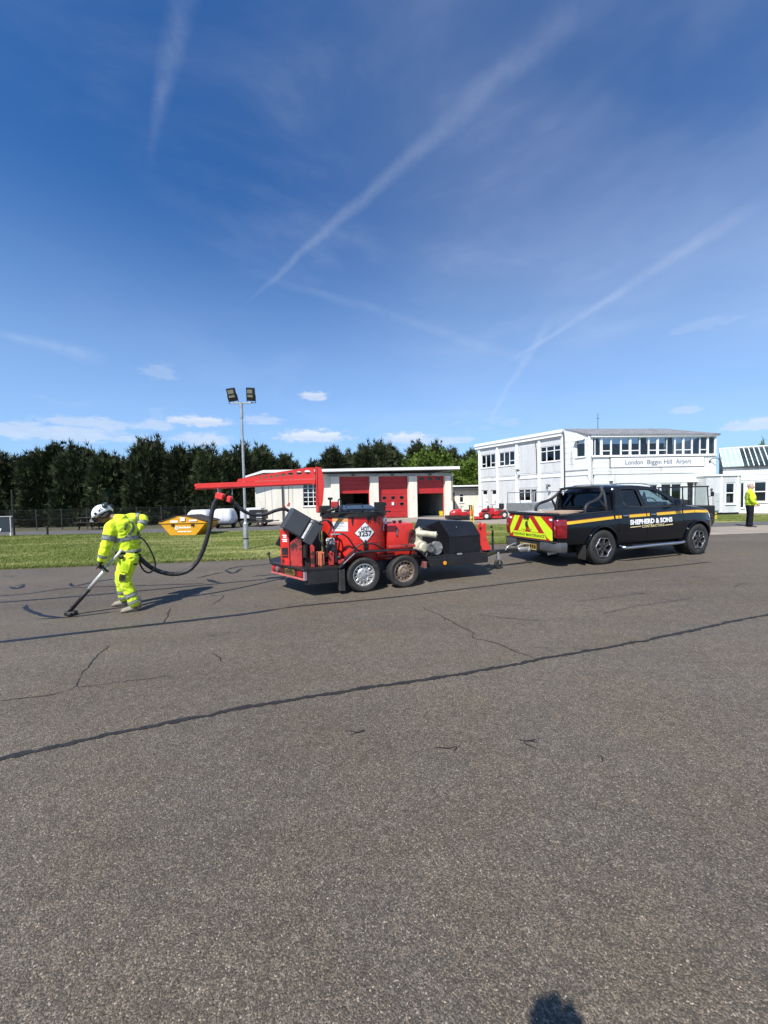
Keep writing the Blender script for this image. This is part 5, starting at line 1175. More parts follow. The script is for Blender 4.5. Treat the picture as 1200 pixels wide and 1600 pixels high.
# cab: side frames with window openings, roof, pillars, glass
def cabside(s, z, d=0.0, far=False):
    y = lerp(z, [1.15, 1.24, 1.45, 1.66, 1.74], [.835, .830, .760, .665, .615])+d
    return Vector((s, YC+y if far else YC-y, z))
outer = [(.40, 1.15), (.41, 1.26), (.47, 1.50), (.55, 1.66), (.66, 1.715), (1.0, 1.738), (1.45, 1.735), (1.80, 1.705), (2.05, 1.645), (2.45, 1.445), (2.86, 1.215), (2.86, 1.15)]
wr = [(.74, 1.36), (.79, 1.295), (.92, 1.262), (1.335, 1.250), (1.30, 1.64), (1.10, 1.662), (.84, 1.655), (.755, 1.60)]
wf = [(1.425, 1.248), (2.46, 1.240), (2.40, 1.30), (2.20, 1.46), (2.02, 1.565), (1.85, 1.625), (1.60, 1.652), (1.385, 1.650)]
wq = []
for far in (False, True):
    t = plate_with_holes(outer, [wr, wf], lambda a, b, d: cabside(a, b, d, far), -.045, .0); bm = nb(); merge(bm, t); tp('cab_side', bm, MPNT)
    for w_, gl in ((wr, GP), (wf, GC)):
        bm = nb(); cx = sum(p[0] for p in w_)/len(w_); cz = sum(p[1] for p in w_)/len(w_)
        prism(bm, [(cx+(a-cx)*1.012, cz+(b-cz)*1.02) for a, b in w_], lambda a, b, d: cabside(a, b, d, far), -.030, -.024); tp('side_window', bm, gl)
        bm = nb(); lp = w_+[w_[0]]; tube(bm, [cabside(a, b, .002, far) for a, b in lp], .007, 5); tp('window_seal', bm, MINK)
    bm = nb(); tube(bm, [cabside(a, b, .006, far) for a, b in ([(.74, 1.35), (.79, 1.285), (.92, 1.252), (1.335, 1.240), (1.9, 1.235), (2.46, 1.230)])], .0055, 5); tp('window_trim', bm, MCHR)
rs_ = [(.50, 1.58), (.56, 1.66), (.66, 1.716), (1.0, 1.739), (1.45, 1.736), (1.80, 1.706), (2.05, 1.646)]
rings = []
for s, z in rs_:
    hw = YC-cabside(s, z).y; rings.append([Vector((s-.03*(1-q*q)*(s < .7)+.07*(1-q*q)*(s > 1.9), YC-hw*q, z+.045*(1-abs(q)**2.2))) for q in (1, .93, .8, .55, .25, 0, -.25, -.55, -.8, -.93, -1)]+[Vector((s, YC-hw*q, z-.02)) for q in (-1, 0, 1)])
bm = nb(); loft(bm, rings); tp('roof', bm, MPNT, sm=True)
# windscreen and rear window
def screen(name, a, b, curve, gl, inset_=.03, th=.006):
    bm = nb(); rows = []
    for i in range(5):
        t = i/4; s = a[0]+(b[0]-a[0])*t; z = a[1]+(b[1]-a[1])*t; hw = (YC-cabside(s, z).y)-inset_
        rows.append([Vector((s+curve*(1-q*q), YC-hw*q, z+.03*(1-q*q)*t)) for q in (1, .7, .35, 0, -.35, -.7, -1)])
    loft(bm, rows, cap=False, closed=False); r = bmesh.ops.extrude_face_region(bm, geom=list(bm.faces))
    for v in r['geom']:
        if isinstance(v, bmesh.types.BMVert): v.co.x -= th*(1 if curve > 0 else -1)
    return tp(name, bm, gl)
screen('windscreen', (2.83, 1.235), (2.07, 1.645), .10, GC); screen('rear_window', (.43, 1.27), (.53, 1.60), -.02, GP, .10)
bm = nb(); box(bm, .395, .44, YC-.83, YC+.83, 1.16, 1.265, .004); box(bm, .40, .47, YC-.82, YC-.70, 1.262, 1.60, 0, Matrix.Translation((.0, 0, 0))); box(bm, .40, .47, YC+.70, YC+.82, 1.262, 1.60); tp('rear_panel', bm, MPNT)
bm = nb(); box(bm, .44, .50, YC-.17, YC+.17, 1.700, 1.726, .006); tp('brake_light', bm, MLENS)
# interior
bm = nb(); box(bm, 2.2, 2.7, .15, 1.70, 1.18, 1.28, .03); box(bm, 2.25, 2.5, .3, .75, 1.27, 1.33, .03); tp('dashboard', bm, MSEAT)
bm = nb(); lathe(bm, [(.175, -.012), (.19, 0), (.175, .012), (.16, 0), (.175, -.012)], (0, 0, 0), 'x', 20); bm.transform(Matrix.Translation((2.16, .50, 1.27)) @ Matrix.Rotation(R(-22), 4, 'Y')); tp('steering_wheel', bm, MSEAT)
for y in (.50, 1.34):
    bm = nb(); box(bm, 1.45, 1.60, y-.23, y+.23, 1.0, 1.42, .05, None, 2); box(bm, 1.46, 1.55, y-.12, y+.12, 1.44, 1.60, .04, None, 2); cyl(bm, (1.5, y-.06, 1.40), (1.5, y-.06, 1.46), .008, nseg=6); cyl(bm, (1.5, y+.06, 1.40), (1.5, y+.06, 1.46), .008, nseg=6); tp('front_seat', bm, MSEAT)
bm = nb(); box(bm, .56, .70, .25, 1.6, 1.0, 1.40, .05, None, 2)
for y in (.45, .92, 1.38): box(bm, .57, .65, y-.12, y+.12, 1.41, 1.52, .03)
tp('rear_seat', bm, MSEAT)
# roof rails, mirror, sports bar
for far in (False, True):
    bm = nb(); y = (YC-.56) if not far else (YC+.56); tube(bm, spline([(.62, y, 1.735), (.72, y, 1.775), (1.1, y, 1.795), (1.6, y, 1.785), (1.92, y, 1.745), (2.0, y, 1.70)], 5), [(.016, .013)]*26, 8, ref=(0, 1, 0)); tp('roof_rail', bm, MRAIL, sm=True)
    sg = -1 if not far else 1; y0 = YC+sg*.80
    bm = nb(); mm = Matrix.Translation((2.33, y0+sg*.19, 1.315)) @ Matrix.Rotation(sg*R(8), 4, 'Z'); box(bm, -.055, .055, -.10, .10, -.085, .085, .035, mm, 3); tube(bm, [(2.38, y0-sg*.01, 1.26), (2.36, y0+sg*.12, 1.275)], [.035, .025], 8); mi = tp('mirror', bm, MBPL, sm=True)
    bm = nb(); box(bm, -.060, -.056, -.085, .085, -.07, .07, 0, mm); obj('mirror_glass', bm, MCHR, mi)
    yb = YC+sg*.76; yt = YC+sg*.60
    bm = nb(); tube(bm, spline([(-.36, yb, 1.15), (-.35, yb, 1.25), (-.25, yb-sg*.015, 1.345), (.05, yb-sg*.05, 1.43), (.24, yb-sg*.09, 1.56), (.30, yt, 1.655)], 5), .036, 10); tube(bm, [(.10, yb-sg*.06, 1.44), (.26, yb-sg*.01, 1.25), (.28, yb, 1.17)], .026, 8); tp('sports_bar_leg', bm, MBPL, sm=True)
bm = nb(); tube(bm, spline([(.29, YC-.74, 1.19), (.30, YC-.70, 1.45), (.31, YC-.62, 1.65), (.31, YC-.50, 1.705), (.31, YC, 1.72), (.31, YC+.50, 1.705), (.31, YC+.62, 1.65), (.30, YC+.70, 1.45), (.29, YC+.74, 1.19)], 5), .034, 10); tp('sports_bar', bm, MBPL, sm=True)
bm = nb(); tube(bm, [(.30, YC-.66, 1.712), (.31, YC-.3, 1.748), (.31, YC+.3, 1.748), (.30, YC+.66, 1.712)], .008, 6); tp('sports_bar_trim', bm, MRAIL)
# bed rails, tailgate
for far in (False, True):
    sg = -1 if not far else 1; y0 = YC+sg*.80
    bm = nb(); box(bm, -1.10, .38, y0-.04, y0+.04, -.02, .022, .012, Matrix.Translation((0, 0, 1.150)) @ Matrix.Rotation(R(-1.9), 4, 'Y')); tp('bed_rail', bm, MBPL)
bm = nb(); box(bm, -1.20, -1.10, YC-.74, YC+.74, .54, 1.115, .016, None, 2); tg = tp('tailgate', bm, MPNT, sm=True)
bm = nb(); box(bm, -1.215, -1.07, YC-.76, YC+.76, 1.118, 1.165, .016, None, 2); tp('tailgate_cap', bm, MBPL, sm=True)
TG = Fr((-1.203, YC+.72), (-1.203, YC-.72)); TWD = 1.44
def tgp(name, poly, d, mt):      # a: 0 left .. 1 right, b: 0 bottom .. 1 top
    bm = nb(); prism(bm, poly, lambda a, b, dd: TG.p(a*TWD, dd, .565+b*.525), d-.003, d); return obj(name, bm, mt, tg)
tgp('reflective_panel', [(.0, .0), (.985, .0), (.985, 1.0), (.0, 1.0)], .004, MFRD)
Ys = [[(.02, .42), (.03, .12), (.09, .20), (.27, .99), (.135, .99)], [(.99, .02), (.95, .02), (.88, .12), (.60, .98), (.74, .98), (.985, .42)],
      [(.225, .30), (.355, .90), (.44, .90), (.455, .62), (.39, .30)], [(.46, .62), (.475, .90), (.505, .90), (.70, .30), (.53, .30)]]
for q in Ys: tgp('yellow_chevron', q, .0075, MFLY)
tgp('yellow_band', [(.10, .035), (.86, .035), (.82, .275), (.11, .275)], .0085, MFLY)
bm = nb(); text_on(bm, 'HIGHWAY MAINTENANCE', .095, lambda x, y: TG.p(.475*TWD+x, .0115, .565+.155*.525+y), bold=.0015, width=1.02); obj('lettering', bm, MINK, tg)
bm = nb(); prism(bm, [(.36, 1.02), (.50, 1.02), (.495, .86), (.37, .86)], lambda a, b, dd: TG.p(a*TWD, dd, .565+b*.525), .004, .03, .006); obj('tailgate_handle', bm, MBPL, tg)
bm = nb(); sphere(bm, TG.p(.43*TWD, .012, .565+.62*.525), .055, 12, 8, (.25, .8, 1.5)); obj('badge', bm, M('dark_badge', (.03, .05, .03), .3), tg, smooth=True)
for a in (.335, .525):
    bm = nb(); tube(bm, spline([TG.p((.43+(a-.43)*q)*TWD, .011, .565+(.47-.10*math.sin(q*2.2))*.525) for q in (.35, .7, 1.0, 1.25)], 4), .006, 5); obj('badge_trim', bm, M('olive_line', (.25, .32, .02), .4), tg)
for far in (False, True):
    sg = -1 if not far else 1
    pr = [(-1.205, .66), (-1.205, .27+.40), (-1.02, .62)]
    rings = []
    for z, ins in [(.635, .02), (.66, .0), (.77, -.004), (.90, -.004), (.995, .0), (1.03, .02)]:
        rr_ = [(-1.205+ins, .735), (-1.215+ins, .80), (-1.20+ins, .838-ins), (-1.12, .868-ins*.5), (-1.00, .893-ins*.5), (-.985, .87), (-1.0, .735)]
        rings.append([Vector((s, YC+sg*y, z)) for s, y in rr_])
    bm = nb(); loft(bm, rings); tl = tp('tail_lamp', bm, M('dark_red_lens', (.20, .005, .010), .15, var=.35, vs=14, coat=.8), sm=True)
    bm = nb(); box(bm, -1.219, -1.20, *sorted((YC+sg*.755, YC+sg*.80)), .82, .89, .004); obj('lamp_insert', bm, M('lamp_clear', (.5, .12, .12), .12), tl)
    bm = nb(); box(bm, -1.223, -1.205, *sorted((YC+sg*.62, YC+sg*.70)), 1.0, 1.045, .006); tp('clear_marker', bm, MWHT)
    # bumper corner
    rings = []
    for z, o in [(.33, -.02), (.36, .01), (.45, .02), (.52, .01), (.54, -.02)]:
        rings.append([Vector((s, YC+sg*y, z)) for s, y in [(-1.26-o, .40), (-1.27-o, .62), (-1.24-o, .80), (-1.15-o*.5, .885+o*.5), (-1.00, .895+o*.3), (-1.0, .80), (-1.12, .70), (-1.14, .40)]])
    bm = nb(); loft(bm, rings); tp('bumper_corner', bm, M('dark_chrome', (.12, .122, .125), .35, metal=.5, var=.08, dirt=(.1, .1, .1), ds=7, da=.6), sm=True)
bm = nb(); box(bm, -1.25, -1.08, YC-.40, YC+.40, .32, .535, .02); box(bm, -1.27, -1.0, YC-.82, YC+.82, .538, .555, .006); tp('bumper_step', bm, MBPL)
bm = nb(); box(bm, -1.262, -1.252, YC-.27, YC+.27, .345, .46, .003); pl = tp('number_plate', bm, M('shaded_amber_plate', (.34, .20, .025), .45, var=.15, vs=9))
for i in range(7):
    y = YC+.22-i*.068-(.02 if i > 3 else 0); bm = nb(); box(bm, -1.2655, -1.2635, y-.042, y, .365, .44); obj('plate_character', bm, MINK, pl)
bm = nb(); box(bm, -1.258, -1.250, YC-.27, YC+.27, .325, .338); tp('plate_lip', bm, M('plate_lip', (.6, .45, .25), .4))
bm = nb(); box(bm, -1.36, -1.1, YC-.05, YC+.05, .30, .36, .01); cyl(bm, (-1.34, YC, .33), (-1.34, YC, .42), .018, nseg=8); sphere(bm, (-1.34, YC, .43), .028, 10, 8); tp('tow_bar', bm, MTAR, sm=True)
bm = nb(); tube(bm, [(-1.0, .35, .30), (-1.22, .33, .29)], .035, 10); tp('exhaust_pipe', bm, MSIL, sm=True)
bm = nb(); box(bm, -1.0, 3.6, .45, 1.4, .24, .42, .0); cyl(bm, (0, .2, .34), (0, 1.65, .34), .05, nseg=8); cyl(bm, (3.16, .2, .34), (3.16, 1.65, .34), .05, nseg=8); tp('chassis', bm, MTAR)
for far in (False, True):
    sg = -1 if not far else 1; y = YC+sg*.965
    bm = nb(); tube(bm, spline([(.56, YC+sg*.80, .38), (.60, y-sg*.03, .345), (.72, y, .335), (1.5, y, .345), (2.4, y, .35), (2.56, y-sg*.03, .37), (2.60, YC+sg*.80, .40)], 5), .036, 10); tp('side_step', bm, MCHR, sm=True)
    bm = nb(); box(bm, .85, 2.3, *sorted((YC+sg*.92, YC+sg*.97)), .372, .385, .004); tp('step_pad', bm, MBPL)
    bm = nb(); box(bm, -.50, -.485, *sorted((YC+sg*.70, YC+sg*.90)), .14, .46, .004); tp('mudflap', bm, MTYR)
    bm = nb(); rings = [[Vector((s, YC+sg*(HW-offs(s, z)+o), z)) for s, z in [(3.60, .98), (3.72, .99), (3.86, .96), (3.93, .88), (3.86, .84), (3.70, .88)]] for o in (-.05, .008)]; loft(bm, rings); tp('headlamp', bm, M('headlamp_lens', (.25, .26, .27), .1, coat=1.0), sm=True)
bm = nb(); box(bm, 3.93, 4.03, YC-.52, YC+.52, .62, .92, .03, None, 2); tp('grille', bm, MBPL)
bm = nb(); box(bm, 3.86, 4.02, YC-.60, YC+.60, .36, .56, .04, None, 2); tp('front_bumper', bm, MPNT, sm=True)
# filler flap, aerial
bm = nb(); tube(bm, [cabside(.55, 1.66, .01), cabside(.54, 1.665, .022)], .016, 8); tp('bolt_head', bm, MSIL)
bm = nb(); tube(bm, [(.72, YC, 1.77), (.52, YC, 2.0)], .004, 5); tp('aerial', bm, MINK)
# load in the bed
boards = thing('timber_boards', 'tan plywood boards lying flat in the bed of the black pickup', 'boards', TK.matrix_basis @ Vector((0, 0, 0)), 0)
boards.location = (4.81, 8.41, 0); boards.rotation_euler = (0, 0, R(19.8))
for i, (y0, y1, x0, x1, z) in enumerate([(.20, .70, -1.0, .28, 1.146), (.74, 1.25, -1.02, .20, 1.146), (.42, 1.02, -.92, .1, 1.166)]):
    bm = nb(); box(bm, x0, x1, y0, y1, z, z+.018, .002); obj('board', bm, MWOOD if i != 1 else M('pale_board', (.66, .62, .56), .7, var=.1), boards)
# ================================================================== PEOPLE
def cloth_mat(name, col, crease=.5, **kw):
    return M(name, col, .75, var=.10, vs=7, bump=crease, bs=14, sheen=.2, **kw)
MHV = cloth_mat('hi_vis_yellow', (.62, .80, .010), 1.0, dirt=(.36, .44, .03), ds=6, da=.60)
MHVT = cloth_mat('stained_hi_vis', (.60, .78, .012), 1.0, dirt=(.20, .22, .03), ds=5.5, da=.615)
MREFL = M('retroreflective_tape', (.46, .48, .47), .35, var=.10, vs=9)
MSKIN = M('skin', (.17, .088, .056), .55, var=.12, vs=18)
MSKINP = M('pale_skin', (.55, .33, .25), .55, var=.10, vs=18)
MGLOVE = M('black_glove', (.014, .014, .015), .7, var=.2, vs=16, bump=.3, bs=60)
MBOOT = M('dusty_boot', (.30, .26, .20), .8, var=.25, vs=14, dirt=(.12, .09, .07), ds=14, da=.5)
MHELM = M('white_helmet', (.80, .81, .80), .25, var=.03, coat=.4)
MHAIR = M('dark_hair', (.014, .011, .009), .7, var=.3, vs=30, bump=.5, bs=80)
MNAVY = M('navy_trousers', (.010, .011, .018), .85, var=.15, vs=7, bump=.6, bs=14, spec=.2)
MGREEN = M('dark_green_plastic', (.02, .045, .042), .35, var=.1)
MBELT = M('belt_black', (.012, .012, .013), .6, var=.2)
def body_loft(pts, rad, side, n=20, k=5):
    """tapered tube through pts; rad: r or (across side axis, along); closed ends rounded"""
    bm = nb(); sp = spline(pts, k); rr = []
    for i in range(len(sp)):
        t = i/k; j = min(int(t), len(rad)-2); f = t-j; a = rad[j] if isinstance(rad[j], tuple) else (rad[j],)*2; b = rad[j+1] if isinstance(rad[j+1], tuple) else (rad[j+1],)*2
        f = f*f*(3-2*f); rr.append((a[0]+(b[0]-a[0])*f, a[1]+(b[1]-a[1])*f))
    d0 = (sp[0]-sp[1]).normalized(); d1 = (sp[-1]-sp[-2]).normalized()
    sp = [sp[0]+d0*min(rr[0])*.5]+sp+[sp[-1]+d1*min(rr[-1])*.5]; rr = [(rr[0][0]*.6, rr[0][1]*.6)]+rr+[(rr[-1][0]*.6, rr[-1][1]*.6)]
    tube(bm, sp, rr, n, ref=side); return bm, sp, rr
def fuse(bms, voxel, wr=0.0, ws=9.0, smooth_it=3, seed=0, zs=.75):
    bm = nb()
    for b in bms: bmesh.ops.recalc_face_normals(b, faces=b.faces); merge(bm, b)
    me = with_mods(bm, [('REMESH', dict(mode='VOXEL', voxel_size=voxel)), ('SMOOTH', dict(factor=.5, iterations=smooth_it))])
    if wr:
        b2 = nb(); b2.from_mesh(me); b2.normal_update()
        nv = [(v, v.normal.copy()) for v in b2.verts]
        for v, n_ in nv:
            q = v.co*ws; o = noise.noise((q.x+seed, q.y*1.2, q.z*zs+3*noise.noise((q.x*.35, q.y*.35, q.z*.35))))
            o2 = noise.noise((q.x*2.3+seed, q.y*2.3, q.z*1.3)); v.co += n_*wr*(abs(o)*-1.6+.45+o2*.45)
        b2.to_mesh(me); b2.free()
    me.polygons.foreach_set('use_smooth', [True]*len(me.polygons)); return me
def band_on(name, sp, rr, side, t0, t1, extra, mt, par, n=24, k=5, tilt=None):
    """tape ring around a lofted limb between path fractions t0..t1 (in control point units)"""
    i0 = t0*k+1; i1 = t1*k+1; bm = nb(); ring = []
    for q in np.linspace(i0, i1, 4):
        j = int(q); f = q-j; p = sp[j].lerp(sp[min(j+1, len(sp)-1)], f); t = sp[min(j+1, len(sp)-1)]-sp[max(j-1, 0)]
        a, b = frame_of(t, Vector(side)); rx = rr[j][0]*(1-f)+rr[min(j+1, len(rr)-1)][0]*f+extra; ry = rr[j][1]*(1-f)+rr[min(j+1, len(rr)-1)][1]*f+extra
        ring.append([p+a*rx*math.cos(2*math.pi*m_/n)+b*ry*math.sin(2*math.pi*m_/n) for m_ in range(n)])
    loft(bm, ring, cap=False); r = bmesh.ops.solidify(bm, geom=list(bm.faces), thickness=.004)
    return obj(name, bm, mt, par, world=True, smooth='all')
def hand_bms(wrist, fdir, pdir, grip, sc=1.0, thumb_side=1):
    """palm and five separate fingers; fdir finger direction, pdir palm normal, grip 0..1 curl towards pdir"""
    f = Vector(fdir).normalized(); p = Vector(pdir); p = (p-f*p.dot(f)).normalized(); s = f.cross(p)*thumb_side; w_ = Vector(wrist); out = []
    bm, _, _ = body_loft([w_-f*.02*sc, w_+f*.03*sc, w_+f*.085*sc], [(.030*sc, .021*sc), (.040*sc, .018*sc), (.041*sc, .014*sc)], s, 12, 3); out.append(bm)
    for i, (off, ln) in enumerate([(.031, .072), (.011, .080), (-.010, .075), (-.030, .060)]):
        b = w_+f*.082*sc+s*off*sc; d = f.copy(); pts = [b-f*.015*sc]; c = b
        for j, L in enumerate((.45, .32, .26)):
            ang = grip*(1.15, 1.45, 1.0)[j]+.12; d = (Matrix.Rotation(ang, 3, f.cross(p)) @ d); c = c+d*ln*L*sc; pts.append(c)
        bm, _, _ = body_loft(pts, [.0098*sc, .0092*sc, .0085*sc, .0075*sc], s, 8, 3); out.append(bm)
    b = w_+f*.022*sc+s*.030*sc; d = (f*.62+s*.70+p*.25).normalized(); q = [b]; c = b
    for j, L in enumerate((.040, .030, .024)):
        c = c+d*L*sc; q.append(c); d = (Matrix.Rotation(.35+.5*grip, 3, s.cross(p)*-1) @ d); d = (d+p*.35*grip).normalized()
    bm, _, _ = body_loft(q, [.0125*sc, .011*sc, .010*sc, .0085*sc], p, 8, 3); out.append(bm)
    return out
def head_bms(c, face, up, sc=1.0):
    fwd = Vector(face).normalized(); u = Vector(up); u = (u-fwd*u.dot(fwd)).normalized(); sd_ = u.cross(fwd)
    mx = Matrix((( sd_.x, fwd.x, u.x), (sd_.y, fwd.y, u.y), (sd_.z, fwd.z, u.z))); out = []
    bm = nb(); sphere(bm, c, .1*sc, 20, 14, (.76, .96, 1.12), mx.to_4x4()); out.append(bm)
    C_ = Vector(c); L = lambda x, y, z: C_+mx @ Vector((x*sc, y*sc, z*sc))
    bm = nb(); sphere(bm, L(0, .030, -.065), .062*sc, 14, 10, (.86, .95, .85), mx.to_4x4()); out.append(bm)   # jaw
    bm, _, _ = body_loft([L(0, .090, .005), L(0, .108, -.020), L(0, .112, -.034), L(0, .092, -.040)], [.010*sc, .013*sc, .015*sc, .012*sc], sd_, 8, 3); out.append(bm)   # nose
    bm, _, _ = body_loft([L(-.020, .084, -.066), L(0, .094, -.064), L(.020, .084, -.066)], [.006*sc, .009*sc, .006*sc], u, 8, 3); out.append(bm)   # lips
    for s_ in (-1, 1):
        bm = nb(); sphere(bm, L(s_*.078, -.004, -.012), .030*sc, 10, 8, (.30, .62, 1.0), mx.to_4x4()); out.append(bm)
    return out, L, mx
def eyes(L, par, sc=1.0):
    for s_ in (-1, 1):
        bm = nb(); sphere(bm, L(s_*.030, .083, .012), .0115*sc, 10, 8); e = obj('eye', bm, M('eye_white', (.6, .58, .55), .2), par, world=True, smooth='all')
        bm = nb(); sphere(bm, L(s_*.030, .0915, .011), .0052*sc, 8, 6); obj('iris', bm, MINK, e, smooth='all')
        bm = nb(); tube(bm, [L(s_*.014, .092, .030), L(s_*.032, .091, .035), L(s_*.048, .080, .028)], .004*sc, 5); obj('eyebrow', bm, MHAIR, par, world=True)
def boot(par, heel, toe, mt, h=.10, wd=.048):
    heel = Vector(heel); toe = Vector(toe); f = (toe-heel); f.z = 0; L = f.length; f.normalize(); s = Vector((-f.y, f.x, 0)); g = Vector((heel.x, heel.y, 0))
    rings = []
    for t, w_, z1 in [(-.02, .55, .07), (.05, .80, h), (.28, .82, h+.01), (.45, .92, h*.75), (.65, 1.06, h*.62), (.85, .98, h*.52), (.97, .66, h*.38), (1.0, .38, h*.25)]:
        c = g+f*L*t; W_ = wd*w_
        rings.append([c+s*W_*math.cos(a)*(1 if math.sin(a) < .2 else .86)+Vector((0, 0, z1*(.5+.5*math.sin(a)) if math.sin(a) > -.9 else 0)) for a in [2*math.pi*i/16 for i in range(16)]])
    bm = nb(); loft(bm, rings); b = obj('boot', bm, mt, par, world=True, smooth='all')
    bm = nb(); rg = []
    for z in (.001, .022):
        rg.append([g+f*L*t+s*wd*w_+Vector((0, 0, z)) for t, w_ in [(-.03, .5), (.1, .86), (.4, .86), (.7, 1.1), (.9, .9), (1.02, .3), (1.02, -.3), (.9, -.9), (.7, -1.1), (.4, -.86), (.1, -.86), (-.03, -.5)]])
    loft(bm, rg)
    sh = nb(); tube(sh, [g+f*L*.16+Vector((0, 0, .05)), g+f*L*.14+Vector((0, 0, .13)), g+f*L*.13+Vector((0, 0, .20))], [(wd*1.0, wd*1.25), (wd*.98, wd*1.05), (wd*1.02, wd*1.08)], 16, ref=tuple(s)); obj('boot_shaft', sh, mt, b, smooth='all')
    obj('sole', bm, M('boot_sole', (.035, .03, .026), .8), b)

# ---------------- the worker bending over the lance
wk = thing('person', 'bending worker in yellow hi-vis suit and white helmet steering the sealing lance', 'person', (-3.73, 5.62, 0))
SH_L, SH_R = P(171.5, 824, 5.50), P(203, 811, 5.92)
EL_L, WR_L = P(164.5, 857, 5.44), P(157.5, 876, 5.42)
EL_R, WR_R = P(224, 811, 5.98), P(214, 830, 5.80)
HIP = P(202, 875, 5.70); NECK = P(181, 809, 5.66); HEADC = P(160.0, 803.8, 5.64)
saxis = (SH_R-SH_L).normalized(); saxis2 = (saxis+Vector((0.0, .4, -.2))).normalized()
KN_L, AN_L = P(195, 905, 5.53), P(211, 943, 5.57); KN_R, AN_R = P(189, 902, 5.84), P(195, 934, 5.90)
HP_L, HP_R = P(204, 870, 5.60), P(199, 868, 5.82)
legaxis = Vector((.15, 1, 0)).normalized()
tor_pts = [P(201.5, 863.5, 5.70), P(200, 850, 5.70), P(196, 833, 5.70), P(191, 819, 5.69), P(188, 812, 5.68)]
tor_rad = [(.170, .138), (.170, .142), (.195, .148), (.205, .128), (.105, .085)]
arm_L = [P(175, 821, 5.54), SH_L+Vector((.01, .02, -.01)), EL_L, WR_L]; armr = [.085, .088, .066, .050]
arm_R = [P(199, 813, 5.86), SH_R, EL_R, WR_R]
# clothing
t0, tsp, trr = body_loft(tor_pts, tor_rad, saxis2, 24); a0, aspL, arrL = body_loft(arm_L, armr, saxis2, 18); a1, aspR, arrR = body_loft(arm_R, armr, saxis2, 18)
c0, _, _ = body_loft([P(191, 813, 5.68), P(186, 810.5, 5.67), P(182.5, 809, 5.665)], [.095, .078, .070], saxis2, 16)
jk = obj('jacket', fuse([t0, a0, a1, c0], .011, .0125, 11, 2, 2, 1.1), MHV, wk, world=True, smooth='all')
p0_, psp, prr = body_loft([P(200.5, 860, 5.70), P(201.5, 870, 5.70), P(201, 880, 5.70)], [(.165, .128), (.172, .138), (.13, .11)], legaxis, 20)
l0, lspL, lrrL = body_loft([HP_L, P(200, 886, 5.57), KN_L, P(203, 925, 5.55), AN_L+Vector((0, 0, .0))], [.104, .094, .077, .073, .078], legaxis, 18)
l1, lspR, lrrR = body_loft([HP_R, P(194, 885, 5.84), KN_R, P(191.5, 920, 5.87), AN_R+Vector((0, 0, -.01))], [.102, .092, .076, .072, .076], legaxis, 18)
tr_ = obj('trousers', fuse([p0_, l0, l1], .011, .0115, 12, 2, 7, 1.7), MHVT, wk, world=True, smooth='all')
# reflective tape
for sp_, rr_, bands in ((aspL, arrL, [(1.42, 1.64), (2.42, 2.66)]), (aspR, arrR, [(1.45, 1.68), (2.3, 2.55)])):
    for a, b in bands: band_on('reflective_tape', sp_, rr_, saxis2, a, b, .006, MREFL, jk)
band_on('reflective_tape', tsp, trr, saxis2, .18, .44, .007, MREFL, jk); band_on('reflective_tape', tsp, trr, saxis2, 1.28, 1.62, .008, MREFL, jk)
for sp_, rr_ in ((lspL, lrrL), (lspR, lrrR)):
    band_on('reflective_tape', sp_, rr_, legaxis, 3.05, 3.35, .008, MREFL, tr_); band_on('reflective_tape', sp_, rr_, legaxis, 3.60, 3.85, .008, MREFL, tr_)
def over_torso(t, ang, extra=.012, sp_=None, rr_=None, sd=None, k=5):
    sp_ = sp_ or tsp; rr_ = rr_ or trr; q = t*k+1; j = int(q); f = q-j; p = sp_[j].lerp(sp_[j+1], f); tt = sp_[j+1]-sp_[max(0, j-1)]; a, b = frame_of(tt, Vector(sd or saxis2))
    rx = rr_[j][0]*(1-f)+rr_[j+1][0]*f+extra; ry = rr_[j][1]*(1-f)+rr_[j+1][1]*f+extra
    return p+a*rx*math.cos(ang)+b*ry*math.sin(ang)
camdir = (CAM-tor_pts[2])
# angle on the torso ring that faces the viewer
best = min(range(72), key=lambda i: (over_torso(2, 2*math.pi*i/72)-CAM).length); A0 = 2*math.pi*best/72
sgn = 1 if (over_torso(2, A0+.5).x > over_torso(2, A0-.5).x) else -1
def tape_path(pts, wd=.045):
    bm = nb(); q = [over_torso(t, A0+sgn*a, .011) for t, a in pts]; q = spline(q, 5); V = []
    for i, p in enumerate(q):
        d = (q[min(i+1, len(q)-1)]-q[max(i-1, 0)]).normalized(); nrm = (p-tor_pts[2]).normalized(); s_ = d.cross(nrm).normalized()*wd*.5; V.append((bm.verts.new(p-s_), bm.verts.new(p+s_)))
    for a, b in zip(V[:-1], V[1:]): bm.faces.new((a[0], b[0], b[1], a[1]))
    bmesh.ops.solidify(bm, geom=list(bm.faces), thickness=.004); obj('reflective_tape', bm, MREFL, jk, smooth='all')
tape_path([(1.45, -.35), (2.0, -.75), (2.6, -1.15), (3.1, -1.5)]); tape_path([(1.45, -.1), (1.75, .5), (2.25, .95), (2.8, 1.1), (3.3, .9)])
tape_path([(2.45, .35), (2.85, .70)], .022)
bm = nb(); bp = [over_torso(2.35, A0+sgn*.30, .02), over_torso(2.75, A0+sgn*.62, .02)]; sphere(bm, bp[0], .014, 8, 6); obj('toggle', bm, MBELT, jk)
band_on('belt', tsp, trr, saxis2, -.16, .08, .004, MBELT, tr_)
band_on('belt', psp, prr, legaxis, .0, .36, .018, MBELT, tr_)
fr_leg = lambda px, py, Y: P(px, py, Y)
bm = nb(); sphere(bm, P(189.5, 870.5, 5.47), .035, 10, 8, (1.1, .5, .9)); obj('pouch', bm, MBELT, tr_, smooth='all')
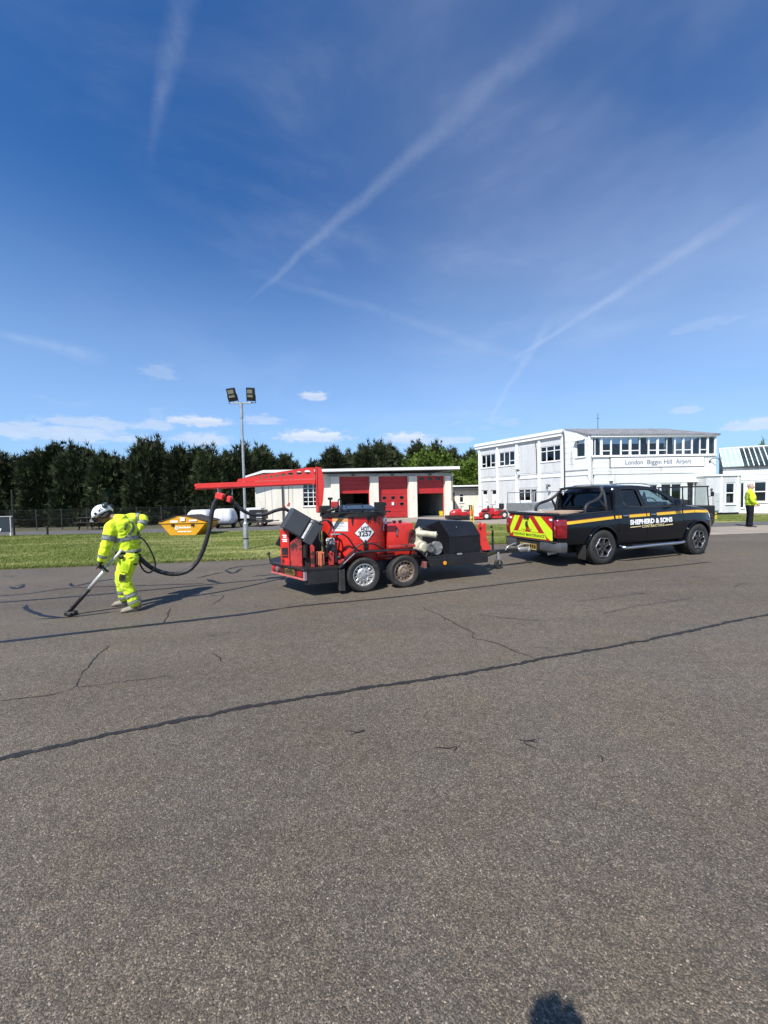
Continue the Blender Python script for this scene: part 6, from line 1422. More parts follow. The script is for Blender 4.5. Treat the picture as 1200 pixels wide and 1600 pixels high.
# leg pockets and knee patch: slightly raised cloth pieces on the near leg
def leg_patch(name, t0_, t1_, a_, b_, mt, ex=.012):
    bst = min(range(72), key=lambda i: (over_torso((t0_+t1_)/2, 2*math.pi*i/72, .0, lspL, lrrL, legaxis)-CAM).length); B0 = 2*math.pi*bst/72
    sg = 1 if (over_torso(1.5, B0+.5, 0, lspL, lrrL, legaxis).x > over_torso(1.5, B0-.5, 0, lspL, lrrL, legaxis).x) else -1
    bm = nb(); g_ = [[bm.verts.new(over_torso(t, B0+sg*a, ex, lspL, lrrL, legaxis)) for a in np.linspace(a_, b_, 6)] for t in np.linspace(t0_, t1_, 5)]
    for i in range(4):
        for j in range(5): bm.faces.new((g_[i][j], g_[i][j+1], g_[i+1][j+1], g_[i+1][j]))
    bmesh.ops.solidify(bm, geom=list(bm.faces), thickness=.010); return obj(name, bm, mt, tr_, smooth='all')
leg_patch('thigh_pocket', .55, 1.45, -.95, .15, MHV, .016)
leg_patch('knee_patch', 1.62, 2.10, -.85, .10, M('knee_patch', (.05, .045, .02), .8, var=.5, vs=20, dirt=(.35, .32, .05), ds=20, da=.6), .014)
leg_patch('pocket_flap', .62, .74, .55, 1.25, MBELT, .016)
# body: one continuous figure
hb, HL, HMX = head_bms(HEADC, (-.80, -.16, -.52), (-.50, .06, .84), 1.0)
shrink = lambda r, d: [tuple(x-d for x in q) if isinstance(q, tuple) else q-d for q in r]
pieces = list(hb)
for pts, rad, sd in ((tor_pts[1:], shrink(tor_rad, .055)[1:], saxis2), ([P(186, 811, 5.67), P(176, 808.5, 5.66), P(169, 806.5, 5.65)], [.062, .056, .056], saxis2), (arm_L, shrink(armr, .02), saxis2), (arm_R, shrink(armr, .02), saxis2),
                     ([HIP, HP_L, KN_L, AN_L, P(212, 948, 5.57)], [.06, .07, .058, .045, .04], legaxis), ([HIP, HP_R, KN_R, AN_R, P(196, 939, 5.90)], [.06, .07, .058, .045, .04], legaxis)):
    pieces.append(body_loft(pts, rad, sd, 14)[0])
obj('body', fuse(pieces, .009, 0, 1, 2), MSKIN, wk, world=True, smooth='all'); eyes(HL, wk)
# hair, helmet, ear defenders
bm = nb(); 
for i in range(40):
    a = rnd.random()*2*math.pi; z = -.075+.06*rnd.random(); rr_ = .082+.01*rnd.random(); p = HL(math.sin(a)*rr_*.92, -abs(math.cos(a))*rr_*1.12, z); sphere(bm, p, .022+.012*rnd.random(), 7, 5)
hr = obj('hair', bm, MHAIR, wk, world=True, smooth='all'); hr['kind'] = 'stuff'
hp = lambda x, y, z: HL(x, y, z)
bm = nb(); rings = []
for i in range(9):
    e = math.pi/2*i/8; rz = math.cos(e)
    rings.append([hp(.120*math.sin(a)*max(rz, .02), .146*math.cos(a)*max(rz, .02)-.006, -.012+.160*math.sin(e)+(.012*math.cos(a*2) if i == 0 else 0)) for a in [2*math.pi*j/28 for j in range(28)]])
loft(bm, rings); bmesh.ops.solidify(bm, geom=[], thickness=0) if False else None
hm = obj('helmet', bm, MHELM, wk, world=True, smooth='all')
bm = nb(); rings = [[hp(q*.116*math.sin(a), .006+q*.141*math.cos(a)+.022*(math.cos(a) > 0)*math.cos(a)*(q-.9)*8, .004-.012*(q > 1)) for a in [2*math.pi*j/28 for j in range(28)]] for q in (.96, 1.08)]; loft(bm, rings, cap=False); bmesh.ops.solidify(bm, geom=list(bm.faces), thickness=.006); obj('helmet_brim', bm, MHELM, hm, smooth='all')
for s_ in (-1, 1):
    bm = nb(); c_ = hp(s_*.072, -.118, .058); n_ = (hp(s_*.17, -.18, .085)-c_).normalized(); tube(bm, [c_-n_*.02, c_, c_+n_*.03, c_+n_*.042], [(.030, .036), (.034, .040), (.032, .038), (.020, .024)], 14, ref=tuple(HMX @ Vector((0, 1, 0)))); obj('ear_defender', bm, MGREEN if s_ > 0 else MBELT, hm, smooth='all')
    bm = nb(); tube(bm, [hp(s_*.123, -.03, .02), hp(s_*.118, -.09, .05)], .008, 6); sphere(bm, hp(s_*.120, .02, .015), .019, 10, 8); obj('defender_arm', bm, MBELT, hm)
bm = nb(); sphere(bm, hp(0.02, -.120, .095), .040, 12, 8, (1, .6, .8)); obj('rear_cover', bm, MGREEN, hm, smooth='all')
bm = nb(); rings = [[hp(.112*math.sin(a), .148*math.cos(a), z) for a in [R(-70+140*j/14) for j in range(15)]] for z in (.002, -.018, -.036)]; loft(bm, rings, cap=False, closed=False); bmesh.ops.solidify(bm, geom=list(bm.faces), thickness=.004); obj('visor', bm, M('dark_visor', (.012, .013, .014), .45), hm, smooth='all')
# gloves with separate fingers
LAN_T, LAN_B = P(187, 863, 5.50), Vector((-4.50, 5.43, .06))
ld = (LAN_B-LAN_T).normalized()
fdir = (Vector((-.25, -.1, -.9)))
gl = obj('glove', fuse(hand_bms(WR_L, fdir, (.9, .3, -.2), .95, 1.12, 1), .0045, 0, 1, 1), MGLOVE, wk, world=True, smooth='all')
bm, _, _ = body_loft([WR_L+Vector((.012, 0, .05)), WR_L+Vector((0, 0, -.012))], [.050, .043], saxis2, 14, 2); obj('cuff', bm, MGLOVE, gl, smooth='all')
gr = obj('glove', fuse(hand_bms(WR_R, P(213, 846, 5.74)-WR_R, (-.3, -.6, .1), .9, 1.12, -1), .0045, 0, 1, 1), MGLOVE, wk, world=True, smooth='all')
boot(wk, P(219, 951, 5.61), P(188.5, 956, 5.50), MBOOT, .125); boot(wk, P(199, 943, 5.90), P(175, 945.5, 5.86), MBOOT, .125)

# ---------------- lance, hose, cable
ln_ = thing('sealing_lance', 'long silver and black lance with a small sealing shoe touching the asphalt', 'lance', (LAN_B.x, LAN_B.y, 0))
mid = LAN_T.lerp(LAN_B, .62); q1 = LAN_T.lerp(LAN_B, .24)
def lp(name, bm, mt, sm='all'): return obj(name, bm, mt, ln_, world=True, smooth=sm)
MTUBE = M('lance_tube', (.62, .61, .58), .4, metal=.25, var=.12, vs=12, dirt=(.25, .23, .21), ds=14, da=.58)
bm = nb(); tube(bm, [LAN_T-ld*.05, q1], .019, 10); lp('upper_tube', bm, MTUBE)
bm = nb(); tube(bm, [q1, q1.lerp(mid, .5), mid], [.022, .027, .027], 12); lp('sleeve_tube', bm, MTUBE)
bm = nb(); tube(bm, [mid, LAN_B+Vector((.01, 0, .02))], [.029, .024], 12); lp('lower_tube', bm, MTAR)
bm = nb(); tube(bm, [q1.lerp(mid, .05)+Vector((0, .028, -.006)), LAN_B+Vector((.02, .03, .03))], .010, 6); lp('feed_pipe', bm, MTAR)
hb_ = P(166, 891, 5.47); bm = nb(); tube(bm, spline([P(158, 883.5, 5.40), P(163, 888, 5.43), hb_, P(169, 893, 5.50)], 4), .014, 8); lp('handle', bm, MBELT)
bm = nb(); c_ = LAN_B; box(bm, -.065, .075, -.04, .04, -.052, .0, .012, Matrix.Translation(c_) @ Matrix.Rotation(R(8), 4, 'Z'), 2); lp('sealing_shoe', bm, MTAR)
for s_ in (-1, 1):
    bm = nb(); cyl(bm, c_+Vector((.02, s_*.05-.008, -.030)), c_+Vector((.02, s_*.05+.008, -.030)), .030, nseg=16); lp('shoe_wheel', bm, MTYR)
bm = nb(); cyl(bm, c_+Vector((-.02, 0, -.01)), c_+Vector((.02, 0, .06)), .024, nseg=10); lp('swivel', bm, MTAR)
hs = thing('hose', 'thick black taped hose looping from the worker up to the red boom and trailer', 'hose', (-2.9, 6.3, 0))
def hose(name, pts, r, mt=MHOSE, k=8, ns=14, wob=.10):
    sp_ = spline(pts, k); rr = [r*(1+wob*noise.noise((i*.55, r*90, 1))) for i in range(len(sp_))]; bm = nb(); tube(bm, sp_, rr, ns); return obj(name, bm, mt, hs, world=True, smooth='all')
BT = P(342, 775, 6.36)
hose('lower_run', [P(211, 864, 5.70), P(220, 873, 5.78), P(232, 884, 5.88), P(247, 892, 5.98), P(264, 896.5, 6.06), P(282, 896, 6.14), P(298, 889, 6.21), P(311, 873, 6.26), P(320, 852, 6.29), P(327, 826, 6.31), P(331, 802, 6.33), P(335, 786, 6.34), P(341, 778, 6.35)], .034)
hose('upper_run', [P(345, 777, 6.36), P(356, 780, 6.42), P(366, 785, 6.47), P(376, 795, 6.52), P(388, 802, 6.60), P(402, 805, 6.68), P(416, 803, 6.75), P(430, 798, 6.82), P(441, 795.5, 6.88), P(449, 797, 6.93), P(455, 803, 6.95)], .030)
for (a, b) in ((0, 0), (1, 0)):
    c_ = P(343, 775, 6.36) if a == 0 else P(358.5, 780, 6.43); d_ = Vector((.25, .06, -.06)) if a == 0 else Vector((.12, .05, -.05))
    bm = nb(); box(bm, -.055 if a == 0 else -.035, .075 if a == 0 else .04, -.05, .05, -.052, .052, .012, Matrix.Translation(c_) @ Matrix.Rotation(R(18), 4, 'Y')); obj('hose_clamp', bm, MRED2, hs, world=True)
bm = nb(); c_ = P(341, 768, 6.36); tube(bm, [P(341, 774, 6.36), P(340.5, 763, 6.36)], .007, 6); obj('hanger_hook', bm, MGALV, hs, world=True)
bm = nb(); c_ = P(450, 791, 6.92); tube(bm, [c_, c_+Vector((.02, .02, .06))], [.024, .02], 8); tube(bm, [P(443, 790, 6.9), P(452, 801, 6.94)], .016, 6); obj('hose_union', bm, MREDW, hs, world=True)
bm = nb(); tube(bm, [P(451, 785, 6.92), P(451, 748, 6.92)], .005, 5); obj('support_wire', bm, MTAR, hs, world=True)
cb = thing('control_cable', 'thin black control cable looping behind the worker down to the hose', 'cable', (-3.5, 5.8, 0))
bm = nb(); tube(bm, spline([P(213, 832, 5.78), P(216, 838, 5.76), P(223, 842, 5.77), P(231, 852, 5.80), P(238, 866, 5.84), P(242.5, 879, 5.87), P(241, 889, 5.87), P(234, 894.5, 5.86), P(227, 893, 5.84), P(220.5, 885, 5.80), P(218, 875, 5.76), P(219, 866, 5.72)], 6), .0125, 7); obj('cable', bm, MBELT, cb, world=True, smooth='all')
bm = nb(); tube(bm, [P(217, 851, 5.66), P(221, 846, 5.66)], .006, 6); obj('cable_tie', bm, MBELT, cb, world=True)

# ---------------- man standing on the right
pb = G(1171, 823.5); pm = thing('person', 'man in yellow hi-vis jacket and dark trousers standing near the right edge', 'person', (pb.x, pb.y, 0))
def standing(par, base, yaw, hgt, mats, arms='down', hairmat=None, fat=1.0):
    sc = hgt/1.76; mx = Matrix.Translation(base) @ Matrix.Rotation(yaw, 4, 'Z') @ Matrix.Scale(sc, 4)
    X = lambda x, y, z: mx @ Vector((x, y, z))
    sd = (mx.to_3x3() @ Vector((1, 0, 0))).normalized(); jkt, trs, skin, bootm = mats
    tp_ = [X(0, .01, .90), X(0, .02, 1.05), X(0, .03, 1.22), X(0, .0, 1.40), X(0, -.01, 1.49)]; tr2 = [(.185*fat, .145*fat), (.185*fat, .150*fat), (.195*fat, .145*fat), (.200, .120), (.09, .075)]
    if arms == 'down':
        AL = [X(-.16, 0, 1.40), X(-.215, -.01, 1.36), X(-.265, -.02, 1.10), X(-.20, .16, .93)]; AR = [X(.16, 0, 1.40), X(.215, -.01, 1.36), X(.265, .0, 1.10), X(.20, .17, .95)]
    else:
        AL = [X(-.16, 0, 1.40), X(-.215, .0, 1.36), X(-.22, .07, 1.14), X(.06, .08, 1.28)]; AR = [X(.16, 0, 1.40), X(.215, .0, 1.36), X(.33, .02, 1.16), X(.27, .08, 1.28)]
    ar = [.075*sc, .078*sc, .064*sc, .050*sc]; s_ = lambda l: [tuple(v*sc for v in q) if isinstance(q, tuple) else q*sc for q in l]
    b0, sp_, rr_ = body_loft(tp_, s_(tr2), sd, 22); b1, spl, rrl = body_loft(AL, ar, sd, 16); b2, spr, rrr = body_loft(AR, ar, sd, 16); b3, _, _ = body_loft([X(0, 0, 1.42), X(0, 0, 1.50), X(0, .0, 1.54)], s_([.11, .075, .068]), sd, 14)
    j = obj('jacket', fuse([b0, b1, b2, b3], .018, .009, 8, 3, 5), jkt, par, world=True, smooth='all')
    if jkt == MHV:
        band_on('reflective_tape', sp_, rr_, sd, .35, .62, .010, MREFL if False else MHV, j)
        band_on('reflective_tape', sp_, rr_, sd, 1.35, 1.60, .010, M('yellow_tape', (.55, .72, .06), .5), j)
    lg = []
    for q in (-1, 1):
        b, _, _ = body_loft([X(q*.085, 0, .88), X(q*.095, .01, .68), X(q*.10, .015, .48), X(q*.105, .0, .26), X(q*.11, -.01, .075)], s_([.115, .098, .080, .076, .082]), sd, 16); lg.append(b)
    b, _, _ = body_loft([X(0, 0, .98), X(0, 0, .84)], s_([(.165, .12), (.16, .12)]), sd, 16); lg.append(b)
    obj('trousers', fuse(lg, .016, .009, 9, 2, 9), trs, par, world=True, smooth='all')
    hd, HL_, HM_ = head_bms(X(0, .02, 1.645), mx.to_3x3() @ Vector((0, 1, -.05)), (0, 0, 1), sc*1.04)
    pc = list(hd)
    for pts, rad in ((tp_, s_(shrink(tr2, .03))), ([X(0, -.01, 1.46), X(0, 0, 1.53), X(0, .01, 1.60)], s_([.062, .056, .056])), (AL, [r-.02 for r in ar]), (AR, [r-.02 for r in ar]), ([X(-.06, 0, .9), X(-.10, .01, .5), X(-.11, -.01, .06)], s_([.09, .055, .042])), ([X(.06, 0, .9), X(.10, .01, .5), X(.11, -.01, .06)], s_([.09, .055, .042]))): pc.append(body_loft(pts, rad, sd, 12)[0])
    fw = (mx.to_3x3() @ Vector((0, 1, 0))).normalized()
    for A_, t_ in ((AL, 1), (AR, -1)):
        d_ = (A_[3]-A_[2]).normalized(); pc += hand_bms(A_[3]+d_*.02, d_+Vector((0, 0, -.1)), (-sd*t_*-1), .5, sc, t_)
    obj('body', fuse(pc, .008, 0, 1, 1), skin, par, world=True, smooth='all'); eyes(HL_, par, sc)
    bm = nb()
    for i in range(70):
        a = rnd.random()*6.283; e = rnd.random(); p = HL_(math.sin(a)*.076*math.cos(e*.9), -.012-abs(math.cos(a))*.088*math.cos(e*.9) if e < .75 else math.cos(a)*.05, .02+.10*e*(.95)); sphere(bm, p, .020*sc, 6, 5)
    h_ = obj('hair', bm, hairmat or MHAIR, par, world=True, smooth='all'); h_['kind'] = 'stuff'
    for q in (-1, 1): boot(par, X(q*.11, -.07, 0), X(q*.13, .20, 0), bootm, .10*sc, .048*sc)
    return X
standing(pm, Vector((pb.x, pb.y, .012)), R(-118), 1.80, (MHV, MNAVY, MSKINP, M('dark_shoe', (.02, .018, .016), .5)), 'down', M('grey_hair', (.42, .40, .37), .8, var=.2, vs=30), 1.06)
# ---------------- the photographer, standing behind the camera: only the shadow of the head reaches the picture
ph = thing('person', 'photographer behind the camera, seen only as a head shadow at the bottom edge', 'person', (-.20, -.29, 0))
standing(ph, Vector((-.20, -.29, 0)), 0, 1.80, (M('dark_fleece', (.03, .035, .05), .8), MNAVY, MSKINP, M('dark_shoe', (.02, .018, .016), .5)), 'up')
# ================================================================== STREET FURNITURE AND EQUIPMENT
# floodlight pole on the verge
lp0 = G(385, 858, .028); ft = thing('lamp_pole', 'grey steel pole with two black floodlights standing on the grass verge', 'floodlight', (lp0.x, lp0.y, .028))
def fp(name, bm, mt, par=None, sm=True): return obj(name, bm, mt, par or ft, smooth=sm)
bm = nb(); cyl(bm, (0, 0, -.1), (0, 0, .80), .078, .078, 20); lathe(bm, [(.078, .80), (.07, .83), (.042, .87)], (0, 0, 0), 'z', 20); fp('base_section', bm, MGALV)
bm = nb(); cyl(bm, (0, 0, .86), (0, 0, 4.52), .042, .036, 16); fp('pole', bm, MGALV)
bm = nb(); cyl(bm, (0, 0, .32), (0, 0, .36), .080, nseg=20); fp('strap', bm, MTAR)
bm = nb(); box(bm, -.045, .045, -.082, -.076, .42, .66, .004); fp('access_door', bm, MGALV, sm=False)
bm = nb(); cyl(bm, (0, 0, 4.12), (0, 0, 4.60), .048, nseg=14); box(bm, -.32, .32, -.025, .025, 4.56, 4.60, .006); fp('crossarm', bm, MGALV, sm=False)
for s_ in (-1, 1):
    mx = Matrix.Translation((s_*.29, -.02, 4.84)) @ Matrix.Rotation(s_*R(-12 if s_ > 0 else 2), 4, 'Z') @ Matrix.Rotation(R(7)*s_, 4, 'Y') @ Matrix.Rotation(R(16), 4, 'X')
    bm = nb(); box(bm, -.135, .135, .0, .09, -.20, .20, .02, mx, 2)
    for i in range(7): box(bm, -.11+.035*i-.004, -.11+.035*i+.004, .085, .13, -.16, .16, 0, mx)
    fl = fp('floodlight', bm, M('lamp_black', (.012, .012, .013), .4))
    bm = nb(); box(bm, -.105, .105, -.006, .004, -.10, .155, .004, mx); le = obj('lens', bm, M('lamp_glass', (.03, .03, .028), .3), fl)
    bm = nb(); box(bm, -.09, .09, -.011, -.007, -.085, -.02, .003, mx); box(bm, -.09, .09, -.011, -.007, .03, .14, .003, mx); obj('led_panel', bm, M('led_panel', (.22, .22, .15), .3), fl)
    bm = nb(); tube(bm, [mx @ Vector((-.15, .045, 0)), mx @ Vector((-.15, .045, -.25)), mx @ Vector((.15, .045, -.25)), mx @ Vector((.15, .045, 0))], .012, 6); tube(bm, [mx @ Vector((0, .045, -.25)), Vector((s_*.29, 0, 4.585))], .03, 8); obj('bracket', bm, MTAR, fl)

# yellow skip
sk0 = Vector((-9.10, 17.35, .028)); SKA = R(-3)
sk = thing('skip', 'yellow builders skip with white lettering and closed sloping lids beside the road', 'skip', sk0, SKA)
MSKY = M('skip_yellow', (.62, .30, .012), .4, var=.08, vs=4, dirt=(.40, .20, .03), ds=5, da=.60)
MSKD = M('skip_lid', (.05, .04, .03), .7, var=.3, vs=6)
def kp_(name, bm, mt, par=None): return obj(name, bm, mt, par or sk)
bm = nb(); prof = [(-.60, .02), (.58, .02), (1.06, .56), (-1.06, .56)]
t_ = nb(); A_ = [t_.verts.new((a, 0, z)) for a, z in prof]; B_ = [t_.verts.new((a, 1.25, z)) for a, z in prof]; t_.faces.new(A_); t_.faces.new(B_)
for i in range(4): t_.faces.new((A_[i], A_[(i+1) % 4], B_[(i+1) % 4], B_[i]))
merge(bm, t_); kp_('skip_body', bm, MSKY)
bm = nb(); box(bm, -1.10, 1.10, -.045, .01, .555, .60, .006); box(bm, -1.10, 1.10, 1.24, 1.295, .555, .60, .006); box(bm, -1.10, -1.05, .012, 1.238, .555, .60); box(bm, 1.05, 1.10, .012, 1.238, .555, .60); kp_('rim_rail', bm, MSKY)
bm = nb(); prism(bm, [(-1.05, .602), (1.05, .602), (.15, .88), (-.28, .88)], lambda a, b, d: Vector((a, d, b)), .0, .03); kp_('lid_gable', bm, MSKY)
bm = nb(); prism(bm, [(-1.05, .602), (1.05, .602), (.15, .88), (-.28, .88)], lambda a, b, d: Vector((a, d, b)), 1.21, 1.24); kp_('lid_gable', bm, MSKY)
for nm, pr in (('lid', [(-1.12, .605), (-.28, .875), (-.28, .905), (-1.13, .635)]), ('lid', [(-.06, .885), (.15, .885), (1.13, .625), (1.12, .65), (.17, .92), (-.06, .915)])):
    bm = nb(); prism(bm, pr, lambda a, b, d: Vector((a, d, b)), -.03, 1.28); kp_(nm, bm, MSKD)
for x0, x1, z0, z1 in ((-.55, -.20, .60, .69), (-.09, .13, .66, .83), (.32, .68, .64, .72)):
    bm = nb(); box(bm, x0, x1, -.052, -.046, z0, z1, .003); kp_('white_plate', bm, MWHT)
for x in (-.46, .46):
    bm = nb(); cyl(bm, (x, .0, .50), (x, -.09, .50), .035, nseg=12); box(bm, x-.09, x+.09, -.015, -.002, .42, .54, .004); kp_('lifting_lug', bm, MSKD)
bm = nb(); cyl(bm, (-.29, -.003, .35), (-.29, -.010, .35), .078, nseg=20); kp_('logo_disc', bm, MWHT)
bm = nb(); cyl(bm, (-.285, -.011, .36), (-.285, -.014, .36), .038, nseg=14); kp_('logo_mark', bm, MSKY)
for x0, x1, z0, z1 in [(-.18, -.09, .33, .41), (-.07, .01, .33, .40), (.03, .10, .33, .42), (.12, .17, .33, .40), (.19, .27, .33, .40), (.29, .36, .33, .40), (-.25, -.12, .16, .21), (-.10, .02, .16, .21), (.04, .16, .16, .21), (.20, .30, .16, .21), (.32, .38, .16, .21)]:
    bm = nb(); box(bm, x0, x1, -.008, -.003, z0, z1); kp_('worn_letter', bm, MWHT)
bm = nb(); box(bm, -.5, .5, .1, 1.1, -.02, .017); kp_('runner', bm, MSKD)

# covered equipment on trailers beyond the road
MTARP = M('white_tarpaulin', (.56, .58, .60), .65, var=.08, vs=4, bump=.5, bs=8, dirt=(.38, .40, .43), ds=3, da=.55, stretch=(1.6, 1.6, .5))
def covered(px, py, w_, h_, d_, label, top=.66):
    g = G(px, py); t = thing('covered_machine', label, 'covered machine', (g.x, g.y+d_/2, 0), .1, 'tarpaulin covered machines by the road')
    b1 = nb(); rings = []
    for z, k_ in [(.30, 1.0), (.55, 1.03), (h_*.62, 1.0), (h_*.84, .90), (h_*.97, top), (h_, top*.86)]:
        rings.append([Vector((w_/2*k_*math.copysign(abs(math.cos(a))**.45, math.cos(a))*(1+.03*noise.noise((a*3, z*3, px))), d_/2*k_*math.copysign(abs(math.sin(a))**.45, math.sin(a))*(1+.03*noise.noise((a*4, z*4, 5))), z+.012*noise.noise((a*5, z, 9)))) for a in [2*math.pi*i/40 for i in range(40)]])
    loft(b1, rings); obj('tarpaulin', b1, MTARP, t, smooth='all')
    b2 = nb(); box(b2, -w_/2*.85, w_/2*.85, -d_/2*.9, d_/2*.9, .20, .32); obj('chassis', b2, MTAR, t)
    for s_ in (-1, 1):
        b3 = nb(); lathe(b3, [(.08, -.07), (.19, -.08), (.22, -.05), (.22, .05), (.19, .08), (.08, .07), (.08, -.07)], (s_*(w_/2-.12), 0, .22), 'x', 20); obj('wheel', b3, MTYR, t, smooth='all')
    for x in (-.2*w_, .05*w_):
        b4 = nb(); tube(b4, [(x, -d_/2*1.02, .34), (x+.02, -d_/2*1.05, h_*.5), (x, -d_/2*.92, h_*.84)], .012, 5); obj('tie_strap', b4, M('strap_grey', (.45, .46, .47), .6), t)
    return t
covered(305, 826, 1.30, 1.05, 1.5, 'white tarpaulin covered machine directly behind the yellow skip', .70)
covered(344.5, 826.5, 1.12, 1.10, 1.4, 'white tarpaulin covered machine between the hanging hose and the floodlight pole', .74)
g = G(392, 823.5); et = thing('equipment_trailer', 'white box on a low dark trailer behind the floodlight pole', 'trailer', (g.x, g.y+.5, 0), R(4))
bm = nb(); box(bm, -.62, -.10, -.5, .5, .50, .98, .02); obj('white_box', bm, MTARP, et)
bm = nb(); box(bm, -.30, .55, -.4, .5, .99, 1.10, .01); obj('box_lid', bm, MWHT, et)
bm = nb(); box(bm, -.08, .75, -.5, .45, .42, .97, .01); obj('machine_body', bm, MTAR, et)
bm = nb(); box(bm, -.70, 1.05, -.5, .5, .24, .36, .008); obj('deck', bm, MTAR, et)
bm = nb(); box(bm, .30, .62, -.56, -.50, .5, .8, .01); obj('grey_panel', bm, MGB_, et)
for x in (-.45, .5):
    for y in (-.52, .52):
        bm = nb(); lathe(bm, [(.07, -.06), (.17, -.07), (.20, -.04), (.20, .04), (.17, .07), (.07, .06), (.07, -.06)], (x, y, .20), 'y', 20); obj('wheel', bm, MTYR, et, smooth='all')
bm = nb(); tube(bm, [(1.0, 0, .30), (1.5, 0, .32)], .03, 6); obj('drawbar', bm, MTAR, et)
bm = nb(); cyl(bm, (-.50, .1, .99), (-.50, .1, 1.18), .02, nseg=6); sphere(bm, (-.50, .1, 1.2), .05, 8, 6); obj('beacon', bm, MREDW, et)

# picnic table
g = G(137, 828); pt = thing('picnic_table', 'dark wooden picnic table with benches at the far edge of the grass', 'picnic table', (g.x, g.y+.6, 0), R(5))
MDW = M('dark_timber', (.030, .024, .020), .85, var=.3, vs=9, bump=.4, bs=30, stretch=(.3, 1, 1))
for i in range(5):
    y = -.34+i*.17; bm = nb(); box(bm, -.75, .75, y-.075, y+.075, .70, .74, .004); obj('table_plank', bm, MDW, pt)
for y in (-.72, -.57, .57, .72):
    bm = nb(); box(bm, -.75, .75, y-.065, y+.065, .42, .455, .004); obj('bench_plank', bm, MDW, pt)
for x in (-.55, .55):
    for s_ in (-1, 1):
        bm = nb(); tube(bm, [(x, s_*.26, .70), (x, s_*.62, 0)], .045, 4); obj('leg', bm, MDW, pt)
    bm = nb(); box(bm, x-.03, x+.03, -.78, .78, .34, .415, .004); obj('bearer', bm, MDW, pt)

# chain-link fence along the trees
MFEN = M('fence_post', (.035, .038, .036), .7, var=.15)
FF = Fr((-27.5, 23.4), (-9.6, 24.6)); fnc = thing('chain_link_fence', 'grey chain-link fence on thin posts in front of the dark conifers', 'fence', (-18, 24, 0))
nps = 13
for i in range(nps):
    s_ = FF.len*i/(nps-1); bm = nb(); tube(bm, [FF.p(s_, 0, -.05), FF.p(s_, 0, 1.28)], .028, 6); obj('post', bm, MFEN, fnc, world=True)
for z in (.10, .65, 1.22):
    bm = nb(); tube(bm, [FF.p(0, .03, z), FF.p(FF.len, .03, z)], .006, 4); obj('line_wire', bm, MFEN, fnc, world=True)
bm = nb(); stp = .11
for i in range(int(FF.len/stp)):
    for d_ in (1, -1):
        a = i*stp; n_ = 1.12/1; x0, x1 = (a, a+1.12*d_)
        if not 0 <= x1 <= FF.len: continue
        p, q = FF.p(x0, .034+.004*d_, .10), FF.p(x1, .034+.004*d_, 1.22); o_ = Vector((0, 0, .0022)); quad(bm, p-o_, q-o_, q+o_, p+o_)
ms = obj('wire_mesh', bm, MFEN, fnc, world=True); ms['kind'] = 'stuff'
# far posts and signs at the left edge
MBP = M('black_post', (.012, .013, .013), .6)
g = G(22.5, 838); bp = thing('black_post', 'tall thin black post at the edge of the grass far left', 'post', (g.x, g.y, 0)); bm = nb(); cyl(bm, (0, 0, -.1), (0, 0, 2.3), .045, .04, 10); obj('post', bm, MBP, bp, smooth=True); bm = nb(); cyl(bm, (0, 0, 2.3), (0, 0, 2.33), .055, nseg=10); obj('cap', bm, MBP, bp)
g = G(74.5, 837); bp = thing('bollard', 'short black post at the edge of the grass left of the picnic table', 'bollard', (g.x, g.y, 0)); bm = nb(); cyl(bm, (0, 0, -.1), (0, 0, .46), .045, .045, 10); obj('post', bm, MBP, bp, smooth=True); bm = nb(); cyl(bm, (0, 0, .46), (0, 0, .49), .05, .02, 10); obj('cap', bm, MBP, bp)
g = G(8, 838.5); nbd = thing('notice_panel', 'dark panel in a pale grey frame on short legs at the left edge', 'panel', (g.x, g.y+.1, 0), R(12))
bm = nb(); box(bm, -.75, .16, -.012, .012, .22, .93, .004); obj('panel', bm, M('panel_face', (.025, .032, .042), .35, dirt=(.30, .31, .31), ds=2.5, da=.66), nbd)
for x0, x1, z0, z1 in ((.165, .215, .18, .99), (.28, .325, .18, .97)):
    bm = nb(); box(bm, x0, x1, -.03, .03, z0, z1, .006); obj('frame_post', bm, MGB_, nbd)
bm = nb(); box(bm, -.78, .325, -.034, .034, .975, 1.02, .006); obj('frame_rail', bm, MGB_, nbd)
bm = nb(); box(bm, .135, .18, -.02, .02, -.05, .178); box(bm, -.6, -.55, -.02, .02, -.05, .216); obj('leg', bm, MWHT, nbd)
bm = nb(); prism(bm, [(-.75, .24), (-.28, .24), (-.20, .40), (-.42, .45), (-.75, .40)], lambda a, b, d: Vector((a, d, b)), -.018, -.014); obj('pale_patch', bm, MWHT, nbd)

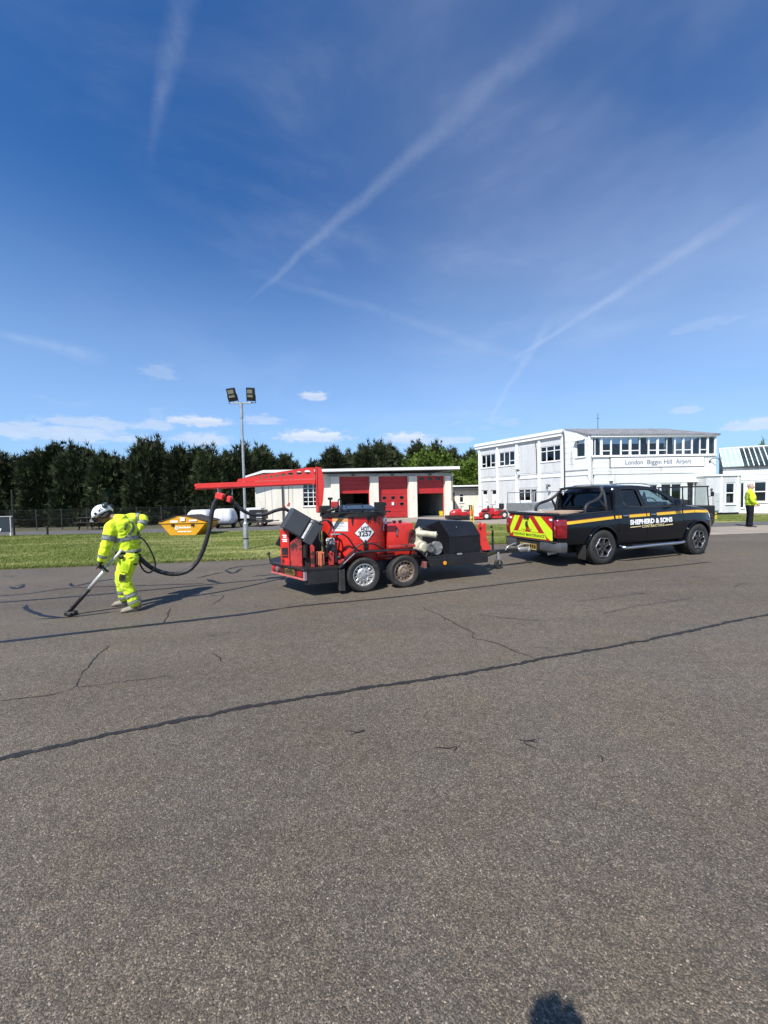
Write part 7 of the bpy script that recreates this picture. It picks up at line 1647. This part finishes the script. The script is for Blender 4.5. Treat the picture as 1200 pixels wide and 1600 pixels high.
# red ride-on machines by the two-storey building
MRM = M('mower_red', (.50, .018, .022), .3, var=.08, vs=5, coat=.3, dirt=(.2, .02, .02), ds=5, da=.64)
def mower(px, py, rz, label, sc=1.0, deck=False):
    g = G(px, py); t = thing('ride_on_mower', label, 'ride-on mower', (g.x, g.y, .012), rz, 'red ride-on machines on the forecourt'); t.scale = (sc,)*3
    bm = nb(); rings = [[Vector((x, y*w_, z)) for y, z in [(-.28, .28), (-.30, .40), (-.26, .54+h_), (-.14, .60+h_), (.14, .60+h_), (.26, .54+h_), (.30, .40), (.28, .28)]] for x, w_, h_ in [(.10, 1.0, .06), (.35, 1.0, .05), (.62, .90, -.02), (.74, .70, -.12)]]; loft(bm, rings); hd_ = obj('bonnet', bm, MRM, t, smooth=True)
    for s_ in (-1, 1):
        bm = nb(); sphere(bm, (.72, s_*.13, .42), .055, 10, 8, (.4, 1, .8)); obj('headlamp', bm, MWHT, hd_, smooth='all')
    bm = nb(); rings = [[Vector((x, y*w_, z)) for y, z in [(-.33, .26), (-.35, .42+h_), (.35, .42+h_), (.33, .26)]] for x, w_, h_ in [(-.72, .8, .02), (-.60, 1, .10), (-.15, 1, .04), (.12, .9, .0)]]; loft(bm, rings); obj('rear_body', bm, MRM, t, smooth=True)
    bm = nb(); box(bm, -.55, -.18, -.20, .20, .53, .60, .03, None, 2); box(bm, -.60, -.50, -.20, .20, .58, .88, .035, None, 2); obj('seat', bm, MSEAT, t, smooth=True)
    bm = nb(); tube(bm, [(.10, 0, .60), (.02, 0, .80)], .02, 6); lathe(bm, [(.13, -.01), (.145, 0), (.13, .01), (.12, 0), (.13, -.01)], (.01, 0, .82), 'z', 18); obj('steering_wheel', bm, MINK, t, smooth='all')
    for x, r_, w_ in ((.52, .17, .13), (-.42, .24, .20)):
        for s_ in (-1, 1):
            bm = nb(); yy = s_*(.36 if r_ < .2 else .40); lathe(bm, [(r_*.5, -w_*.4), (r_*.85, -w_*.5), (r_, -w_*.3), (r_, w_*.3), (r_*.85, w_*.5), (r_*.5, w_*.4), (r_*.5, -w_*.4)], (x, yy, r_), 'y', 20); wh_ = obj('wheel', bm, MTYR, t, smooth='all')
            bm = nb(); cyl(bm, (x, yy-w_*.36, r_), (x, yy+w_*.36, r_), r_*.5, nseg=14); obj('rim', bm, M('cream_rim', (.68, .62, .55), .5), wh_)
    bm = nb(); z1 = .20; prism(bm, [(-.22, -.56), (.34, -.56), (.42, -.3), (.42, .3), (.34, .56), (-.22, .56)] if not deck else [(-.3, -.62), (.9, -.62), (1.0, -.3), (1.0, .3), (.9, .62), (-.3, .62)], lambda a, b, d: Vector((a, b, d)), .07, z1 if not deck else .26, .01); obj('cutting_deck', bm, MTAR if deck else MRM, t)
    return t
mower(771, 811, R(198), 'red ride-on machine nearest the two-storey building wall', 1.12)
mower(749, 812, R(168), 'red ride-on machine in the middle, behind the yellow barrier posts', 1.0)
mower(722, 812, R(187), 'red ride-on machine with the wide black cutting deck, nearest the third red door', 1.05, True)
g = G(737.5, 817.5); yb = thing('barrier', 'white board on two yellow posts in front of the red machines', 'barrier', (g.x, g.y, .01), R(8))
for x in (-.07, .09):
    bm = nb(); box(bm, x-.028, x+.028, -.028, .028, 0, .98, .005); obj('post', bm, M('barrier_yellow', (.62, .45, .05), .5, dirt=(.3, .22, .06), ds=6, da=.56), yb)
bm = nb(); box(bm, .125, .40, -.02, .02, .38, .95, .006); box(bm, .08, .13, -.015, .015, .5, .56); obj('board', bm, MWHT, yb)
g = FS.p(13.05, -.35, 0); yk = thing('yellow_bucket', 'yellow bucket standing inside the third red doorway', 'bucket', (g.x, g.y, .03)); bm = nb(); lathe(bm, [(.0, .01), (.16, .01), (.20, .36), (.215, .37), (.195, .36), (.155, .03), (.001, .03)], (0, 0, 0), 'z', 20); obj('bucket_body', bm, M('bucket_yellow', (.70, .52, .02), .4), yk, smooth=True); bm = nb(); tube(bm, [(-.2, 0, .35), (-.12, 0, .50), (.12, 0, .50), (.2, 0, .35)], .008, 5); obj('handle', bm, MINK, yk)
# air conditioning unit / pump unit by the wall
g = G(824.5, 810); au = thing('pump_unit', 'white metal pump cabinet with round ports standing behind the pickup tailgate', 'pump cabinet', (g.x, g.y, 0), R(-8))
bm = nb(); box(bm, -.40, .22, 0, .5, .1, 1.16, .015); box(bm, -.36, .18, .04, .46, 0, .1); obj('casing', bm, MCREAM if False else MWHT, au)
for x, z, r_ in ((-.30, .92, .05), (.02, .96, .10), (-.33, .66, .06), (-.18, .66, .05), (.10, .66, .07), (.02, .45, .1)):
    bm = nb(); cyl(bm, (x, .002, z), (x, -.03, z), r_, r_*.8, 14); obj('port', bm, MGB_, au)
bm = nb(); box(bm, .10, .19, -.012, -.002, .80, 1.10, .004); obj('side_cover', bm, MWT, au)

# white dropside truck parked behind the pickup
WT = thing('dropside_truck', 'white dropside truck with pipe frame and open door parked behind the black pickup', 'truck', (6.85, 15.45, 0), R(14))
def wp(name, bm, mt, par=None, sm=False): return obj(name, bm, mt, par or WT, smooth=sm)
MWV = M('white_vehicle_paint', (.78, .79, .79), .25, var=.03, coat=.5, dirt=(.55, .54, .5), ds=5, da=.66)
MGV = M('alloy_side', (.36, .37, .38), .45, metal=.5, var=.1, vs=6)
L0 = 2.65
bm = nb(); box(bm, -.95, L0, -.02, 1.9, .78, .86, .006); wp('bed_floor', bm, MGV)
for y0, y1 in ((-.03, .01), (1.89, 1.93)):
    bm = nb(); box(bm, -.95, L0, y0, y1, .865, 1.20, .006); wp('dropside', bm, MGV)
bm = nb(); box(bm, -.99, -.955, .0, 1.9, .865, 1.20, .006); wp('tail_board', bm, MGV)
for x in (-.92, .35, L0-.1):
    for y in (.0, 1.9):
        bm = nb(); cyl(bm, (x, y, 1.20), (x, y, 1.66), .022, nseg=8); wp('frame_post', bm, MGALV)
for y in (.0, 1.9):
    bm = nb(); cyl(bm, (-.94, y, 1.66), (L0-.08, y, 1.66), .022, nseg=8); wp('frame_rail', bm, MGALV)
rings = []
for s_, zt, zb, y_in in [(2.72, 1.62, .5, .06), (2.85, 1.74, .45, .05), (4.5, 1.76, .45, .05), (4.95, 1.66, .45, .08), (5.6, 1.26, .45, .08), (6.2, 1.12, .45, .12), (6.4, .85, .5, .2)]:
    rings.append([Vector((s_, .95+q*(.95-y_in)*k_, z)) for q, k_, z in [(-1, 1, zb), (-1, 1, 1.08), (-1, .90 if zt > 1.3 else .98, zt-.06), (-1, .75, zt), (1, .75, zt), (1, .90 if zt > 1.3 else .98, zt-.06), (1, 1, 1.08), (1, 1, zb)]])
bm = nb(); loft(bm, rings); wp('cab', bm, MWV, sm=True)
bm = nb(); quad(bm, (4.98, .20, 1.635), (5.59, .18, 1.28), (5.59, 1.72, 1.28), (4.98, 1.70, 1.635)); bmesh.ops.translate(bm, verts=bm.verts, vec=(.012, 0, .014)); bmesh.ops.solidify(bm, geom=list(bm.faces), thickness=.006); wp('windscreen', bm, M('dark_glass', (.02, .025, .03), .06, var=.05, spec=.8))
for x0, x1 in ((2.95, 3.75), (3.82, 4.7)):
    bm = nb(); prism(bm, [(x0, 1.12), (x1, 1.12), (x1-.05, 1.58), (x0, 1.60)], lambda a, b, d: Vector((a, d+.05+.10*(b-1.08)/.55, b)), -.012, -.004); wp('side_window', bm, M('dark_glass', (.02, .025, .03), .06))
for x in (.35, 5.5):
    for y, s_ in ((.1, -1), (1.8, 1)):
        bm = nb(); lathe(bm, [(.18, -.1), (.30, -.12), (.35, -.08), (.35, .08), (.30, .12), (.18, .1), (.18, -.1)], (x, y, .35), 'y', 24); wh_ = wp('wheel', bm, MTYR, sm=True)
        bm = nb(); cyl(bm, (x, y-.09, .35), (x, y+.09, .35), .18, nseg=18); obj('rim', bm, MSIL, wh_)
bm = nb(); box(bm, -.9, 6.1, .5, 1.4, .45, .70); wp('chassis', bm, MTAR)
def open_door(par, mx, w_, z0, zb, z1, mt, name='door'):
    bm = nb(); box(bm, 0, w_, -.03, .03, z0, zb, .012, mx); 
    for a, b, c, d in ((0, .05, zb, z1), (w_-.05, w_, zb, z1-.04), (0, w_, z1-.05, z1)): box(bm, a, b, -.022, .022, c+.002, d, .006, mx)
    o = obj(name, bm, mt, par); b2 = nb(); box(b2, .05, w_-.05, -.005, .005, zb+.003, z1-.052, 0, mx); obj('door_glass', b2, GC, o)
    return o
open_door(WT, Matrix.Translation((1.75, -.06, 0)) @ Matrix.Rotation(R(-165), 4, 'Z'), .62, .5, 1.10, 1.70, M('black_door', (.013, .013, .014), .4))
GCL = glass('clear_glass', (.94, .96, .96), .05)
# small utility vehicle with a glazed black cab beyond the bonnet
g = P(1066, 800, 16.6); UV = thing('utility_vehicle', 'small utility vehicle with black framed windows seen above the pickup bonnet', 'utility vehicle', (g.x, g.y, 0), R(6))
MUV = M('uv_black', (.014, .014, .015), .4)
W_ = 1.18; D_ = 1.25; zt = 1.72
for x in (0, W_*.33, W_):
    for y in (0, D_):
        bm = nb(); tube(bm, [(x if x < W_ else W_+.07, y, .9), (x, y, zt)], .026, 6); obj('cab_pillar', bm, MUV, UV)
bm = nb(); box(bm, -.05, W_+.05, -.05, D_+.05, zt, zt+.06, .02, None, 2); obj('cab_roof', bm, MUV, UV, smooth=True)
bm = nb(); box(bm, -.9, W_+.35, -.05, D_+.05, .40, .92, .05, None, 2); obj('body', bm, MUV, UV, smooth=True)
bm = nb(); box(bm, .35, .70, .3, D_-.3, .9, 1.18, .05, None, 2); obj('seat', bm, MSEAT, UV, smooth=True)
for x0, x1 in ((.04, W_*.33-.04), (W_*.33+.04, W_-.02)):
    for y in (0, D_):
        bm = nb(); box(bm, x0, x1, y-.004, y+.004, .94, zt-.01); obj('side_window', bm, GCL, UV)
bm = nb(); prism(bm, [(.03, .94), (D_-.03, .94), (D_-.03, zt-.01), (.03, zt-.01)], lambda a, b, d: Vector((W_+.06-(b-.94)*.08+d, a, b)), -.004, .004); obj('windscreen', bm, GCL, UV)
bm = nb(); tube(bm, [(W_+.02, -.06, 1.30), (W_+.02, -.20, 1.36)], .012, 6); box(bm, W_-.02, W_+.03, -.30, -.16, 1.32, 1.52, .015); obj('mirror', bm, MUV, UV)
for x in (-.45, W_+.0):
    for y in (.02, D_-.02):
        bm = nb(); lathe(bm, [(.15, -.1), (.27, -.12), (.31, -.08), (.31, .08), (.27, .12), (.15, .1), (.15, -.1)], (x, y, .31), 'y', 22); obj('wheel', bm, MTYR, UV, smooth='all')
# yellow marker post in front of the annex
g = G(1118, 812); mk = thing('marker_post', 'short yellow marker post in front of the low white annex', 'post', (g.x, g.y, .02)); bm = nb(); box(bm, -.04, .04, -.04, .04, 0, .35, .006); obj('post', bm, M('barrier_yellow', (.62, .45, .05), .5), mk); bm = nb(); box(bm, -.045, .045, -.045, .045, .25, .30); obj('band', bm, MINK, mk)
